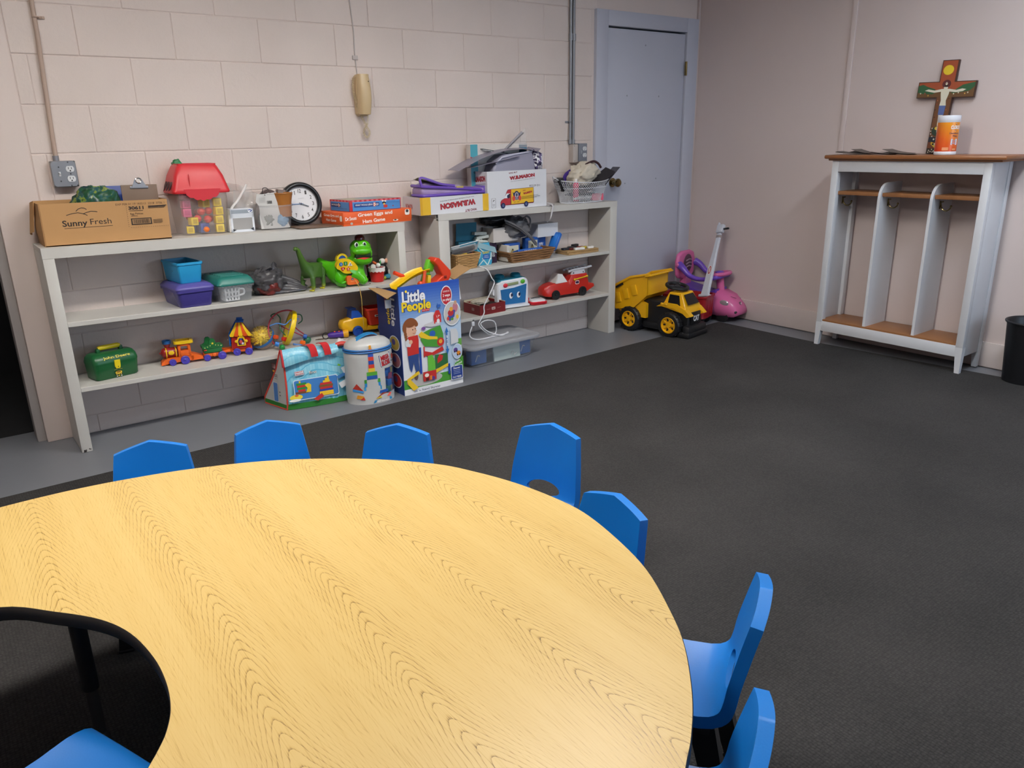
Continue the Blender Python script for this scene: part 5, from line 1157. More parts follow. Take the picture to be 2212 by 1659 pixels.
# white wire basket with cloth
def wire_basket():
    WW = mat('white coated wire', 'd6d8de', .4); M0 = onB(0, 3.062, -.118)
    t = thing('wire_basket', 'white wire mesh basket full of odds and ends by the door', 'basket', M=M0)
    rx, ry, H = .172, .092, .128
    def P(a, f): s_ = 1 + .30 * f ** 1.6; return Vector((rx * s_ * cos(a), ry * s_ * sin(a), .004 + H * f + (.018 * cos(a) ** 2 if f > .95 else 0)))
    m = MB(); n = 74
    for k in range(n):
        for s_ in (-1, 1): m.tube([P(2 * pi * k / n + s_ * .62 * i / 7, i / 7) for i in range(8)], .0013, WW, 4)
    ob = m.build('mesh', t, 0); ob['kind'] = 'stuff'
    for f, r in ((0, .0026), (.72, .0024), (1.0, .0032)): MB().tube([P(2 * pi * k / 48, f) for k in range(48)], r, WW, 6, True).build('hoop', t)
    m = MB()
    for k in range(9): x = -rx * .9 + rx * 1.8 * k / 8; y = ry * math.sqrt(max(0, 1 - (x / rx) ** 2)); m.tube([(x, -y, .003), (x, y, .003)], .0013, WW, 4)
    m.build('floor_wires', t, 0)
    for s_ in (-1, 1): MB().tube(crom([P(pi / 2 * (1 - s_) + .25, 1), (s_ * .245, -.02, .165), (s_ * .25, .0, .175), P(pi / 2 * (1 - s_) - .25, 1)], 5), .003, WW, 6).build('handle', t)
    c = crumple('cream_cloth', 'cream cotton cloth bundled on top of the wire basket', 'cloth', M0 @ T(.035, .0, .115) @ RY(-20), (.24, .15, .14), fab('cfc5b4'), 41, .26, 2.4, 64, 40)
    MB().tube(crom([(.02, -.02, .125), (.07, -.05, .13), (.10, -.06, .105), (.115, -.06, .07)], 5), .008, fab('3a2026'), 7).build('dark_hem', c)
    q = thing('black_tray', 'black plastic tray edge sticking out of the wire basket', 'tray', M=M0 @ T(.05, -.03, .105) @ RY(-16)); MB().grid(lambda u, v: (-.13 + .33 * u, -.055 + .09 * v, .02 * u * u * 2 + .03 * v - .01), 12, 4, pl('221d20', .4), thick=.004).build('tray_wall', q); MB().grid(lambda u, v: (.08 + .16 * u, -.06 + .07 * v, -.02 + .07 * u), 6, 4, pl('3d3c46', .35), thick=.003).build('folded_leaf', q)
    q = thing('purple_strap', 'purple strap behind the cream cloth in the wire basket', 'strap', M=M0 @ T(-.02, .05, .14)); MB().tube(crom([(-.09, 0, -.03), (-.08, 0, .03), (-.03, 0, .062), (.04, 0, .07)], 5), .013, fab('3d2380'), 8).build('webbing', q); MB().box((.03, -.002, .07), (.02, .03, .03), pl('2c1a60'), bev=.003).build('buckle', q)
    q = thing('black_case', 'small black case at the left end of the wire basket', 'case', M=M0 @ T(-.175, -.01, .085) @ RY(-24)); MB().bx(-.018, .018, -.03, .03, 0, .085, pl('18181c', .35), .004).build('case_body', q); MB().box((.0185, -.01, .05), (.002, .025, .03), pl('8a8a92'), bev=.0008).build('label_plate', q)
    q = thing('pink_bottle', 'small pink bottle with a white cap in the wire basket', 'bottle', M=M0 @ T(-.085, -.04, .012)); MB().lathe([(.0001, 0), (.018, 0), (.019, .004), (.019, .11), (.010, .125)], pl('dd4f70', .3), 18).build('bottle_body', q, 40); MB().lathe([(.011, .122), (.011, .143), (.0001, .145)], pl('e9e4e2'), 14).build('cap', q)
    q = thing('pink_sponge', 'pink sponge at the bottom of the wire basket', 'sponge', M=M0 @ T(.10, -.045, .008) @ RZ(-20)); MB().box((0, 0, .02), (.085, .04, .04), mat('pink foam', 'e0607a', .8, bump=.4, bs=150), bev=.008).build('foam', q); MB().box((0, 0, .042), (.08, .037, .006), mat('pink scourer', 'd04a68', .9), bev=.002).build('scouring_side', q)
    for i, (x, y, a, c_, nm) in enumerate(((-.03, -.05, 10, 'd8d6d4', 'white'), (-.02, 0, -20, '23242c', 'black'), (.04, .02, 25, '3a3f66', 'navy'))):
        q = thing('tool_handle', '%s tool handle lying in the bottom of the wire basket' % nm, 'tool handle', M=M0 @ T(x, y, .03 + .022 * i) @ RZ(a)); MB().tube([(-.10, 0, 0), (-.03, 0, .004), (.05, 0, .004), (.10, 0, 0)], [.006, .011, .011, .007], pl(c_), 10).build('handle', q); MB().sph((.105, 0, 0), .009, pl(c_), 10).build('end_knob', q)
wire_basket()
# ================================================================== RIGHT UNIT, MIDDLE SHELF
def wicker(t, w0, d0, w1, d1, h, m, rows, nst):
    rr_ = lambda w, d: [Vector((p.x, p.y, 0)) for p in crom([(x, y, 0) for x, y in rrect(w, d, .018, 3)], 5, True)]
    b = MB()
    for k in range(rows):
        f = (k + .5) / rows; base = rr_(w0 + (w1 - w0) * f, d0 + (d1 - d0) * f); n = len(base)
        L = [0]
        for i in range(n): L.append(L[-1] + (base[(i + 1) % n] - base[i]).length)
        pts = []
        for i in range(n):
            q = (base[(i + 1) % n] - base[i - 1]).normalized(); nn = Vector((q.y, -q.x, 0)); ph = L[i] / L[-1] * nst * pi + pi * k
            pts.append(base[i] + nn * (.0025 * sin(ph)) + Vector((0, 0, h * f)))
        b.tube(pts, h / rows * .52, m, 5, True)
    o = b.build('weavers', t, 60)
    s_ = MB(); A, B_ = rr_(w0, d0), rr_(w1, d1); n = len(A)
    for k in range(nst):
        i = int(k * n / nst); s_.tube([A[i], B_[i] + Vector((0, 0, h))], .002, m, 5)
    s_.build('stakes', t, 60)
    MB().tube([p + Vector((0, 0, h)) for p in B_], .0055, m, 8, True).build('rim', t); MB().bx(-w0 / 2, w0 / 2, -d0 / 2, d0 / 2, 0, .004, m).build('base', t, 0)
WK = onB(1, 2.082, -.125)
t = thing('wicker_basket', 'small wicker basket at the left end of the middle shelf', 'basket', M=WK); wicker(t, .138, .12, .175, .155, .088, WICK, 11, 30)
for i, (x, y, a, c, nm) in enumerate(((-.04, -.03, 10, '1a1a1c', 'black'), (-.01, -.02, -14, 'd9b91c', 'yellow'), (.02, -.035, 18, 'c8321f', 'red'), (.03, .02, -8, '17171a', 'jet-black'), (-.03, .03, 4, 'd8702c', 'orange'))):
    q = thing('marker_pen', '%s marker pen lying in the small wicker basket' % nm, 'pen', M=WK @ T(x, y, .075 + .006 * (i % 2)) @ RZ(a)); MB().cyl((-.04, 0, 0), (.03, 0, 0), .010, pl(c), 12).build('barrel', q); MB().cyl((.03, 0, 0), (.05, 0, 0), .011, pl('1a1a1c' if i % 2 else c), 12).build('cap', q)
t = thing('pen_packet', 'blister packet of black pens lying across the small wicker basket', 'packet', M=WK @ T(-.005, -.035, .118) @ RX(38) @ RY(-10))
m = MB().bx(-.095, .095, -.004, 0, -.03, .045, pr('e4e7ea')).build('card', t, 0); a = Art((-.095, -.004, -.03), (.19, 0, 0), (0, 0, .075)); a.rect(.30, .62, .96, .96, pr('4fb0d0')).rect(.0, .12, .9, .5, pr('26262c')); a.build('printing', m)
for i in range(3): MB().cyl((-.09, -.009, -.012 + .016 * i), (.06, -.009, -.012 + .016 * i), .005, pl('1b1b20', .3), 8).build('pen', t)
MB().box((-.01, -.009, .004), (.165, .014, .062), cl('f4f6f8', .72, .06), bev=.004).build('blister', t)
t = thing('teal_box', 'open teal card box at the back left of the middle shelf', 'box', M=onB(1, 2.178, -.048, -6) @ T(0, 0, .10) @ RX(0)); TB = pr('2a7590')
MB().box((0, .02, .10), (.142, .002, .11), TB, M=RX(6)).build('raised_flap', t, 0); MB().bx(-.07, .07, -.018, .028, -.1, .045, TB).build('box_body', t, 0)
t = thing('stick_bag', 'light blue bag of craft sticks standing on the middle shelf', 'bag', M=onB(1, 2.246, -.115, -4))
SB = pr('3fa4c8'); m = MB(); m.loft([[(x, y, z) for x, y in rrect(w_, d_, .008, 3)] for w_, d_, z in ((.098, .05, 0), (.104, .056, .02), (.104, .05, .085), (.098, .02, .118), (.096, .006, .135))], SB); bd = m.build('bag_body', t, 50)
a = Art((-.052, -.0285, .004), (.104, 0, 0), (0, .002, .11), lift=.001)
for x, y, r, L in ((.2, .12, 40, .5), (.45, .18, -50, .5), (.75, .14, 60, .45), (.15, .55, 70, .4), (.9, .45, 85, .4), (.25, .82, -40, .35)):
    q = rad(r); a.line([(x - L / 2 * cos(q), y - L / 2 * sin(q)), (x + L / 2 * cos(q), y + L / 2 * sin(q))], .07, pr('cfe2e0'))
a.rect(.34, .30, .80, .58, pr('1f5fae')).text('GIANT', .56, .68, .5, .14, pr('e0c43a'), .03).text('CRAFT', .57, .49, .3, .05, WHITE).text('STICKS', .57, .40, .32, .06, WHITE); a.build('printing', bd)
m = MB(); m.grid(lambda u, v: (-.05 + .135 * u, -.03 + .02 * v, .112 + .035 * v - .045 * u), 6, 3, cl('a8cfd8', .45, .1), thick=.001); m.build('clear_flap', t)
for i, (dx, dz, a_) in enumerate(((0, .16, 10), (.012, .185, -6), (.03, .15, 24), (-.005, .208, 4))):
    q = thing('chalk_packet', ('lowest', 'second', 'tilted', 'topmost')[i] + ' white packet piled behind the craft stick bag', 'packet', M=onB(1, 2.262 + dx, -.065) @ T(0, 0, dz - .03) @ RZ(-8) @ RY(a_)); MB().box((0, 0, .009), (.085, .045, .018), pr('c9cfc8'), bev=.002).build('packet', q); MB().box((0, 0, .0185), (.083, .012, .001), pr('a9b0a0')).build('seam', q)
TRM = onB(1, 2.566, -.120, 1)
t = thing('wicker_tray', 'long brown wicker tray of card games on the middle shelf', 'tray', M=TRM); wicker(t, .295, .15, .362, .185, .064, WICKD, 8, 44)
def cardbox(nm, label, M, s_, col, stripes=True):
    q = thing(nm, label, 'box', M=M); b = MB().bx(-s_[0] / 2, s_[0] / 2, -s_[1] / 2, s_[1] / 2, 0, s_[2], pr(col), .001).build('carton', q)
    a = Art((-s_[0] / 2, -s_[1] / 2, 0), (s_[0], 0, 0), (0, 0, s_[2]))
    if stripes:
        for i, c in enumerate(('cf3a26', 'e9a21f', 'e8d52c', '3d9a4a')): a.rect(0, .04 + i * .09, .16, .13 + i * .09, pr(c))
        a.rect(.2, .08, .9, .86, pr('d8d4bc')).ell(.5, .45, .12, .2, pr('b9a468')).ell(.5, .62, .04, .06, INK)
    else: a.rect(.04, .1, .96, .9, pr(col)).text('WORDS', .5, .5, .5, .4, WHITE, .02)
    a.build('printing', b); return q
cardbox('card_game', 'blue picture card box standing in the brown wicker tray', TRM @ T(-.09, .02, .006), (.12, .035, .105), '1d4f9e')
cardbox('card_game', 'blue card box with rainbow stripes at the right of the wicker tray', TRM @ T(.08, .03, .006), (.11, .035, .125), '1a55a8')
q = cardbox('card_game', 'long blue card box lying flat in the front of the wicker tray', TRM @ T(.0, -.045, .04) @ RX(-18), (.20, .06, .03), '1d59b0', False)
cardbox('white_card_box', 'white card box end leaning at the left of the wicker tray', TRM @ T(-.155, .01, .006), (.022, .09, .10), 'd4cfc6', False)
WB1 = onB(1, 2.375, -.070)
t = thing('white_box', 'white open cardboard box standing on the card games under the grey bag', 'box', M=onB(1, 2.42, -.068, 2) @ T(.0, .0, .128)); f = sheetbox(t, .20, .11, .088, mat('off-white card', 'd3ccc6'))
t = thing('white_box', 'white cardboard box lid with a bitten edge at the right of the grey bag', 'box', M=onB(1, 2.775, -.060, 3) @ T(0, 0, .128)); f = sheetbox(t, .178, .10, .082, WCARD)
MB().bx(-.089, .089, -.051, .05, .080, .084, WCARD).build('torn_top', t, 0)
cardbox('purple_card_box', 'dark purple card box under the white box at the left of the wicker tray', onB(1, 2.33, -.06), (.06, .09, .125), '2e1838', False)
cardbox('blue_card_stack', 'stack of blue boxes under the white lid on the right', onB(1, 2.74, -.045), (.09, .06, .127), '1d4f9e', False)
GB2 = mat('thin grey bag film', '6b6a6e', .25, 0, .2, 25, .25, 60, clear=.15)
t = crumple('plastic_bag', 'thin grey plastic bag draped over the white boxes and card games', 'bag', onB(1, 2.515, -.085) @ T(0, 0, .135), (.22, .14, .135), GB2, 52, .28, 2.3, 56, 36)
m = MB(); m.grid(lambda u, v: (-.13 + .045 * u + .23 * v, -.075 - .025 * sin(pi * v) + .02 * u, .125 - .02 * u - .155 * v * (.6 + .4 * v) + .012 * sin(u * 14)), 12, 14, GB2, thick=.0012); m.build('hanging_fold', t, 30)
m = MB(); m.tube(crom([(.02, -.06, .11), (.05, -.065, .14), (.085, -.06, .12), (.09, -.055, .07)], 6), .006, GB2, 8); m.build('bag_handle', t)
crumple('black_bag', 'black plastic bag pushed to the back above the white boxes', 'bag', onB(1, 2.40, -.055) @ T(-.0, .0, .222), (.25, .10, .09), mat('black film', '1c1c20', .3, 0, .2, 20), 57, .2, 2.5)
t = thing('blue_tray', 'bright blue plastic tray leaning at the right end of the wicker tray', 'tray', M=onB(1, 2.835, -.115, 4) @ T(-.035, 0, .035) @ RY(28)); m = MB(); o0 = rrect(.03, .05, .008, 3); m.loft([[(x, y, z) for x, y in rrect(w_, d_, .008, 3)] for w_, d_, z in ((.018, .05, 0), (.024, .07, .01), (.026, .075, .115), (.018, .06, .125))], pl('1f6cc8', .35)); m.build('tray_body', t, 50); MB().box((-.0135, -.005, .065), (.002, .045, .085), pl('2f80dc'), bev=.0008).build('raised_panel', t); MB().tube([(0.0, -.036, .01), (.0, -.039, .06), (0, -.036, .118)], .004, pl('1a5cb0'), 8).build('edge_rib', t)
for i, (dy, dz, a_, c, nm) in enumerate(((0, 0, 0, 'b99a6a', 'lower'), (.004, .0135, -3, 'c4a877', 'upper'))):
    q = thing('wooden_board', '%s thin wooden board of the two under the dominoes' % nm, 'board', M=onB(1, 3.02, -.125 + dy, a_) @ T(0, 0, dz)); MB().bx(-.135, .135, -.07, .07, 0, .012, mat('board wood', 'b08e5e', .6, 0, .15, 20), .001).build('panel', q); MB().bx(-.1352, .1352, -.0702, .0702, .005, .0065, mat('ply layer', '8d6d44', .7)).build('ply_core', q, 0)
for i, (x, y, c, s_, nm) in enumerate(((-.02, -.055, 'e8e6e2', (.075, .025, .015), 'long white'), (.085, -.05, 'eae8e4', (.045, .022, .014), 'short white'), (-.09, .0, '20222c', (.06, .03, .013), 'left black'), (-.01, .03, '191a20', (.06, .03, .013), 'middle black'), (.04, .0, '9c2f28', (.05, .022, .012), 'red'), (.055, -.02, 'd8c43a', (.05, .02, .012), 'yellow'), (.03, .045, '17181c', (.055, .025, .024), 'tall black'), (-.05, -.02, '6a2a26', (.05, .022, .012), 'brown-red'))):
    q = thing('domino', '%s block lying on the wooden boards' % nm, 'block', M=onB(1, 3.01 + x, -.125 + y, 4 * i - 12) @ T(0, 0, .0265)); MB().box((0, 0, s_[2] / 2), s_, pl(c, .4), bev=.002).build('block', q); MB().box((0, 0, s_[2] + .0002), (.002, s_[1] * .9, .0006), pl('8a8880')).build('groove', q)
# ================================================================== RIGHT UNIT, LOWER SHELF
RBM = onB(2, 2.24, -.125, 3)
t = thing('red_box', 'dark red open presentation box on the lower shelf', 'box', M=RBM); RB = pr('7a1c20'); CR = pr('cfc2a8')
w, d, h = .205, .165, .062
sheetbox(t, w, d, h, RB, .006)
m = MB(); m.bx(-w / 2 + .006, w / 2 - .006, -d / 2 + .006, d / 2 - .006, .006, .045, pr('3a3634')); m.build('dark_insert', t, 0)
m = MB(); m.bx(-w / 2, w / 2, d / 2 - .006, d / 2 + .001, h, h + .012, CR).bx(-w / 2, -w / 2 + .005, -d / 2, d / 2, h, h + .003, CR).bx(w / 2 - .005, w / 2, -d / 2, d / 2, h, h + .003, CR); m.build('cream_lining', t, 0)
a = Art((-w / 2, -d / 2, 0), (w, 0, 0), (0, 0, h)); a.rr(.46, .38, .60, .66, .02, pr('c9b8b0')).text('No1', .53, .52, .09, .16, RB, .03).line([(.26, .5), (.40, .51)], .008, pr('b98a80')).line([(.68, .51), (.82, .52)], .008, pr('b98a80')); a.build('emblem', t)
a = Art((-w / 2, d / 2, 0), (0, -d, 0), (0, 0, h)); a.rr(.5, .35, .66, .65, .02, pr('9a7a74')); a.build('emblem', t)
crumple('tissue_paper', 'cream tissue paper crumpled inside the dark red box', 'paper', RBM @ T(-.02, .02, .046), (.12, .09, .035), pr('c9bfae'), 61, .25, 3)
def oven():
    t = thing('toy_oven', 'white and blue smiling toy oven on the lower shelf', 'toy oven', M=onB(2, 2.452, -.095, -7))
    WH = pl('e3e6ec', .3); BL_ = mat('blue oven window', '2f6fa8', .15, 0, .08, 6); TE2 = pl('2286a2', .3)
    o = [(-.112, .0), (.112, .0), (.115, .02), (.115, .15), (.108, .178), (.08, .188), (-.08, .180), (-.108, .165), (-.115, .14), (-.115, .02)]
    m = MB(); m.prism(o, -.066, .060, WH, 'y'); b = m.build('case', t); b.modifiers.new('b', 'BEVEL').width = .008
    wd = MB(); wd.prism([(-.095, .125), (-.085, .028), (.085, .026), (.096, .146), (.0, .130)], -.072, -.060, BL_, 'y'); wn = wd.build('oven_window', t)
    for x in (-.022, .034):
        e = MB(); e.sph((x, -.074, .082), (.013, .003, .020), pr('eef0f4'), 16); ey = e.build('eye', wn); MB().sph((x + .004, -.0768, .086), (.0075, .0015, .012), pr('141a3a'), 12).build('pupil', ey)
    MB().sph((-.058, -.068, .150), (.017, .006, .014), pl('cf2e3a'), 18).build('red_button', t); MB().sph((.070, -.068, .164), (.017, .006, .014), pl('57b52e'), 18).build('green_button', t)
    MB().box((.006, -.067, .156), (.085, .006, .018), pl('8f9a72', .4), M=RY(-4), bev=.003).build('display_strip', t); MB().box((-.0, -.075, .012), (.215, .035, .014), WH, bev=.005).build('door_lip', t)
    MB().prism([(-.118, .085), (-.118, .125), (-.128, .12), (-.132, .10), (-.128, .088)], -.03, .03, WH, 'y').build('side_handle', t)
    MB().loft([[(x, y, z) for x, y in rrect(w_, d_, .03, 4)] for w_, d_, z in ((.22, .12, .172), (.21, .115, .186), (.17, .09, .190))], TE2).build('hob', t, 45)
    for x in (-.06, .06): q = MB(); q.lathe([(.033, .184), (.034, .198), (.026, .206), (.022, .200), (.0001, .198)], TE2, 24, T(x, .01, .004)); q.build('burner', t, 40)
    a = Art((-.02, -.070, .14), (.1, 0, 0), (0, 0, .04)); a.ell(1.15, -.25, .05, .12, WHITE); a.build('logo', t)
oven()
t = thing('toy_radio', 'small red and white toy gadget beside the toy oven', 'toy', M=onB(2, 2.628, -.170, -14))
m = MB(); m.loft([[(x, y, z) for x, y in rrect(w_, d_, .022, 5)] for w_, d_, z in ((.105, .085, 0), (.118, .098, .006), (.120, .100, .018), (.112, .092, .022))], pl('cc2430', .35)); m.build('red_base', t, 45); m = MB(); m.loft([[(x, y, z) for x, y in rrect(w_, d_, .02, 5)] for w_, d_, z in ((.104, .084, .020), (.102, .082, .030), (.088, .07, .034))], pl('e6e6e8', .35)); m.build('white_face', t, 45)
MB().tube(crom([(-.03, .02, .036), (0, .028, .037), (.03, .02, .036)], 5), .003, pl('2a2a30'), 6).build('needle_mark', t); MB().box((-.055, .03, .028), (.018, .03, .03), pl('b81f2a'), bev=.005).build('corner_lug', t)
def fire_truck():
    t = thing('toy_fire_truck', 'red toy fire truck with a white ladder and windscreen', 'toy fire truck', M=onB(2, 2.935, -.105, -3))
    R_ = pl('c0281f', .28); H_ = .052
    def sect(x, w, z0, z1, k=.75): return [(x, -w, z0), (x, w, z0), (x, w, z0 + (z1 - z0) * .7), (x, w * k, z1), (x, -w * k, z1), (x, -w, z0 + (z1 - z0) * .7)]
    m = MB(); m.loft([sect(*q) for q in ((-.215, .025, .040, .062), (-.205, .042, .028, .085), (-.17, .05, .022, .100), (-.12, .052, .022, .108), (-.06, .052, .022, .115), (-.02, .052, .022, .112), (.0, .052, .022, .118), (.015, .052, .022, .150, .9), (.15, .052, .024, .150, .9), (.165, .05, .03, .085, .9), (.21, .048, .048, .072, .95), (.218, .044, .05, .07))], R_); b = m.build('body', t, 50); q = b.modifiers.new('b', 'BEVEL'); q.width = .005; q.segments = 2; q.limit_method = 'ANGLE'
    m = MB(); m.loft([[(-.118, -.044, .106), (-.118, .044, .106), (-.112, .044, .106), (-.112, -.044, .106)], [(-.088, -.030, .168), (-.088, .030, .168), (-.082, .030, .168), (-.082, -.030, .168)]], pl('d9d4d2', .3)); m.loft([[(-.112, -.046, .105), (-.112, -.040, .105), (-.02, -.040, .108), (-.02, -.046, .108)], [(-.086, -.034, .168), (-.086, -.028, .168), (-.055, -.028, .162), (-.055, -.034, .162)]], pl('e6e4e4', .3)); m.build('windscreen', t)
    W2 = pl('d2d4da', .35); l = MB()
    for y in (-.030, .030): l.tube([(.0, y, .172), (.04, y, .180), (.16, y, .186), (.20, y, .192)], .008, W2, 8)
    for i in range(6): l.cyl((.02 + .028 * i, -.03, .178 + .002 * i), (.02 + .028 * i, .03, .178 + .002 * i), .004, W2, 6)
    ld = l.build('ladder', t); MB().prism([(.02, .145), (.14, .150), (.135, .178), (.03, .172)], -.036, -.026, W2, 'y').build('ladder_bracket', ld)
    for x in (.04, .125): MB().sph((x, -.0365, .160), .005, pl('5a5a62'), 8).build('pivot', ld)
    y_ = MB(); y_.cyl((.035, -.056, .118), (.145, -.054, .130), .0045, pl('e0b41f'), 10); y_.sph((.035, -.056, .118), .0085, pl('e0b41f'), 10).sph((.145, -.054, .130), .0085, pl('e0b41f'), 10); y_.build('hose_bar', t)
    a = Art((.04, -.0523, .08), (.05, 0, 0), (0, 0, .035)); a.rr(.05, .1, .75, .85, .2, WHITE).rr(.1, .2, .7, .75, .18, RDK).rr(.12, .3, .68, .65, .14, NAVY); a.build('badge', t)
    for x in (-.125, .105):
        for s_ in (-1, 1): MB().lathe([(.002, 0), (.030, 0), (.032, .003), (.032, .016), (.024, .018), (.014, .014), (.006, .014), (.005, .019), (.001, .019)], pl('161618', .45), 24, T(x, s_ * .044, .032) @ RX(90 if s_ < 0 else -90)).build('wheel', t, 40)
fire_truck()
# white charging cable hanging from the middle shelf
t = thing('white_cable', 'white charging cable hanging off the shelf onto the clear tote', 'cable')
CP = [(2.170, -.19, .592), (2.19, -.235, .575), (2.215, -.25, .52), (2.23, -.25, .488), (2.19, -.25, .42), (2.15, -.25, .36), (2.148, -.25, .315), (2.12, -.25, .275), (2.105, -.25, .245), (2.14, -.25, .205), (2.20, -.25, .165), (2.235, -.25, .185), (2.225, -.25, .245), (2.17, -.25, .265), (2.12, -.25, .25), (2.16, -.26, .20), (2.25, -.28, .1615), (2.33, -.24, .1615), (2.31, -.26, .1612), (2.20, -.27, .1612), (2.08, -.27, .1612), (2.03, -.26, .19), (2.05, -.255, .245)]
MB().tube(crom(CP, 7), .0038, pl('e2e2e6', .4), 8).build('cord', t); MB().box((2.058, -.257, .262), (.020, .012, .028), pl('e8e8ec'), bev=.003).build('plug', t); MB().box((2.06, -.257, .281), (.012, .005, .014), CHROME, bev=.001).build('plug_contact', t)
# loose plastic string over the shelf edge
t = thing('plastic_string', 'white plastic strip hanging over the front edge of the upper board', 'string'); MB().tube(crom([(2.70, -.10, .922), (2.71, -.18, .935), (2.715, -.232, .925), (2.705, -.236, .88), (2.695, -.232, .84), (2.70, -.20, .82)], 6), .005, cl('d8d6da', .25, .2), 7).build('strip', t); MB().grid(lambda u, v: (2.685 + .045 * u, -.10 - .135 * v, .9235 + .004 * sin(u * 7)), 5, 8, cl('d8d6da', .4, .2), thick=.001).build('loose_film', t)
# ================================================================== ON THE FLOOR, LEFT
SILV = mat('silver-white vinyl', 'c4c4c2', .3, 0, .08, 7, .25, 14)
AQUA = noisy('aqua block-pattern vinyl', lambda nt, b: (lambda tc, br: (nt.links.new(tc.outputs['Object'], br.inputs[0]), S(br, Scale=34.0), setattr(br, 'offset', .5), br.inputs['Color1'].__setattr__('default_value', rgb('74c2dc')), br.inputs['Color2'].__setattr__('default_value', rgb('9cd6e6')), br.inputs['Mortar'].__setattr__('default_value', rgb('5fb4d4')), nt.links.new(br.outputs['Color'], b.inputs[0]), S(b, Roughness=.28)))(N(nt, 'TexCoord'), N(nt, 'TexBrick')))
def megabloks(a, x, y, w, h, rot=0):
    a.text('MEGA', x, y + h * .27, w * .8, h * .36, WHITE, .06, rot)
def plate(a, x, y, w, h, rot=0):
    c, s_ = cos(rad(rot)), sin(rad(rot)); asp = a.u.length / a.v.length
    def R(px, py): return (x + px * c - py / asp * s_, y + (px * s_ + py / asp * c) * asp)
    a.poly([R(-w / 2, -h / 2), R(w / 2, -h / 2), R(w / 2, h / 2), R(-w / 2, h / 2)], pr('ece8e6')); a.poly([R(-w * .48, -h * .47), R(w * .48, -h * .47), R(w * .48, h * .47), R(-w * .48, h * .47)], pr('24357c')); a.poly([R(-w * .44, -h * .42), R(w * .44, -h * .42), R(w * .44, h * .42), R(-w * .44, h * .42)], pr('e6e2e2'))
    p = R(0, h * .21); a.text('MEGA', p[0], p[1], w * .74, h * .34 / asp, pr('c0242f'), .05, rot); p = R(0, -h * .21); a.text('BLOKS', p[0], p[1], w * .76, h * .34 / asp, pr('c0242f'), .05, rot)
def bricks(a, x, y, u, rows):      # stacked toy bricks printed on a bag
    for i, (dx, n, c) in enumerate(rows): a.rect(x + (dx - n / 2) * u, y + i * u * 1.1, x + (dx + n / 2) * u, y + (i + 1) * u * 1.1, pr(c))
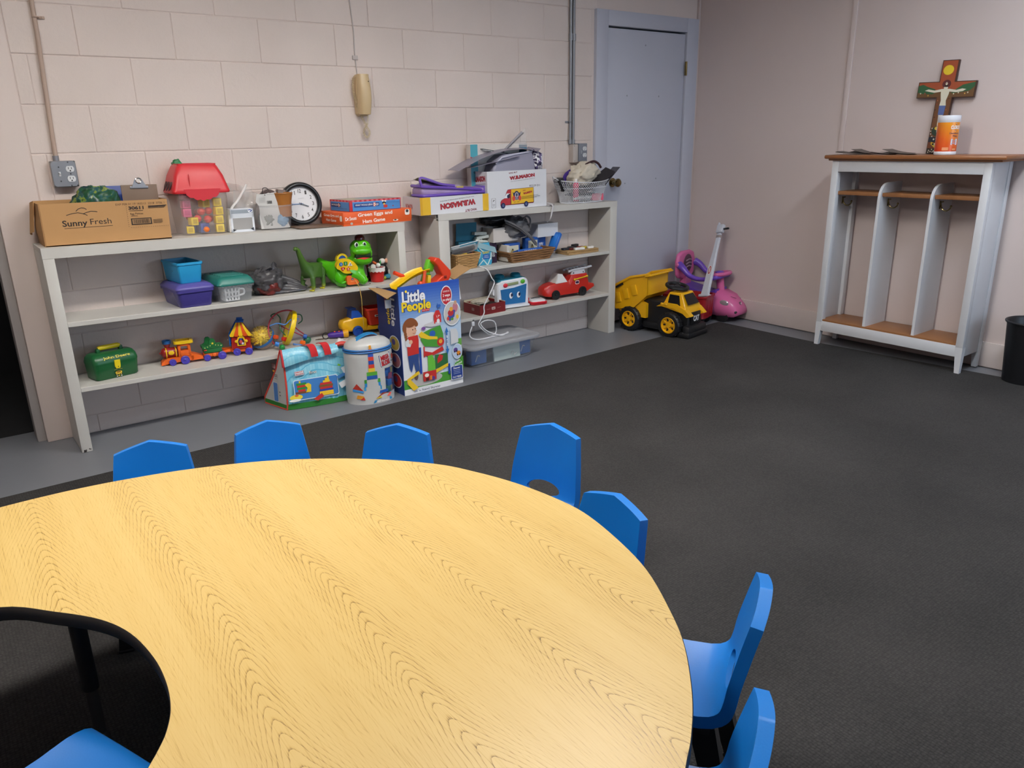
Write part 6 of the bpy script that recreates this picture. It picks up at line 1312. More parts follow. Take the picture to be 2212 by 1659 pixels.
def tote():
    t = thing('block_tote_bag', 'aqua and white printed tote bag of blocks with red handles', 'bag', M=T(.838, -.310, 0) @ RZ(-9))
    w, d, h = .345, .20, .315
    def section(x, k=0):        # profile across the bag: wide bottom, pinched top
        b = .010 * sin(pi * x / w)
        return [(p[0] - .40 * p[1] * (1 - x / w), p[1], p[2]) for p in ((x, -b, .0), (x, -.004 - b, .03), (x + .004, -.004 - b * 1.5, .12), (x + .01, .006 - b, .21), (x + .014, .018, h), (x + .014, .032, h), (x + .01, .075 + b, .21), (x + .004, .13 + b, .12), (x, .19 + b, .03), (x, .188, 0))]
    m = MB(); N_ = 16
    rings = []
    for i in range(N_ + 1):
        x = w * i / N_; sx = [Vector(p) for p in section(x)]
        for k_, p in enumerate(sx): p.y += .006 * noise.noise(Vector((x * 14, k_ * .9, 2))); p.x += .004 * noise.noise(Vector((x * 9, k_ * 1.3, 6)))
        if i > 12:
            for p in sx: p.z *= 1 - .02 * (i - 12)
        rings.append(sx)
    m.loft(rings, AQUA, caps=True); b = m.build('bag_body', t, 50)
    # left end panel, its piping, green hem
    e = MB(); sec = [Vector(p) + Vector((-.003, 0, 0)) for p in section(0)]; e.add(sec, [list(range(len(sec)))], SILV); sp = [Vector(p) + Vector((-.0035, 0, 0)) for p in section(0)]
    ep = e.build('end_panel', t, 0)
    RD = pl('d8473a', .4)
    for x, nm in ((-.002, 'piping'), (.010, 'piping')):
        if x < 0: MB().tube([Vector(p) + Vector((x, -.002, .003)) for p in section(0)], .005, RD, 6, True).build(nm, t)
    MB().grid(lambda u, v: (w * u, -.0068 - .010 * sin(pi * u), .002 + .030 * v), 12, 2, pl('2c7a2c', .4), thick=.001).build('green_hem', t); MB().add([(-.005, .0, .003), (-.080, .186, .003), (-.078, .186, .028), (-.003, .0, .028)], [[0, 1, 2, 3]], pl('2c7a2c', .4)).build('green_hem', t, 0)
    # fold-over top flap with red handles
    m = MB(); m.grid(lambda u, v: (.004 + (w - .06) * u, .016 - .030 * v - .012 * sin(pi * v) - .004 * sin(9 * u), h + .006 - .085 * v * (1 - .55 * u) + .005 * sin(6 * u)), 14, 8, AQUA, thick=.002); m.build('top_flap', t, 40)
    MB().tube([(.0, .016, h + .006), (-.001, -.010, h - .04), (-.002, -.016, h - .078)], .007, pl('c02a30', .4), 6).build('flap_binding', t)
    for x, q in ((.125, 0), (.195, 1)):
        m = MB(); m.grid(lambda u, v: (x - .022 + .036 * u + .05 * v * (1 - v * .4) - .05 * v * q * 0, .020 - .045 * v - .012 * sin(pi * v), h + .014 - .055 * v * v + .012 * sin(pi * v)), 4, 10, fab('c9262c'), M=T(.06 * (1 - 0) - .05, 0, 0) @ I4, thick=.003); m.build('red_handle', t, 40)
    a = Art((.004, -.0065, .03), (w - .01, 0, 0), (0, .010, .19), lift=.016, step=.0003)
    plate(a, .21, .86, .15, .13, 3); a.text('first', .42, .84, .12, .075, INK, .06); a.text('first', .42, .84, .12, .075, WHITE, .01)
    a.rr(.10, .10, .80, .68, .03, pr('dfeaf2')).rr(.11, .12, .79, .66, .03, pr('3f7fc4'))
    bricks(a, .22, .28, .055, ((0, 3.6, '7a4a2a'), (0, 2, 'c8302a'), (.2, 3, '2c8a3a'), (0, 2.4, 'c8302a'), (0, 2.8, '2f8a34'), (-.4, .5, 'e8c83a')))
    a.poly([(.28, .30), (.36, .30), (.37, .50), (.33, .56), (.27, .52), (.31, .42)], pr('eecb2c')).ell(.12, .20, .10, .08, pr('eed63c')).ell(.13, .25, .03, .03, pr('d8602c')).ell(.1, .12, .09, .04, pr('f0f0ea'))
    bricks(a, .60, .14, .055, ((0, 4, 'eec32c'), (0, 4, 'eec32c'), (0, 4, '2a3f9e'), (0, 3.6, 'c2302c'), (0, 4, '7a5a2c'), (0, 3.4, 'c8302a'), (.2, 2, 'eec82c'), (.4, 1.2, 'eec82c'), (.7, .5, 'eec82c')))
    a.poly([(.38, .08), (.52, .22), (.55, .12), (.45, .02)], pr('c8302a')).poly([(.80, .42), (.98, .55), (.99, .38), (.84, .26)], pr('e2e6ea')).poly([(.78, .62), (.92, .72), (.92, .62), (.80, .54)], pr('3f7fc4')).poly([(.86, .84), (.99, .94), (.99, .74), (.90, .68)], pr('e6e8ec')).poly([(.82, .98), (.86, .94), (.86, .90), (.81, .92)], pr('7ac03c'))
    a.build('printing', b)
    a = Art((-.0785, .188, .0), (.0755, -.19, 0), (.012, 0, .30), lift=.003)
    a.rr(.44, .10, .66, .46, .03, pr('d8dade')).rr(.46, .11, .64, .45, .03, pr('4f7fc0')).rr(.44, .70, .62, .80, .02, pr('7a2a34')).rr(.455, .71, .605, .79, .02, pr('b08a84')).ell(.52, .66, .05, .02, pr('e8a03a')).line([(.55, .60), (.68, .60)], .012, INK).line([(.54, .57), (.68, .57)], .012, INK).line([(.54, .53), (.66, .53)], .008, pr('5a5a5a')).ell(.74, .30, .02, .012, INK).ell(.74, .24, .02, .012, INK)
    a.build('label_print', ep)
tote()
def zipbag():
    t = thing('block_zip_bag', 'white zip-up drum bag of blocks with a blue handle and zip', 'bag', M=T(1.262, -.425, 0) @ RZ(-8))
    rx, ry, h = .128, .098, .300; n = 40
    BZ = pl('1f6cb4', .4)
    def R(a, f):
        k = 1 + .02 * sin(pi * f) - (.03 if f > .93 else 0) + .035 * noise.noise(Vector((cos(a) * 2.6, sin(a) * 2.6, f * 5.5))) * (1 if .03 < f < .95 else .2); return Vector((rx * k * cos(a), ry * k * sin(a), h * f + .010 * cos(a) * f * 0))
    A0, A1, F0, F1 = -63, -18, 3 / 18, 11 / 18
    m = MB(); gv = [R(2 * pi * i / n, f / 18) for f in range(19) for i in range(n)]; gf = []
    for f in range(18):
        for i in range(n):
            am = ((i + .5) / n * 360 + 180) % 360 - 180
            if A0 < am < A1 and F0 < (f + .5) / 18 < F1: continue
            gf.append([f * n + i, f * n + (i + 1) % n, (f + 1) * n + (i + 1) % n, (f + 1) * n + i])
    gf.append(list(range(n))); m.add(gv, gf, SILV); b = m.build('bag_body', t, 60)
    m = MB(); m.lathe([(1.0, 0), (.97, .018), (.80, .036), (.5, .046), (.0001, .050)], SILV, n, T(0, 0, h) @ SC(rx * .98, ry * .98, 1)); m.build('zip_top', t, 60)
    for dz in (.0, .012): MB().tube([(rx * 1.0 * cos(2 * pi * i / n), ry * 1.0 * sin(2 * pi * i / n), h - .004 - dz) for i in range(n)], .005, BZ, 6, True).build('zip_band', t)
    MB().grid(lambda u, v: (-.075 + .13 * v, -.040 + .045 * u + .03 * v, h + .030 + .020 * v + .020 * sin(pi * v) ** .7), 4, 12, pl('2f8fd0', .4), thick=.004).build('handle', t, 40)
    # clear window with blocks behind it
    def W_(u, v): a = rad(-64 + 47 * u); p = R(a, .155 + .47 * v); return (p.x * 1.008, p.y * 1.008, p.z)
    m = MB(); m.grid(W_, 10, 10, mat('blue tinted window', '3d5f96', .15, 0, .3, 25, clear=.62)); m.build('window', t, 60)
    for i, (u, v, c) in enumerate(((.2, .75, '2a62b0'), (.45, .85, '2a4fa0'), (.65, .6, 'c0402c'), (.5, .35, '2f6fb8'), (.35, .12, '3f8a3a'), (.62, .12, 'c8a04a'), (.8, .8, 'c8b43a'), (.85, .4, '7a3a5a'))):
        p = W_(u, v); q = thing('toy_brick', ('left blue', 'upper blue', 'red', 'middle blue', 'green', 'tan', 'yellow', 'plum')[i] + ' toy brick behind the window of the zip-up bag', 'toy brick', M=t.matrix_basis @ T(p[0] * .80, p[1] * .80, p[2]) @ RZ(30)); MB().box((0, 0, 0), (.034, .034, .034), pl(c), bev=.004).build('brick', q); MB().cyl((0, 0, .016), (0, 0, .022), .009, pl(c), 12).build('stud', q)
    class Wrap(Art):           # printing that follows the round side of the bag
        def __init__(s): s.mb = MB(); s.k = 1.012; s.st = .0015; s.u = Vector((.26, 0, 0)); s.v = Vector((0, 0, .30)); s.o = None
        def P(s, x, y): a = rad(-165 + 150 * x); p = R(a, y); return Vector((p.x * s.k, p.y * s.k, p.z))
    a = Wrap(); plate(a, .71, .77, .25, .24, 8); a.text('first', .95, .80, .15, .10, pr('b8402c'), .05, 6); a.text('Builders', .91, .72, .12, .03, INK, .02, 6)
    bricks(a, .45, .26, .062, ((0, 4.5, '3aa0d0'), (0, 4, '2c8ad0'), (0, 4, '3f9a3a'), (0, 2.6, '2456a8'), (0, 2.6, '58a83a'), (0, 1.6, 'e0c23a'), (0, 1.4, 'd8402c'), (0, 1.3, '2a4fa8'), (0, 1.3, 'd8402c'), (0, 1.3, '2a4fa8'), (0, 1.0, 'd8402c'), (0, .6, 'e8a02c')))
    a.poly([(.12, .30), (.30, .26), (.20, .40)], pr('c83a2c')).poly([(.12, .30), (.30, .26), (.30, .22), (.12, .25)], pr('3a8fd0')).poly([(.17, .12), (.32, .10), (.30, .17), (.2, .19)], pr('e8a02c')).poly([(.24, .10), (.32, .09), (.30, .15)], pr('c8302c')).poly([(.48, .10), (.74, .10), (.78, .15), (.6, .19)], pr('d8503a')).poly([(.48, .10), (.58, .10), (.56, .14)], pr('e8d23a')).rect(.55, .19, .70, .24, pr('2456a8')).poly([(.44, .02), (.80, .02), (.78, .07), (.46, .07)], pr('3a9ad0')).text('60 blocks', .6, .045, .2, .03, WHITE, .03)
    a.build('printing', b)
zipbag()
t = crumple('block_bag', 'red-trimmed white bag of blocks pushed behind the two printed bags', 'bag', T(1.165, -.315, 0), (.15, .07, .33), SILV, 71, .12, 2)
MB().tube(crom([(-.06, -.02, .30), (-.02, -.035, .315), (.03, -.035, .30), (.06, -.03, .26)], 5), .012, pl('d8473a', .4), 8).build('red_trim', t)
# ---------------- boxed playset
def playset():
    t = thing('playset_box', 'tall blue Little People playset carton stuffed with track pieces', 'box', M=T(1.4235, -.508, 0) @ RZ(.4))
    w, d, h, k = .384, .245, .600, .004
    BLU = pr('2a55b4'); SKY = pr('8db8e0'); DB = pr('1f3576')
    ip = MB().bx(0, w, 0, k, 0, h, BLU).build('front_panel', t, 0)
    MB().bx(0, w, d - k, d, 0, h - .05, DB).build('back_panel', t, 0); lp = MB().bx(-.0, k, k, d - k, 0, h - .03, DB).build('side_panel', t, 0); MB().bx(w - k, w, k, d - k, 0, h - .02, DB).build('side_panel', t, 0); MB().bx(k, w - k, k, d - k, 0, k, CARD).build('bottom', t, 0)
    # flaps: left one bent out, brown inside up; right one; a white-edged one at the far right
    m = MB(); m.grid(lambda u, v: (-.085 * v - .005, .01 + (d - .05) * u - .05 * v, h - .028 + .030 * v * u - .012 * v), 4, 4, CARDIN, thick=.003); m.build('flap', t)
    m = MB(); m.grid(lambda u, v: (w + .002 + .13 * v, .05 + .12 * u + .02 * v, h - .012 + .045 * v + .01 * u), 4, 4, CARDIN, thick=.003); m.build('flap', t)
    m = MB(); m.prism([(w + .002, h - .015), (w + .032, h - .060), (w + .040, h - .125), (w + .016, h - .128), (w + .004, h - .09)], .045, .050, pr('e6e6ea'), 'y'); m.prism([(w + .001, h - .015), (w + .014, h - .06), (w + .012, h - .13), (w + .002, h - .10)], .04, .045, DB, 'y'); m.build('flap', t, 0)
    MB().bx(-.045, -.012, .06, .07, h - .115, h - .07, pr('dcdce0')).build('flap', t, 0)
    a = Art((0, 0, 0), (w, 0, 0), (0, 0, h), step=.0001)
    for i in range(16):         # printed sky, deep blue to pale, band by band
        f = i / 15; c = tuple(int(x + (y - x) * f) for x, y in zip((0x2a, 0x55, 0xb4), (0xa8, 0xc8, 0xe6))); a.rect(0, .995 - .40 * (i + 1) / 16, 1, .995 - .40 * i / 16, pr('%02x%02x%02x' % c))
    a.rect(0, .0, 1, .60, pr('b9cfe6')); a.poly([(.0, .10), (.0, .55), (.06, .63), (.18, .69), (.35, .73), (.5, .735), (.64, .72), (.66, .50), (.66, .10)], pr('e2e4ea'))
    a.rect(0, 0, 1, .145, pr('4b9a34')).rect(.93, .15, 1, .44, pr('6aa84a')).rect(.93, .22, 1, .235, pr('c2c6cc')).rect(.93, .36, 1, .375, pr('c2c6cc')).rect(0, 0, 1, .055, pr('e8e8ea')).ell(.34, .115, .30, .055, pr('b9b6b2'))
    # title
    for c, o in ((DB, .09), (pr('f2f2f4'), .035)): a.text('Little', .235, .905, .37, .105, c, o)
    a.ell(.118, .955, .016, .012, pr('f2d21e'))
    for c, o in ((DB, .09), (pr('f2d21e'), .035)): a.text('People', .27, .805, .47, .115, c, o)
    a.rect(.355, .752, .48, .775, pr('c8242c')).text('fisher-price', .417, .763, .11, .014, WHITE)
    a.ell(.77, .865, .095, .092, pr('eeeef0')).ell(.77, .865, .085, .082, pr('b82430')).text('converts to', .77, .905, .11, .018, WHITE).text('2 ways', .77, .865, .12, .032, WHITE, .03).text('to play!', .77, .825, .13, .032, WHITE, .03)
    # child at play (head with curls, red shirt, blue trousers)
    a.ell(.16, .60, .085, .065, pr('e6b496'))
    for i in range(16): q = rad(20 + i * 11); a.ell(.155 + .10 * cos(q), .625 + .068 * sin(q), .03, .022, pr('8a4f28'))
    for i in range(5): a.ell(.06 + .006 * i, .60 - .025 * i, .022, .018, pr('8a4f28'))
    a.ell(.15, .665, .085, .035, pr('8a4f28')).ell(.185, .605, .009, .006, INK).ell(.225, .61, .007, .006, INK).line([(.18, .572), (.205, .568), (.225, .575)], .006, pr('a8503c')).poly([(.235, .60), (.252, .59), (.235, .585)], pr('d89a7c'))
    a.poly([(.10, .545), (.26, .55), (.27, .50), (.26, .375), (.08, .37), (.08, .45)], pr('c9302a')).poly([(.08, .37), (.26, .375), (.25, .30), (.26, .20), (.20, .20), (.17, .30), (.13, .21), (.10, .25)], pr('2f4a86')).poly([(.045, .50), (.10, .53), (.15, .48), (.13, .45), (.06, .46)], pr('d8dade')).ell(.14, .495, .03, .02, pr('e6b496')).ell(.20, .17, .03, .04, pr('6a5650'))
    # toy tower
    a.rect(.265, .18, .30, .43, pr('2447a4')).rect(.74, .12, .775, .22, pr('2447a4')).poly([(.30, .50), (.34, .56), (.45, .58), (.64, .60), (.68, .52), (.68, .44), (.60, .40), (.36, .43)], pr('4c9a38')).ell(.50, .535, .05, .03, pr('2f5fb0')).rect(.34, .33, .36, .43, pr('c8302c')).poly([(.34, .39), (.48, .36), (.66, .40), (.68, .36), (.45, .325), (.34, .345)], pr('c8302c')).ell(.63, .445, .06, .04, pr('c8302c')).ell(.63, .45, .03, .02, pr('e8a83a'))
    a.poly([(.27, .55), (.32, .575), (.44, .52), (.58, .50), (.58, .475), (.42, .49), (.30, .52)], pr('eec62a')).poly([(.40, .335), (.48, .34), (.52, .27), (.52, .19), (.40, .19)], pr('6abf3f')).rect(.52, .20, .74, .33, pr('2f6b3a')).poly([(.56, .29), (.60, .33), (.66, .31), (.64, .27), (.56, .245)], pr('c8302c')).poly([(.52, .19), (.74, .23), (.74, .20), (.52, .155)], pr('eec62a')).rect(.31, .10, .53, .19, pr('c8302c')).ell(.37, .155, .035, .018, pr('eee6da')).rect(.35, .10, .40, .13, pr('5a1a1a')).ell(.47, .115, .035, .02, pr('5a3a8a')).rect(.42, .105, .455, .145, pr('e88a2c'))
    a.poly([(.04, .155), (.24, .215), (.25, .185), (.10, .145), (.22, .055), (.14, .035), (.05, .11)], pr('eec62a')).poly([(.36, .62), (.38, .635), (.48, .645), (.60, .665), (.64, .64), (.64, .605), (.50, .60)], pr('cfccd0')).ell(.355, .60, .035, .015, pr('7a4f9a')).poly([(.54, .64), (.53, .70), (.57, .745), (.625, .745), (.655, .70), (.655, .63)], pr('c8302c')).rect(.535, .625, .555, .675, pr('c8302c')).ell(.605, .645, .025, .022, pr('eeeef0')).text('LP', .605, .69, .05, .02, WHITE).rect(.597, .745, .607, .81, pr('2a5fb4')).poly([(.60, .80), (.655, .795), (.655, .775), (.60, .77)], pr('2a5fb4'))
    # round picture, arrows, car inset, feature panel
    a.ell(.845, .695, .145, .115, pr('eef0f2')).ell(.845, .695, .135, .106, pr('c9c6c4')).ell(.90, .745, .045, .045, pr('c27a86')).ell(.905, .79, .025, .02, pr('caa084')).poly([(.76, .66), (.82, .73), (.90, .72), (.88, .66), (.80, .62)], pr('3a4f9a')).ell(.82, .70, .05, .03, pr('b83038')).ell(.83, .735, .03, .02, pr('e8a83a')).ell(.77, .65, .02, .018, pr('c83a34')).ell(.93, .655, .022, .02, pr('e8c23a')).ell(.84, .64, .025, .012, pr('5aa03c'))
    a.poly([(.80, .55), (.90, .545), (.93, .50), (.93, .41), (.80, .40)], pr('d2d4d8')).rect(.725, .36, .745, .53, pr('2a6fb8')).poly([(.705, .525), (.735, .575), (.765, .525)], pr('2a6fb8')).poly([(.705, .365), (.735, .31), (.765, .365)], pr('2a6fb8')).text('over 2 ft. tall!', .735, .445, .16, .016, WHITE, .03, 90)
    a.ell(.905, .325, .085, .075, pr('e9ecf2')).ell(.905, .325, .078, .069, pr('b9cbe6')).ell(.875, .34, .035, .022, pr('5a3f8a')).ell(.925, .305, .034, .022, pr('e08a2c'))
    for x, y in ((.855, .325), (.895, .327), (.905, .29), (.945, .292)): a.ell(x, y, .012, .009, INK)
    a.poly([(.78, .145), (.86, .215), (.96, .25), (1, .27), (1, .145)], pr('4b9a34')).text('2 cars', .90, .235, .09, .022, WHITE, .02, 14).text('included!', .91, .205, .13, .02, WHITE, .02, 14)
    a.rr(.775, .055, .985, .19, .02, pr('e6e8ee')).rr(.783, .06, .977, .185, .02, pr('23408f')).text('Discover:', .88, .165, .12, .018, WHITE, .02)
    for y in (.143, .127, .111): a.line([(.82, y), (.94, y)], .005, pr('c2cbe0'))
    a.text('1½-5 YEARS', .88, .078, .15, .018, WHITE, .03).text("Sit 'n Stand Skyway", .36, .028, .44, .026, NAVY, .01)
    a.build('picture_print', ip)
    a = Art((0, d - k, 0), (0, -(d - 2 * k), 0), (0, 0, h - .03)); 
    for c, o in ((pr('16285c'), .08), (pr('e8e8ee'), .02)): a.text('Little', .72, .80, .11 * h / d * 2.4, .20 * d / h, c, o, -90)
    for c, o in ((pr('16285c'), .08), (pr('e6c82a'), .02)): a.text('People', .50, .80, .62, .08, c, o, -90)
    a.rect(.36, .84, .40, .93, pr('c8242c'))
    for y, c in ((.50, 'b9a04a'), (.33, 'a0606a'), (.13, 'b02a30')): a.ell(.70, y, .24, .075, pr('d8dce6')).ell(.70, y, .21, .066, pr(c)).ell(.66, y + .01, .08, .03, pr('5a4f8a'))
    a.build('picture_print', lp)
    MT = t.matrix_basis
    q = thing('slide_track', 'curved yellow track piece sticking out of the playset carton', 'toy track', M=MT @ T(.03, .10, .52)); Yp = pl('eec21a', .3)
    def tr_(u, v): x = .0 + .195 * u; z = .055 + .075 * sin(u * 1.5) + .0 * v; e = .020 * (abs(2 * v - 1) ** 6); return (x, -.04 + .085 * v - .02 * u, z + e)
    MB().grid(tr_, 16, 10, Yp, thick=.004).build('channel', q, 50); MB().box((.185, -.03, .10), (.022, .03, .075), Yp, M=RY(8), bev=.004).build('end_block', q); MB().tube([(.135, -.065, .04), (.15, -.066, .085), (.165, -.06, .14)], [.012, .010, .009], pl('e0562a', .35), 10).sph((.128, -.065, .075), .016, pl('d8522a'), 12).build('orange_lever', q); MB().sph((.145, -.07, .068), .009, pl('e8b52a'), 10).build('hinge_pin', q)
    q = thing('ramp_track', 'red-orange bent ramp piece sticking out of the playset carton', 'toy track', M=MT @ T(.20, .10, .52)); Rp = pl('dd4022', .32)
    m = MB(); m.prism([(.0, .075), (.02, .068), (.075, .072), (.118, .098), (.088, .155), (.062, .182), (.078, .200), (.10, .198), (.168, .125), (.175, .10), (.155, .065), (.10, .052), (.0, .052)], -.045, .03, Rp, 'y'); b = m.build('ramp_body', q, 40); z_ = b.modifiers.new('b', 'BEVEL'); z_.width = .006; z_.segments = 2
    MB().box((.132, -.0455, .09), (.018, .004, .016), pl('8a2414'), bev=.002).build('slot', q); MB().tube([(-.14, .04, .135), (-.10, .04, .115), (-.06, .04, .10)], .012, Rp, 6).build('side_rail', q)
    q = thing('green_track_arm', 'lime green track arm sticking out of the playset carton', 'toy track', M=MT @ T(.215, .125, .54) @ RY(22)); MB().box((.0, 0, .075), (.032, .03, .17), pl('6fce2c', .35), bev=.004).build('arm', q); MB().box((.0, -.01, .145), (.048, .034, .06), pl('6fce2c', .35), bev=.005).build('head_block', q); MB().box((-.0, -.022, .09), (.034, .01, .02), pl('3a7a1c'), bev=.002).build('joint', q)
    q = thing('track_filler', 'grey-green jumble of track pieces deep in the playset carton', 'toy track', M=MT @ T(.19, .12, .006)); MB().bx(-.17, .17, -.10, .10, 0, .5, pl('5a6a52', .5), .02).build('heap', q); MB().box((0, 0, .51), (.25, .12, .03), pl('7a8a4a', .5), bev=.008).build('top_layer', q)
playset()
# ---------------- clear tote
def tote_box():
    M0 = T(2.235, -.185, 0) @ RZ(2)
    t = thing('storage_tote', 'clear plastic storage tote with a frosted lid on the floor', 'storage tote', M=M0)
    C1 = cl('cfd3d8', .70, .2); C2 = mat('frosted lid', 'b4b5bb', .35, 0, .04, clear=.22)
    b = MB(); b.loft([[(x, y, z) for x, y in rrect(w_, d_, .05, 6)] for w_, d_, z in ((.46, .24, .002), (.485, .265, .01), (.545, .315, .125), (.55, .32, .13))], C1, caps=False); b.add([(x, y, .003) for x, y in rrect(.46, .24, .05, 6)], [list(range(28))], C1); b.build('tote_body', t, 50)
    l = MB(); l.loft([[(x, y, z) for x, y in rrect(w_, d_, .055, 6)] for w_, d_, z in ((.575, .345, .120), (.585, .352, .128), (.58, .348, .140), (.52, .29, .148), (.50, .275, .143), (.44, .22, .146), (.40, .19, .156))], C2); ld = l.build('lid', t, 50)
    for s_ in (-1, 1): MB().box((s_ * .285, 0, .115), (.03, .10, .016), C2, bev=.005).build('latch_handle', ld)
    q = thing('paper_packet', 'pale mint paper packet inside the clear tote', 'packet', M=M0 @ T(.04, -.115, .008) @ RX(-6)); m = MB(); m.grid(lambda u, v: (-.10 + .21 * u, .008 * noise.noise(Vector((u * 4, v * 4, 1))), .115 * v), 10, 8, pr('d3e2dc'), thick=.012); m.build('packet', q, 40); MB().tube(crom([(.03, -.008, .02), (.045, -.01, .045), (.06, -.008, .03), (.05, -.01, .015), (.08, -.008, .03)], 5), .002, WHITE, 6).build('string_bow', q)
    for x, s_, nm in ((-.17, .12, 'left'), (.19, .11, 'right')):
        q = thing('blue_packet', 'blue packet at the %s end inside the clear tote' % nm, 'packet', M=M0 @ T(x, -.075, .008)); b = MB().box((0, 0, .055), (s_, .06, .105), pr('3f74c0'), bev=.008).build('packet', q); a = Art((-s_ / 2, -.03, .0), (s_, 0, 0), (0, 0, .11)); a.text('CRAZ-ART', .45, .82, .6, .08, pr('a9c2e4')).line([(.25, .2), (.4, .55), (.55, .5)], .05, pr('cfd8e0')); a.build('printing', b)
    crumple('red_packet', 'reddish packet showing at the back of the clear tote', 'packet', M0 @ T(-.02, .04, .008), (.30, .16, .10), mat('reddish film', '8f7a7c', .4, 0, .3, 20), 81, .2, 2)
tote_box()
# ================================================================== RIDE-ON TOYS IN THE CORNER
def cat_truck():
    t = thing('ride_on_dump_truck', 'yellow and black ride-on toy dump truck lettered CAT', 'toy truck', M=T(3.565, -.40, 0) @ RZ(-81))   # local +x is the front
    K = pl('17171a', .45); Y = pl('eaae12', .32)
    m = MB(); m.prism([(-.27, .09), (-.27, .17), (-.16, .19), (-.06, .235), (.05, .235), (.10, .215), (.26, .20), (.285, .14), (.285, .06), (.16, .045), (-.10, .045)], -.085, .085, K, 'y'); b = m.build('chassis', t, 40); z = b.modifiers.new('b', 'BEVEL'); z.width = .01; z.segments = 2
    m = MB(); m.box((.285, 0, .055), (.06, .235, .075), K, bev=.018); m.box((.27, 0, .028), (.10, .25, .04), K, bev=.012); m.build('bumper', t)
    m = MB(); m.box((.0, 0, .055), (.16, .20, .05), K, bev=.015); m.build('step', t)
    # cab
    c = MB(); c.loft([[(.06, -.10, .205), (.285, -.105, .165), (.285, .105, .165), (.06, .10, .205)], [(.085, -.09, .225), (.265, -.095, .215), (.265, .095, .215), (.085, .09, .225)], [(.12, -.072, .305), (.215, -.072, .305), (.215, .072, .305), (.12, .072, .305)]], Y); cb = c.build('cab', t, 30); z = cb.modifiers.new('b', 'BEVEL'); z.width = .006; z.segments = 2
    m = MB(); m.add([(.2695, -.072, .228), (.2695, .072, .228), (.2245, .058, .293), (.2245, -.058, .293)], [[0, 1, 2, 3]], pl('0f0f12', .2), T(.002, 0, .001)); m.build('windscreen', cb, 0)
    for s_ in (-1, 1):
        m = MB(); m.add([(.125, s_ * .0925, .232), (.225, s_ * .0945, .222), (.205, s_ * .0785, .290), (.13, s_ * .0785, .292)], [[0, 1, 2, 3]], pl('0f0f12', .2), T(0, s_ * .0028, 0)); m.build('side_window', cb, 0)
    for s_ in (-1, 1): m = MB(); m.prism([(.04, .20), (.10, .235), (.20, .232), (.27, .20), (.315, .16), (.285, .150), (.25, .175), (.18, .20), (.08, .205)], s_ * .085 - .022, s_ * .085 + .022, Y, 'y'); m.build('fender', cb)
    for i in range(2): MB().sph((.085 + .035 * i, -.108, .222), (.012, .005, .010), Y, 12).build('rivet', cb)
    m = MB(); m.box((.29, 0, .135), (.012, .115, .09), K, bev=.01); g = m.build('grille', t); a = Art((.2965, -.042, .11), (0, .084, 0), (0, 0, .05)); a.text('CAT', .5, .5, .86, .8, WHITE, .05); a.build('lettering', g)
    # steering wheel
    SM = T(.135, 0, .335) @ RY(10); w = MB(); w.tube([(.072 * cos(a), .072 * sin(a), 0) for a in [2 * pi * i / 32 for i in range(32)]], .0125, K, 10, True, M=SM)
    for i in range(3): w.tube([(0, 0, -.008), (.07 * cos(2 * pi * i / 3), .07 * sin(2 * pi * i / 3), 0)], .010, K, 8, M=SM)
    w.lathe([(.0001, .006), (.024, .004), (.026, -.012), (.0001, -.014)], K, 18, SM).cyl((.145, 0, .26), (.137, 0, .33), .016, K, 12); w.build('steering_wheel', t)
    # tipped bed
    BM_ = T(-.17, 0, .21) @ RY(-15)
    o = [(-.16, .0), (-.13, -.035), (.03, -.045), (.155, .02), (.185, .135), (.21, .158), (.05, .165), (-.12, .125), (-.17, .05)]
    m = MB()
    for s_ in (-1, 1): m.prism(o, s_ * .125 - .006, s_ * .125 + .006, Y, 'y', BM_)
    for p, q in (((-.16, .0), (-.13, -.035)), ((-.13, -.035), (.03, -.045)), ((.03, -.045), (.155, .02)), ((.155, .02), (.185, .135))):
        m.loft([[(p[0], -.125, p[1]), (p[0], .125, p[1]), (p[0], .125, p[1] + .008), (p[0], -.125, p[1] + .008)], [(q[0], -.125, q[1]), (q[0], .125, q[1]), (q[0], .125, q[1] + .008), (q[0], -.125, q[1] + .008)]], Y, BM_)
    m.box((.20, 0, .152), (.05, .29, .012), Y, BM_, .004)
    for s_ in (-1, 1): m.tube([(-.17, s_ * .133, .055), (-.12, s_ * .133, .128), (.05, s_ * .133, .168), (.215, s_ * .133, .160)], .010, Y, 8, M=BM_)
    bd = m.build('dump_bed', t, 40)
    for s_ in (-1, 1):
        for i in range(3): MB().box((-.09 + .075 * i, s_ * .134, .045 + .014 * i), (.045, .012, .075), Y, BM_, .006).build('bed_rib', bd)
    m = MB(); m.prism([(-.12, .05), (.06, .05), (.06, .15), (-.04, .18), (-.20, .10)], -.115, .115, Y, 'y', T(-.10, 0, .055)); m.build('rear_skirt', t)
    MB().box((-.02, -.1415, .135), (.07, .002, .015), pl('1a1a1c'), BM_ @ T(0, 0, .0) @ RY(-14)).build('decal', bd)
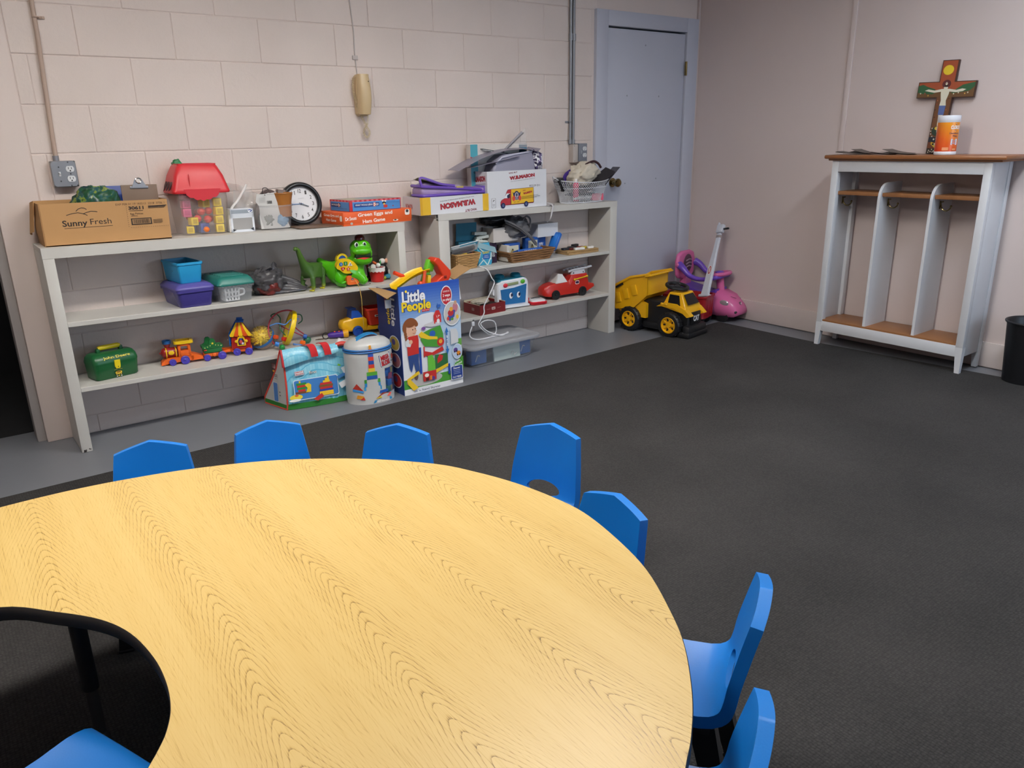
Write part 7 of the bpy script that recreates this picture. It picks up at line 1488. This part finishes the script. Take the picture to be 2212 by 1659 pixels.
    for x in (-.165, .165):
        for s_ in (-1, 1):
            X = T(x, s_ * .092, .088) @ RX(90 if s_ < 0 else -90)
            w = MB(); w.lathe([(.048, 0), (.080, .0), (.088, .010), (.088, .046), (.080, .056), (.058, .058), (.056, .044)], K, 36, X, caps=False); wh = w.build('wheel', t, 30)
            for i in range(16): MB().box((.0865, 0, .028), (.006, .010, .050), K, X @ RZ(22.5 * i), .002).build('tread_lug', wh)
            r = MB(); r.lathe([(.057, .056), (.052, .058), (.048, .044), (.020, .040), (.018, .052), (.0001, .054)], Y, 28, X, caps=False); rm = r.build('rim', wh, 30)
            for i in range(5): MB().box((.034, 0, .046), (.032, .013, .010), Y, X @ RZ(72 * i), .003).build('spoke', wh)
            for i in range(5): MB().box((.036, 0, .0425), (.018, .012, .003), K, X @ RZ(72 * i + 36), .001).build('rim_opening', wh)
cat_truck()
def wagon():
    t = thing('toy_wagon', 'red plastic toy wagon with a tall white handle', 'toy wagon', M=T(3.905, -.365, 0) @ RZ(-72))     # +x front
    R_ = pl('9a1820', .35); W_ = pl('c9ccd6', .4); K = pl('141416', .5)
    m = MB(); o0, o1 = rrect(.30, .165, .03, 5), rrect(.34, .20, .03, 5)
    m.loft([[(x, y, .045) for x, y in o0], [(x, y, .06) for x, y in rrect(.33, .195, .03, 5)], [(x, y, .075) for x, y in rrect(.325, .19, .03, 5)], [(x, y, .205) for x, y in o1], [(x * 1.04, y * 1.05, .208) for x, y in o1], [(x * 1.04, y * 1.05, .222) for x, y in o1], [(x * .96, y * .93, .222) for x, y in o1], [(x * .92, y * .88, .075) for x, y in o0]], R_); b = m.build('wagon_body', t, 40)
    for y in (-.06, -.02, .02, .06): MB().box((.164, y, .13), (.010, .018, .11), R_, bev=.004).build('front_rib', b)
    m = MB(); m.box((.02, -.101, .165), (.16, .004, .05), K, bev=.002); pn = m.build('ladder_panel', b); a = Art((-.06, -.1035, .14), (.16, 0, 0), (0, 0, .05)); a.line([(.08, .75), (.85, .75)], .02, WHITE).line([(.08, .28), (.85, .28)], .02, WHITE)
    for i in range(6): a.line([(.16 + .12 * i, .28), (.16 + .12 * i, .75)], .018, WHITE)
    a.ell(.95, .78, .03, .1, WHITE).ell(.95, .22, .03, .1, WHITE); a.build('ladder_print', pn)
    for x in (-.11, .11):
        for s_ in (-1, 1): MB().lathe([(.002, 0), (.048, 0), (.05, .004), (.05, .022), (.044, .026), (.002, .026)], K, 24, T(x, s_ * .055, .05) @ RX(90 if s_ < 0 else -90)).build('wheel', t, 40)
    # seat hinge parts and the handle, leaning back against the wall
    for x, y in ((-.10, -.04), (-.03, .02)): MB().box((x, y, .228), (.05, .03, .025), K, bev=.008).build('black_catch', t)
    H0, H1 = Vector((.125, .01, .215)), Vector((.125, .262, .690))
    dr_ = (H1 - H0); L = dr_.length; z = dr_.normalized(); x = Vector((z.y, -z.x, 0)).normalized(); y = z.cross(x)
    F = Matrix(((x.x, y.x, z.x, H0.x), (x.y, y.y, z.y, H0.y), (x.z, y.z, z.z, H0.z), (0, 0, 0, 1))) @ RZ(155)
    m = MB(); m.loft([[(-a, -b, s_), (a, -b, s_), (a, b, s_), (-a, b, s_)] for a, b, s_ in ((.036, .012, 0), (.032, .012, .05), (.028, .011, .22), (.020, .010, .34), (.018, .010, L - .06))], W_, F); h = m.build('handle', t, 50); z2 = h.modifiers.new('b', 'BEVEL'); z2.width = .004
    MB().box((0, 0, L - .085), (.038, .022, .022), pl('9a8f8c'), F, .002).build('collar', h); MB().box((.0, 0, L - .025), (.062, .03, .065), W_, F, .008).build('grip_block', h); MB().box((-.055, 0, L - .03), (.05, .014, .013), K, F, .004).build('grip_lever', h); MB().box((0, -.0, L + .012), (.006, .02, .03), W_, F @ T(.025, 0, 0), .002).build('grip_horn', h)
    for sg in (-1, 1): m = MB(); m.sph((0, sg * .0118, .19), (.016, .001, .035), WHITE, 18, F).sph((0, sg * .0126, .19), (.014, .001, .031), pl('b03a34'), 18, F).sph((0, sg * .0134, .19), (.008, .001, .022), pr('d8c8c8'), 12, F); m.build('oval_badge', h)
    MB().box((0, 0, -.004), (.10, .035, .02), W_, F, .005).build('handle_foot', h); MB().sph((.0, -.0125, .03), (.006, .003, .006), pl('4a4a50'), 10, F).build('bolt', h)
wagon()
def pink_car():
    t = thing('ride_on_push_car', 'pink and purple ride-on push car in the corner', 'toy car', M=T(4.165, -.345, 0) @ RZ(-80))    # +x front
    P_ = pl('d3679c', .25); V_ = pl('6c47b4', .3); K = pl('17171a', .5)
    def sec(x, w, z0, z1): return [(x, -w * .9, z0), (x, w * .9, z0), (x, w, z0 + (z1 - z0) * .35), (x, w * .92, z0 + (z1 - z0) * .75), (x, w * .55, z1), (x, -w * .55, z1), (x, -w * .92, z0 + (z1 - z0) * .75), (x, -w, z0 + (z1 - z0) * .35)]
    m = MB(); m.loft([sec(*q) for q in ((-.25, .08, .07, .17), (-.22, .10, .05, .21), (-.10, .10, .05, .19), (.0, .10, .05, .18), (.06, .105, .05, .215), (.13, .11, .045, .222), (.20, .108, .042, .195), (.26, .095, .045, .14), (.285, .07, .06, .105))], P_); b = m.build('car_body', t, 80)
    MB().loft([[(-.20, -.075, .205), (-.20, .075, .205), (-.20, .075, .245), (-.20, -.075, .245)], [(-.10, -.09, .185), (-.10, .09, .185), (-.10, .09, .225), (-.10, -.09, .225)], [(.02, -.095, .175), (.02, .095, .175), (.02, .095, .20), (.02, -.095, .20)], [(.10, -.085, .21), (.10, .085, .21), (.10, .085, .235), (.10, -.085, .235)]], V_).build('seat', t, 60)
    # back rest on its post, with a round padded centre
    m = MB(); m.loft([[(-.235 + dx, -.045, .20), (-.235 + dx, .045, .20), (-.225 + dx, .04, .33), (-.225 + dx, -.04, .33)] for dx in (0, .05)], P_); m.build('back_post', t)
    o = [(x * 1.2 - .012, z) for x, z in ((-.105, .315), (-.08, .285), (.0, .27), (.08, .285), (.105, .315), (.11, .42), (.095, .475), (.05, .495), (-.05, .495), (-.095, .475), (-.11, .42))]
    m = MB(); m.loft([[(-.225, y, z) for y, z in o], [(-.195, y * .96, .39 + (z - .39) * .96) for y, z in o]], P_); br = m.build('backrest', t, 40); z = br.modifiers.new('b', 'BEVEL'); z.width = .015; z.segments = 3
    MB().sph((-.192, 0, .395), (.008, .062, .07), pl('5a3a4c', .4), 24).build('round_insert', br)
    for dz in (-.025, .0, .025): MB().tube(crom([(-.184, -.04, .39 + dz), (-.182, 0, .40 + dz), (-.184, .04, .392 + dz)], 4), .006, pl('8f7484', .4), 8).build('insert_rib', br)
    for s_ in (-1, 1):
        m = MB(); m.tube(crom([(-.20, s_ * .115, .395), (-.16, s_ * .125, .375), (-.10, s_ * .128, .325), (-.02, s_ * .125, .305), (.06, s_ * .115, .315), (.11, s_ * .075, .325), (.115, 0, .328)], 6), [.030, .030, .029, .028, .027, .026, .025, .024, .023, .022, .021, .020, .019, .018, .018, .018, .017, .017] + [.016] * 19, V_, 12); ar = m.build('guard_arm', t); MB().sph((-.20, s_ * .142, .395), (.018, .008, .018), P_, 14).build('pivot_knob', ar)
    MB().cyl((.10, 0, .21), (.085, 0, .32), .028, P_, 18).build('steering_column', t)
    m = MB(); m.tube([(.08 + .075 * cos(a), .085 * sin(a), .340 + .01 * cos(a)) for a in [2 * pi * i / 28 for i in range(28)]], .015, P_, 10, True); m.box((.08, 0, .338), (.12, .04, .016), P_, bev=.005); sw = m.build('steering_wheel', t); MB().sph((.08, 0, .35), (.032, .04, .012), V_, 16).build('horn_button', sw)
    for s_ in (-1, 1): m = MB(); m.sph((.262, s_ * .055, .082), (.022, .036, .020), pl('2a2228'), 14); m.build('headlight', b); m = MB(); m.sph((.18, s_ * .10, .145), (.04, .006, .022), mat('silver sticker', 'c9c6ce', .2, .6), 14, RZ(0)); m.build('flower_sticker', b)
    MB().sph((.262, 0, .135), (.010, .016, .016), pl('7a4a62'), 14).sph((.268, 0, .136), (.006, .010, .010), pl('d8a8c0'), 12).build('round_emblem', b); MB().box((.16, -.045, .215), (.13, .005, .006), pl('a0527c'), RY(8), .002).build('hood_crease', b)
    for x in (-.16, .17):
        for s_ in (-1, 1): MB().lathe([(.002, 0), (.046, 0), (.048, .004), (.048, .02), (.04, .024), (.002, .024)], K, 24, T(x, s_ * .075, .048) @ RX(90 if s_ < 0 else -90)).build('wheel', t, 40)
pink_car()
# ================================================================== ON AND BY THE COAT LOCKER
ZT = 1.1985
def cross():
    y0, z0 = -1.825, ZT
    t = thing('painted_cross', 'painted wooden cross with a robed figure and sun, leaning on the wall', 'cross', M=T(4.262, -1.828, ZT) @ RY(3.5) @ RX(1.5) @ RZ(-90))   # local x runs towards the camera's right, -y into the room
    w, h = .088, .505; az0, az1, aw = .305, .392, .158
    o = [(-w / 2, 0), (w / 2, 0), (w / 2, az0), (aw, az0), (aw, az1), (w / 2, az1), (w / 2, h), (-w / 2, h), (-w / 2, az1), (-aw, az1), (-aw, az0), (-w / 2, az0)]
    EDG = pr('3f2418'); m = MB(); m.prism(o, -.012, .006, EDG, 'y'); b = m.build('wood', t, 0)
    a = Art((-aw, -.0122, 0), (2 * aw, 0, 0), (0, 0, h)); X = lambda x: (x + aw) / (2 * aw); Z = lambda z: z / h
    def R(x0, z0_, x1, z1, c): a.rect(X(x0), Z(z0_), X(x1), Z(z1), pr(c))
    e = .004; R(-w / 2 + e, .20, w / 2 - e, h - e, 'a04a28'); R(-aw + e, az0 + e, aw - e, az1 - e, 'a04a28'); R(-w / 2 + e, e, w / 2 - e, .24, '6e4526'); R(-w / 2 + e, .20, w / 2 - e, az0 + .02, '6e4526'); R(-aw + e, az0 + e, aw - e, az0 + .034, '6a4a28')
    def PL(pts, c): a.poly([(X(x), Z(z)) for x, z in pts], pr(c))
    PL([(-aw + e, .335), (-aw + e, .372), (-.13, .378), (-.10, .365), (-.06, .352), (-.045, .338), (-.07, .325), (-.12, .328)], '2a5a36'); PL([(.03, .328), (.06, .352), (.09, .372), (.12, .378), (aw - e, .385), (aw - e, .345), (.10, .335)], '2a5a36'); PL([(.10, .336), (.13, .34), (aw - e, .362), (aw - e, .312), (.10, .312)], '6a4a28')
    a.ell(X(-.004), Z(.452), .092, .052, pr('d8b21e')).ell(X(-.004), Z(.452), .084, .046, pr('e2c22a'))
    a.ell(X(.0), Z(.378), .075, .044, pr('5a1f22')).ell(X(0), Z(.372), .03, .03, pr('2a1614')).ell(X(0), Z(.380), .020, .015, pr('d9cdb8')).line([(X(-.006), Z(.382)), (X(.006), Z(.384))], .006, pr('4a2a20'))
    SK = 'd6d0bc'; PL([(-.010, .352), (.010, .352), (.012, .362), (-.012, .362)], SK); PL([(-.024, .352), (.024, .352), (.022, .325), (.013, .29), (.018, .262), (-.018, .262), (-.015, .29), (-.022, .325)], SK)
    PL([(-.02, .352), (-.06, .345), (-.095, .352), (-.115, .345), (-.095, .340), (-.06, .333), (-.02, .338)], SK); PL([(.02, .352), (.06, .345), (.09, .352), (.112, .348), (.095, .338), (.06, .333), (.02, .338)], SK)
    PL([(-.018, .263), (.018, .263), (.015, .212), (-.016, .212)], '53669a'); PL([(-.013, .212), (.012, .212), (.006, .16), (.003, .125), (-.006, .125), (-.010, .16)], SK); PL([(-.006, .128), (-.015, .112), (-.004, .118), (.004, .112), (.010, .116), (.003, .128)], SK)
    a.ell(X(0), Z(.125), .105, .055, pr('24382a')).ell(X(0), Z(.14), .06, .022, pr('d9b83a')); PL([(-.008, .15), (.006, .15), (.003, .118), (-.006, .118)], SK)
    for k in range(9): q = rad(150 + 26 * k); a.ell(X(.038 * cos(q)), Z(.122 + .036 * sin(q)), .010, .007, pr('d8d4c4'), 8)
    R(-w / 2 + e, .062, w / 2 - e, .092, '1c2433'); a.ell(X(.004), Z(.085), .02, .012, pr('dcd8cc')).ell(X(-.012), Z(.08), .014, .01, pr('dcd8cc')); R(-w / 2 + e, .03, w / 2 - e, .064, '7a4426')
    PL([(-.024, .066), (-.004, .058), (.016, .068), (.020, .054), (.0, .034), (-.024, .052)], 'd8b830'); R(-.016, .048, .010, .058, '2a2016'); a.ell(X(-.002), Z(.053), .012, .014, pr('dcd2b0')); R(-w / 2 + e, e, w / 2 - e, .030, '2c2018')
    for x, z in ((-.028, .018), (-.018, .012), (-.012, .024), (0, .016), (.012, .022), (-.006, .010), (.022, .012), (-.03, .008)): a.ell(X(x), Z(z), .012, .008, pr('cfc8b4'), 8)
    for x, z, c in ((-.135, .33, 'cfc8b0'), (-.09, .318, 'c9a03a'), (-.11, .33, '9a4a3a'), (.05, .325, 'd8d0b8'), (.075, .33, 'cfc8b0'), (.11, .325, 'd8a84a'), (.125, .33, 'cfc8b0'), (-.03, .29, 'a85a3a'), (.03, .30, '4a2a1a'), (-.034, .24, '4a2018'), (.026, .24, '9a5a30'), (-.03, .27, '8a3a24'), (.03, .2, '8a5a34'), (-.03, .2, '4a2018')): a.ell(X(x), Z(z), .012, .008, pr(c), 8)
    a.build('painted_scene', b)
cross()
t = thing('wipes_canister', 'orange canister of disinfecting wipes with a white lid', 'canister', M=T(4.125, -1.948, ZT) @ RZ(-90))
m = MB(); m.lathe([(.053, 0), (.0555, .003), (.0555, .016), (.054, .018)], pl('e0e2e8', .35), 36); m.build('foot_ring', t, 40)
ORG = noisy('orange label', lambda nt, b: (lambda tc, s_: (nt.links.new(tc.outputs['Object'], s_.inputs[0]), nt.links.new(ramp(nt, math_(nt, 'ADD', math_(nt, 'MULTIPLY', s_.outputs[2], 5.2), math_(nt, 'MULTIPLY', s_.outputs[0], 4.0)), [(.0, 'd03a1a'), (.45, 'e0621c'), (.9, 'e8921e')]), b.inputs[0]), S(b, Roughness=.3)))(N(nt, 'TexCoord'), N(nt, 'SeparateXYZ')))
m = MB(); m.lathe([(.0545, .018), (.0545, .172)], ORG, 40, caps=False); bd = m.build('label_wrap', t, 60)
m = MB(); m.lathe([(.054, .172), (.057, .176), (.0575, .202), (.055, .206), (.0001, .208)], pl('e0e2e8', .35), 36); m.build('lid', t, 40); m = MB(); m.lathe([(.0544, .170), (.0552, .172), (.0552, .175)], pl('e0e2e8', .35), 36, caps=False); m.build('collar', t, 40)
class Cyl(Art):
    def __init__(s, r, a0, a1, h): s.mb = MB(); s.k = r; s.st = .0002; s.a0, s.a1, s.h = a0, a1, h; s.u = Vector((abs(rad(a1 - a0)) * r, 0, 0)); s.v = Vector((0, 0, h))
    def P(s, x, y): a = rad(s.a0 + (s.a1 - s.a0) * x); return Vector((s.k * cos(a), s.k * sin(a), y * s.h))
a = Cyl(.0550, -90, 40, .20); a.poly([(.28, .72), (.52, .84), (.76, .72), (.52, .60)], pr('c8242c')).poly([(.30, .72), (.52, .825), (.74, .72), (.52, .615)], pr('e8eaf0')).poly([(.32, .72), (.52, .81), (.72, .72), (.52, .63)], pr('23408f')).text('CLOROX', .52, .72, .44, .10, WHITE, .04).text('Disinfecting', .50, .56, .46, .05, NAVY, .02).text('Wipes', .52, .49, .24, .05, NAVY, .02).rr(.36, .26, .66, .42, .03, pr('d8dce4'))
for y in (.38, .34, .30): a.line([(.40, y), (.62, y)], .02, pr('8fa6cc'))
a.rr(.05, .12, .30, .20, .02, pr('e89a6a')).rr(.45, .12, .62, .17, .02, pr('e89a6a')); a.build('label_print', bd)
for i, (y, x, a_, wl, wd, lbl) in enumerate(((-1.40, 4.13, 8, .17, .10, 'leftmost dark leaflet of the row on the coat locker'), (-1.47, 4.15, -14, .16, .09, 'dark leaflet lying on the leftmost leaflet on the locker'), (-1.60, 4.11, 20, .15, .09, 'pinkish leaflet in the middle of the row on the coat locker'), (-1.67, 4.15, -8, .16, .10, 'dark leaflet right of the pinkish one on the coat locker'), (-1.72, 4.12, 6, .15, .09, 'dark leaflet next to the painted cross on the coat locker'))):
    q = thing('leaflet', lbl, 'leaflet', M=T(x, y, ZT + .001 + .003 * (i % 2)) @ RZ(90 + a_)); c = ('4a423c', '3c3430', '7a6460', '403a36', '4a443e')[i]
    MB().grid(lambda u, v: (-wl / 2 + wl * u, -wd / 2 + wd * v, .002 + .012 * u * u + .004 * sin(v * 3 + i)), 8, 4, pr(c), thick=.0012).build('cover', q); MB().grid(lambda u, v: (-wl / 2 + .95 * wl * u, -wd / 2 + .96 * wd * v, .0045 + .022 * u * u * (1 if i % 2 else .6)), 8, 4, pr('5a504a' if i != 2 else '93807c'), thick=.001).build('inner_leaf', q)
# waste bin
t = thing('waste_bin', 'black plastic waste bin beside the coat locker', 'bin', M=T(4.160, -2.525, .0))
m = MB(); m.lathe([(.0001, 0), (.096, 0), (.102, .005), (.123, .33), (.130, .332), (.131, .342), (.126, .345), (.119, .335), (.098, .01), (.0001, .008)], pl('131418', .4), 40, caps=False); m.build('bin_wall', t, 40); MB().tube([(.1285 * cos(2 * pi * i / 40), .1285 * sin(2 * pi * i / 40), .339) for i in range(40)], .0055, pl('1a1b20', .4), 8, True).build('rim', t)
# ================================================================== ON THE BLOCK WALL
def phone():
    BE = mat('beige phone plastic', 'cdb48c', .35, 0, .04)
    t = thing('wall_phone', 'beige corded telephone hung on the block wall', 'telephone', M=T(1.545, 0, 1.465))
    def o(w, h0, h1): return [(-w / 2, h0 + .012), (-w / 2 + .012, h0), (w / 2 - .012, h0), (w / 2, h0 + .012), (w / 2 + .004, .12), (w / 2 - .002, h1 - .012), (w / 2 - .014, h1), (-w / 2 + .014, h1), (-w / 2 + .002, h1 - .012), (-w / 2 - .004, .12)]
    m = MB(); m.loft([[(x, y, z) for x, z in o(.072, a, b)] for y, a, b in ((0, 0, .212), (-.030, 0, .212), (-.036, .004, .208))], BE); m.build('base', t, 40)
    m = MB()
    rings = []
    for k in range(13):
        f = k / 12; z = .008 + .204 * f; b = .012 * sin(pi * f); w = .062 + .010 * sin(pi * f)
        rings.append([(-w / 2, -.038, z), (-w / 2 + .004, -.060 - b, z), (-w / 2 + .014, -.068 - b, z), (w / 2 - .014, -.068 - b, z), (w / 2 - .004, -.060 - b, z), (w / 2, -.038, z)])
    m.loft(rings, BE); h = m.build('handset', t, 50); MB().sph((.018, -.0745, .175), .003, pl('4a3f30'), 8).build('indicator', h); MB().box((.030, -.045, .208), (.008, .02, .008), BE, bev=.002).build('hook_tab', t)
    def coil(path, r, turns, nm):
        P_ = crom(path, 16); n = len(P_); L = [0]
        for i in range(1, n): L.append(L[-1] + (P_[i] - P_[i - 1]).length)
        out = []; Mx = turns * 9
        for i in range(Mx + 1):
            s_ = L[-1] * i / Mx; k = min(n - 2, max(j for j in range(n) if L[j] <= s_ + 1e-9)) ; q = (s_ - L[k]) / max(1e-9, L[k + 1] - L[k]); p = P_[k].lerp(P_[k + 1], q); tn = (P_[k + 1] - P_[k]).normalized(); x = tn.cross(Vector((0, 1, 0))).normalized(); y = tn.cross(x); a_ = 2 * pi * i / 9; out.append(p + (x * cos(a_) + y * sin(a_)) * r)
        MB().tube(out, .0016, mat('beige cord', 'd2c19c', .45), 5).build(nm, t)
    coil([(-.042, -.02, .195), (-.050, -.022, .14), (-.040, -.026, .07), (-.022, -.032, .01), (.0, -.03, -.035), (.012, -.028, -.055), (.028, -.026, -.085), (.020, -.025, -.108), (.004, -.025, -.108), (-.006, -.025, -.085), (.008, -.026, -.055), (.012, -.04, -.035)], .0055, 62, 'coiled_cord')
    MB().tube([(.014, -.05, .008), (.012, -.045, -.03)], .0022, pl('d8c8a8'), 6).build('cord_tail', t)
phone()
t = thing('phone_wire', 'painted phone wire running up the blocks above the telephone', 'wire'); WPT = mat('painted wire', 'bdb3af', .55)
MB().tube(crom([(1.535, -.004, 1.675), (1.53, -.004, 1.78), (1.532, -.004, 1.90), (1.522, -.004, 2.05), (1.512, -.004, 2.30), (1.51, -.004, HC)], 5), .003, WPT, 6).build('wire', t); MB().box((1.531, -.003, 1.762), (.032, .008, .022), WPT, bev=.003).build('wire_clip', t)
def outlet(m, x, z, y, n=2, dz=.036):
    pass
def socket_face(t, x, y, zc, nm='outlet', M=None):
    WP_ = pl('d9dadd', .35)
    for dz in (.021, -.021):
        m = MB(); o = [(.0165 * cos(rad(a)), max(-.0125, min(.0125, .0165 * sin(rad(a))))) for a in range(0, 360, 12)]; m.prism(o, -.003, .002, WP_, 'y', T(x, y, zc + dz)); s_ = m.build(nm, t, 0)
        h = MB(); h.box((x - .006, y - .0031, zc + dz + .003), (.0022, .001, .009), BLACK).box((x + .006, y - .0031, zc + dz + .003), (.0022, .001, .008), BLACK).sph((x, y - .003, zc + dz - .0075), (.0028, .0008, .003), BLACK, 8); h.build('slots', s_, 0)
def box_left():
    t = thing('outlet_box', 'square steel outlet box with a switch above the egg carton', 'outlet box', M=T(.053, 0, 1.222))
    m = MB(); m.bx(-.049, .049, -.038, .0, -.056, .056, mat('painted box side', 'b9afa9', .5), .005); m.build('box', t)
    o = [(-.040, -.056), (.040, -.056), (.050, -.046), (.050, .046), (.040, .056), (-.040, .056), (-.050, .046), (-.050, -.046)]; f = MB(); f.prism(o, -.046, -.038, STEEL, 'y'); fp = f.build('face_plate', t); z = fp.modifiers.new('b', 'BEVEL'); z.width = .003; z.segments = 2
    socket_face(fp, .024, -.046, .0)
    MB().box((-.019, -.047, .0), (.009, .004, .020), pl('c9cace'), bev=.001).box((-.019, -.052, .003), (.006, .012, .007), pl('d9dadd'), RX(0), bev=.0015).build('switch', fp)
    for x, z_ in ((-.019, .030), (-.019, -.030), (.024, 0), (.02, .05), (.02, -.05), (.044, -.05)): MB().sph((x, -.0465, z_), (.003, .0015, .003), pl('4a4a50'), 8).build('screw', fp)
    for x, z_ in ((-.045, .051), (.045, .051), (-.045, -.051), (.045, -.051)): MB().sph((x, -.042, z_), (.005, .003, .005), pl('6a6866'), 8).build('corner_screw', t)
box_left()
t = thing('conduit', 'painted conduit running down to the outlet box on the left', 'conduit'); CPN = mat('painted conduit', 'b59f90', .5, 0, .08)
MB().tube([(.034, -.014, 1.275), (.040, -.013, 1.45), (.055, -.012, 1.80), (.068, -.011, HC)], .0095, CPN, 12).build('pipe', t); MB().tube([(.034, -.014, 1.275), (.0345, -.014, 1.30)], .0125, STEEL, 12).build('connector', t); MB().box((.076, -.004, 1.86), (.038, .006, .012), CPN, bev=.002).tube([(.06 + .012 * cos(a), -.012 + .012 * sin(a), 1.86) for a in [2 * pi * i / 16 for i in range(16)]], .003, CPN, 6, True).build('strap', t); MB().sph((.084, -.009, 1.861), .004, CPN, 8).build('strap_screw', t)
def box_right():
    t = thing('outlet_box', 'grey outlet box with a painted extension beside the door', 'outlet box', M=T(3.112, 0, 1.232))
    MB().bx(-.060, -.012, -.045, 0, -.062, .056, mat('painted box side', 'b9afa9'), .005).build('extension_box', t); MB().bx(-.018, .055, -.048, 0, -.055, .060, pl('6d7079', .45), .004).build('box', t)
    f = MB(); f.bx(-.016, .058, -.054, -.047, -.055, .060, pl('777a84', .45), .003); fp = f.build('face_plate', t); socket_face(fp, .034, -.054, .006); MB().box((.004, -.056, .004), (.010, .004, .022), pl('9a9da6'), bev=.001).build('switch', fp)
    for x, z in ((-.05, .045), (-.045, -.05)): MB().sph((x, -.045, z), (.003, .0015, .003), pl('6a6660'), 8).build('screw', t)
box_right()
for x0, nm, mm, top in ((3.052, 'left bright steel conduit of the pair beside the door', STEEL, None), (3.078, 'right dull conduit of the pair beside the door', mat('dull conduit', '8f9096', .45, .4), None)):
    t = thing('conduit', nm, 'conduit'); MB().tube([(x0, -.014, 1.30), (x0 + .004, -.013, 1.8), (x0 + .006, -.012, HC)], .0095, mm, 12).build('pipe', t); MB().cyl((x0, -.014, 1.292), (x0, -.014, 1.318), .0135, mm, 12).build('connector', t); MB().cyl((x0 + .006, -.0125, 1.925), (x0 + .006, -.0125, 1.965), .0135, mm, 12).build('coupling', t)
    if mm is STEEL: MB().box((x0 - .02, -.005, 1.43), (.03, .006, .012), mm, bev=.002).tube([(x0 + .002 + .012 * cos(a), -.013 + .012 * sin(a), 1.43) for a in [2 * pi * i / 16 for i in range(16)]], .003, mm, 6, True).build('strap', t)
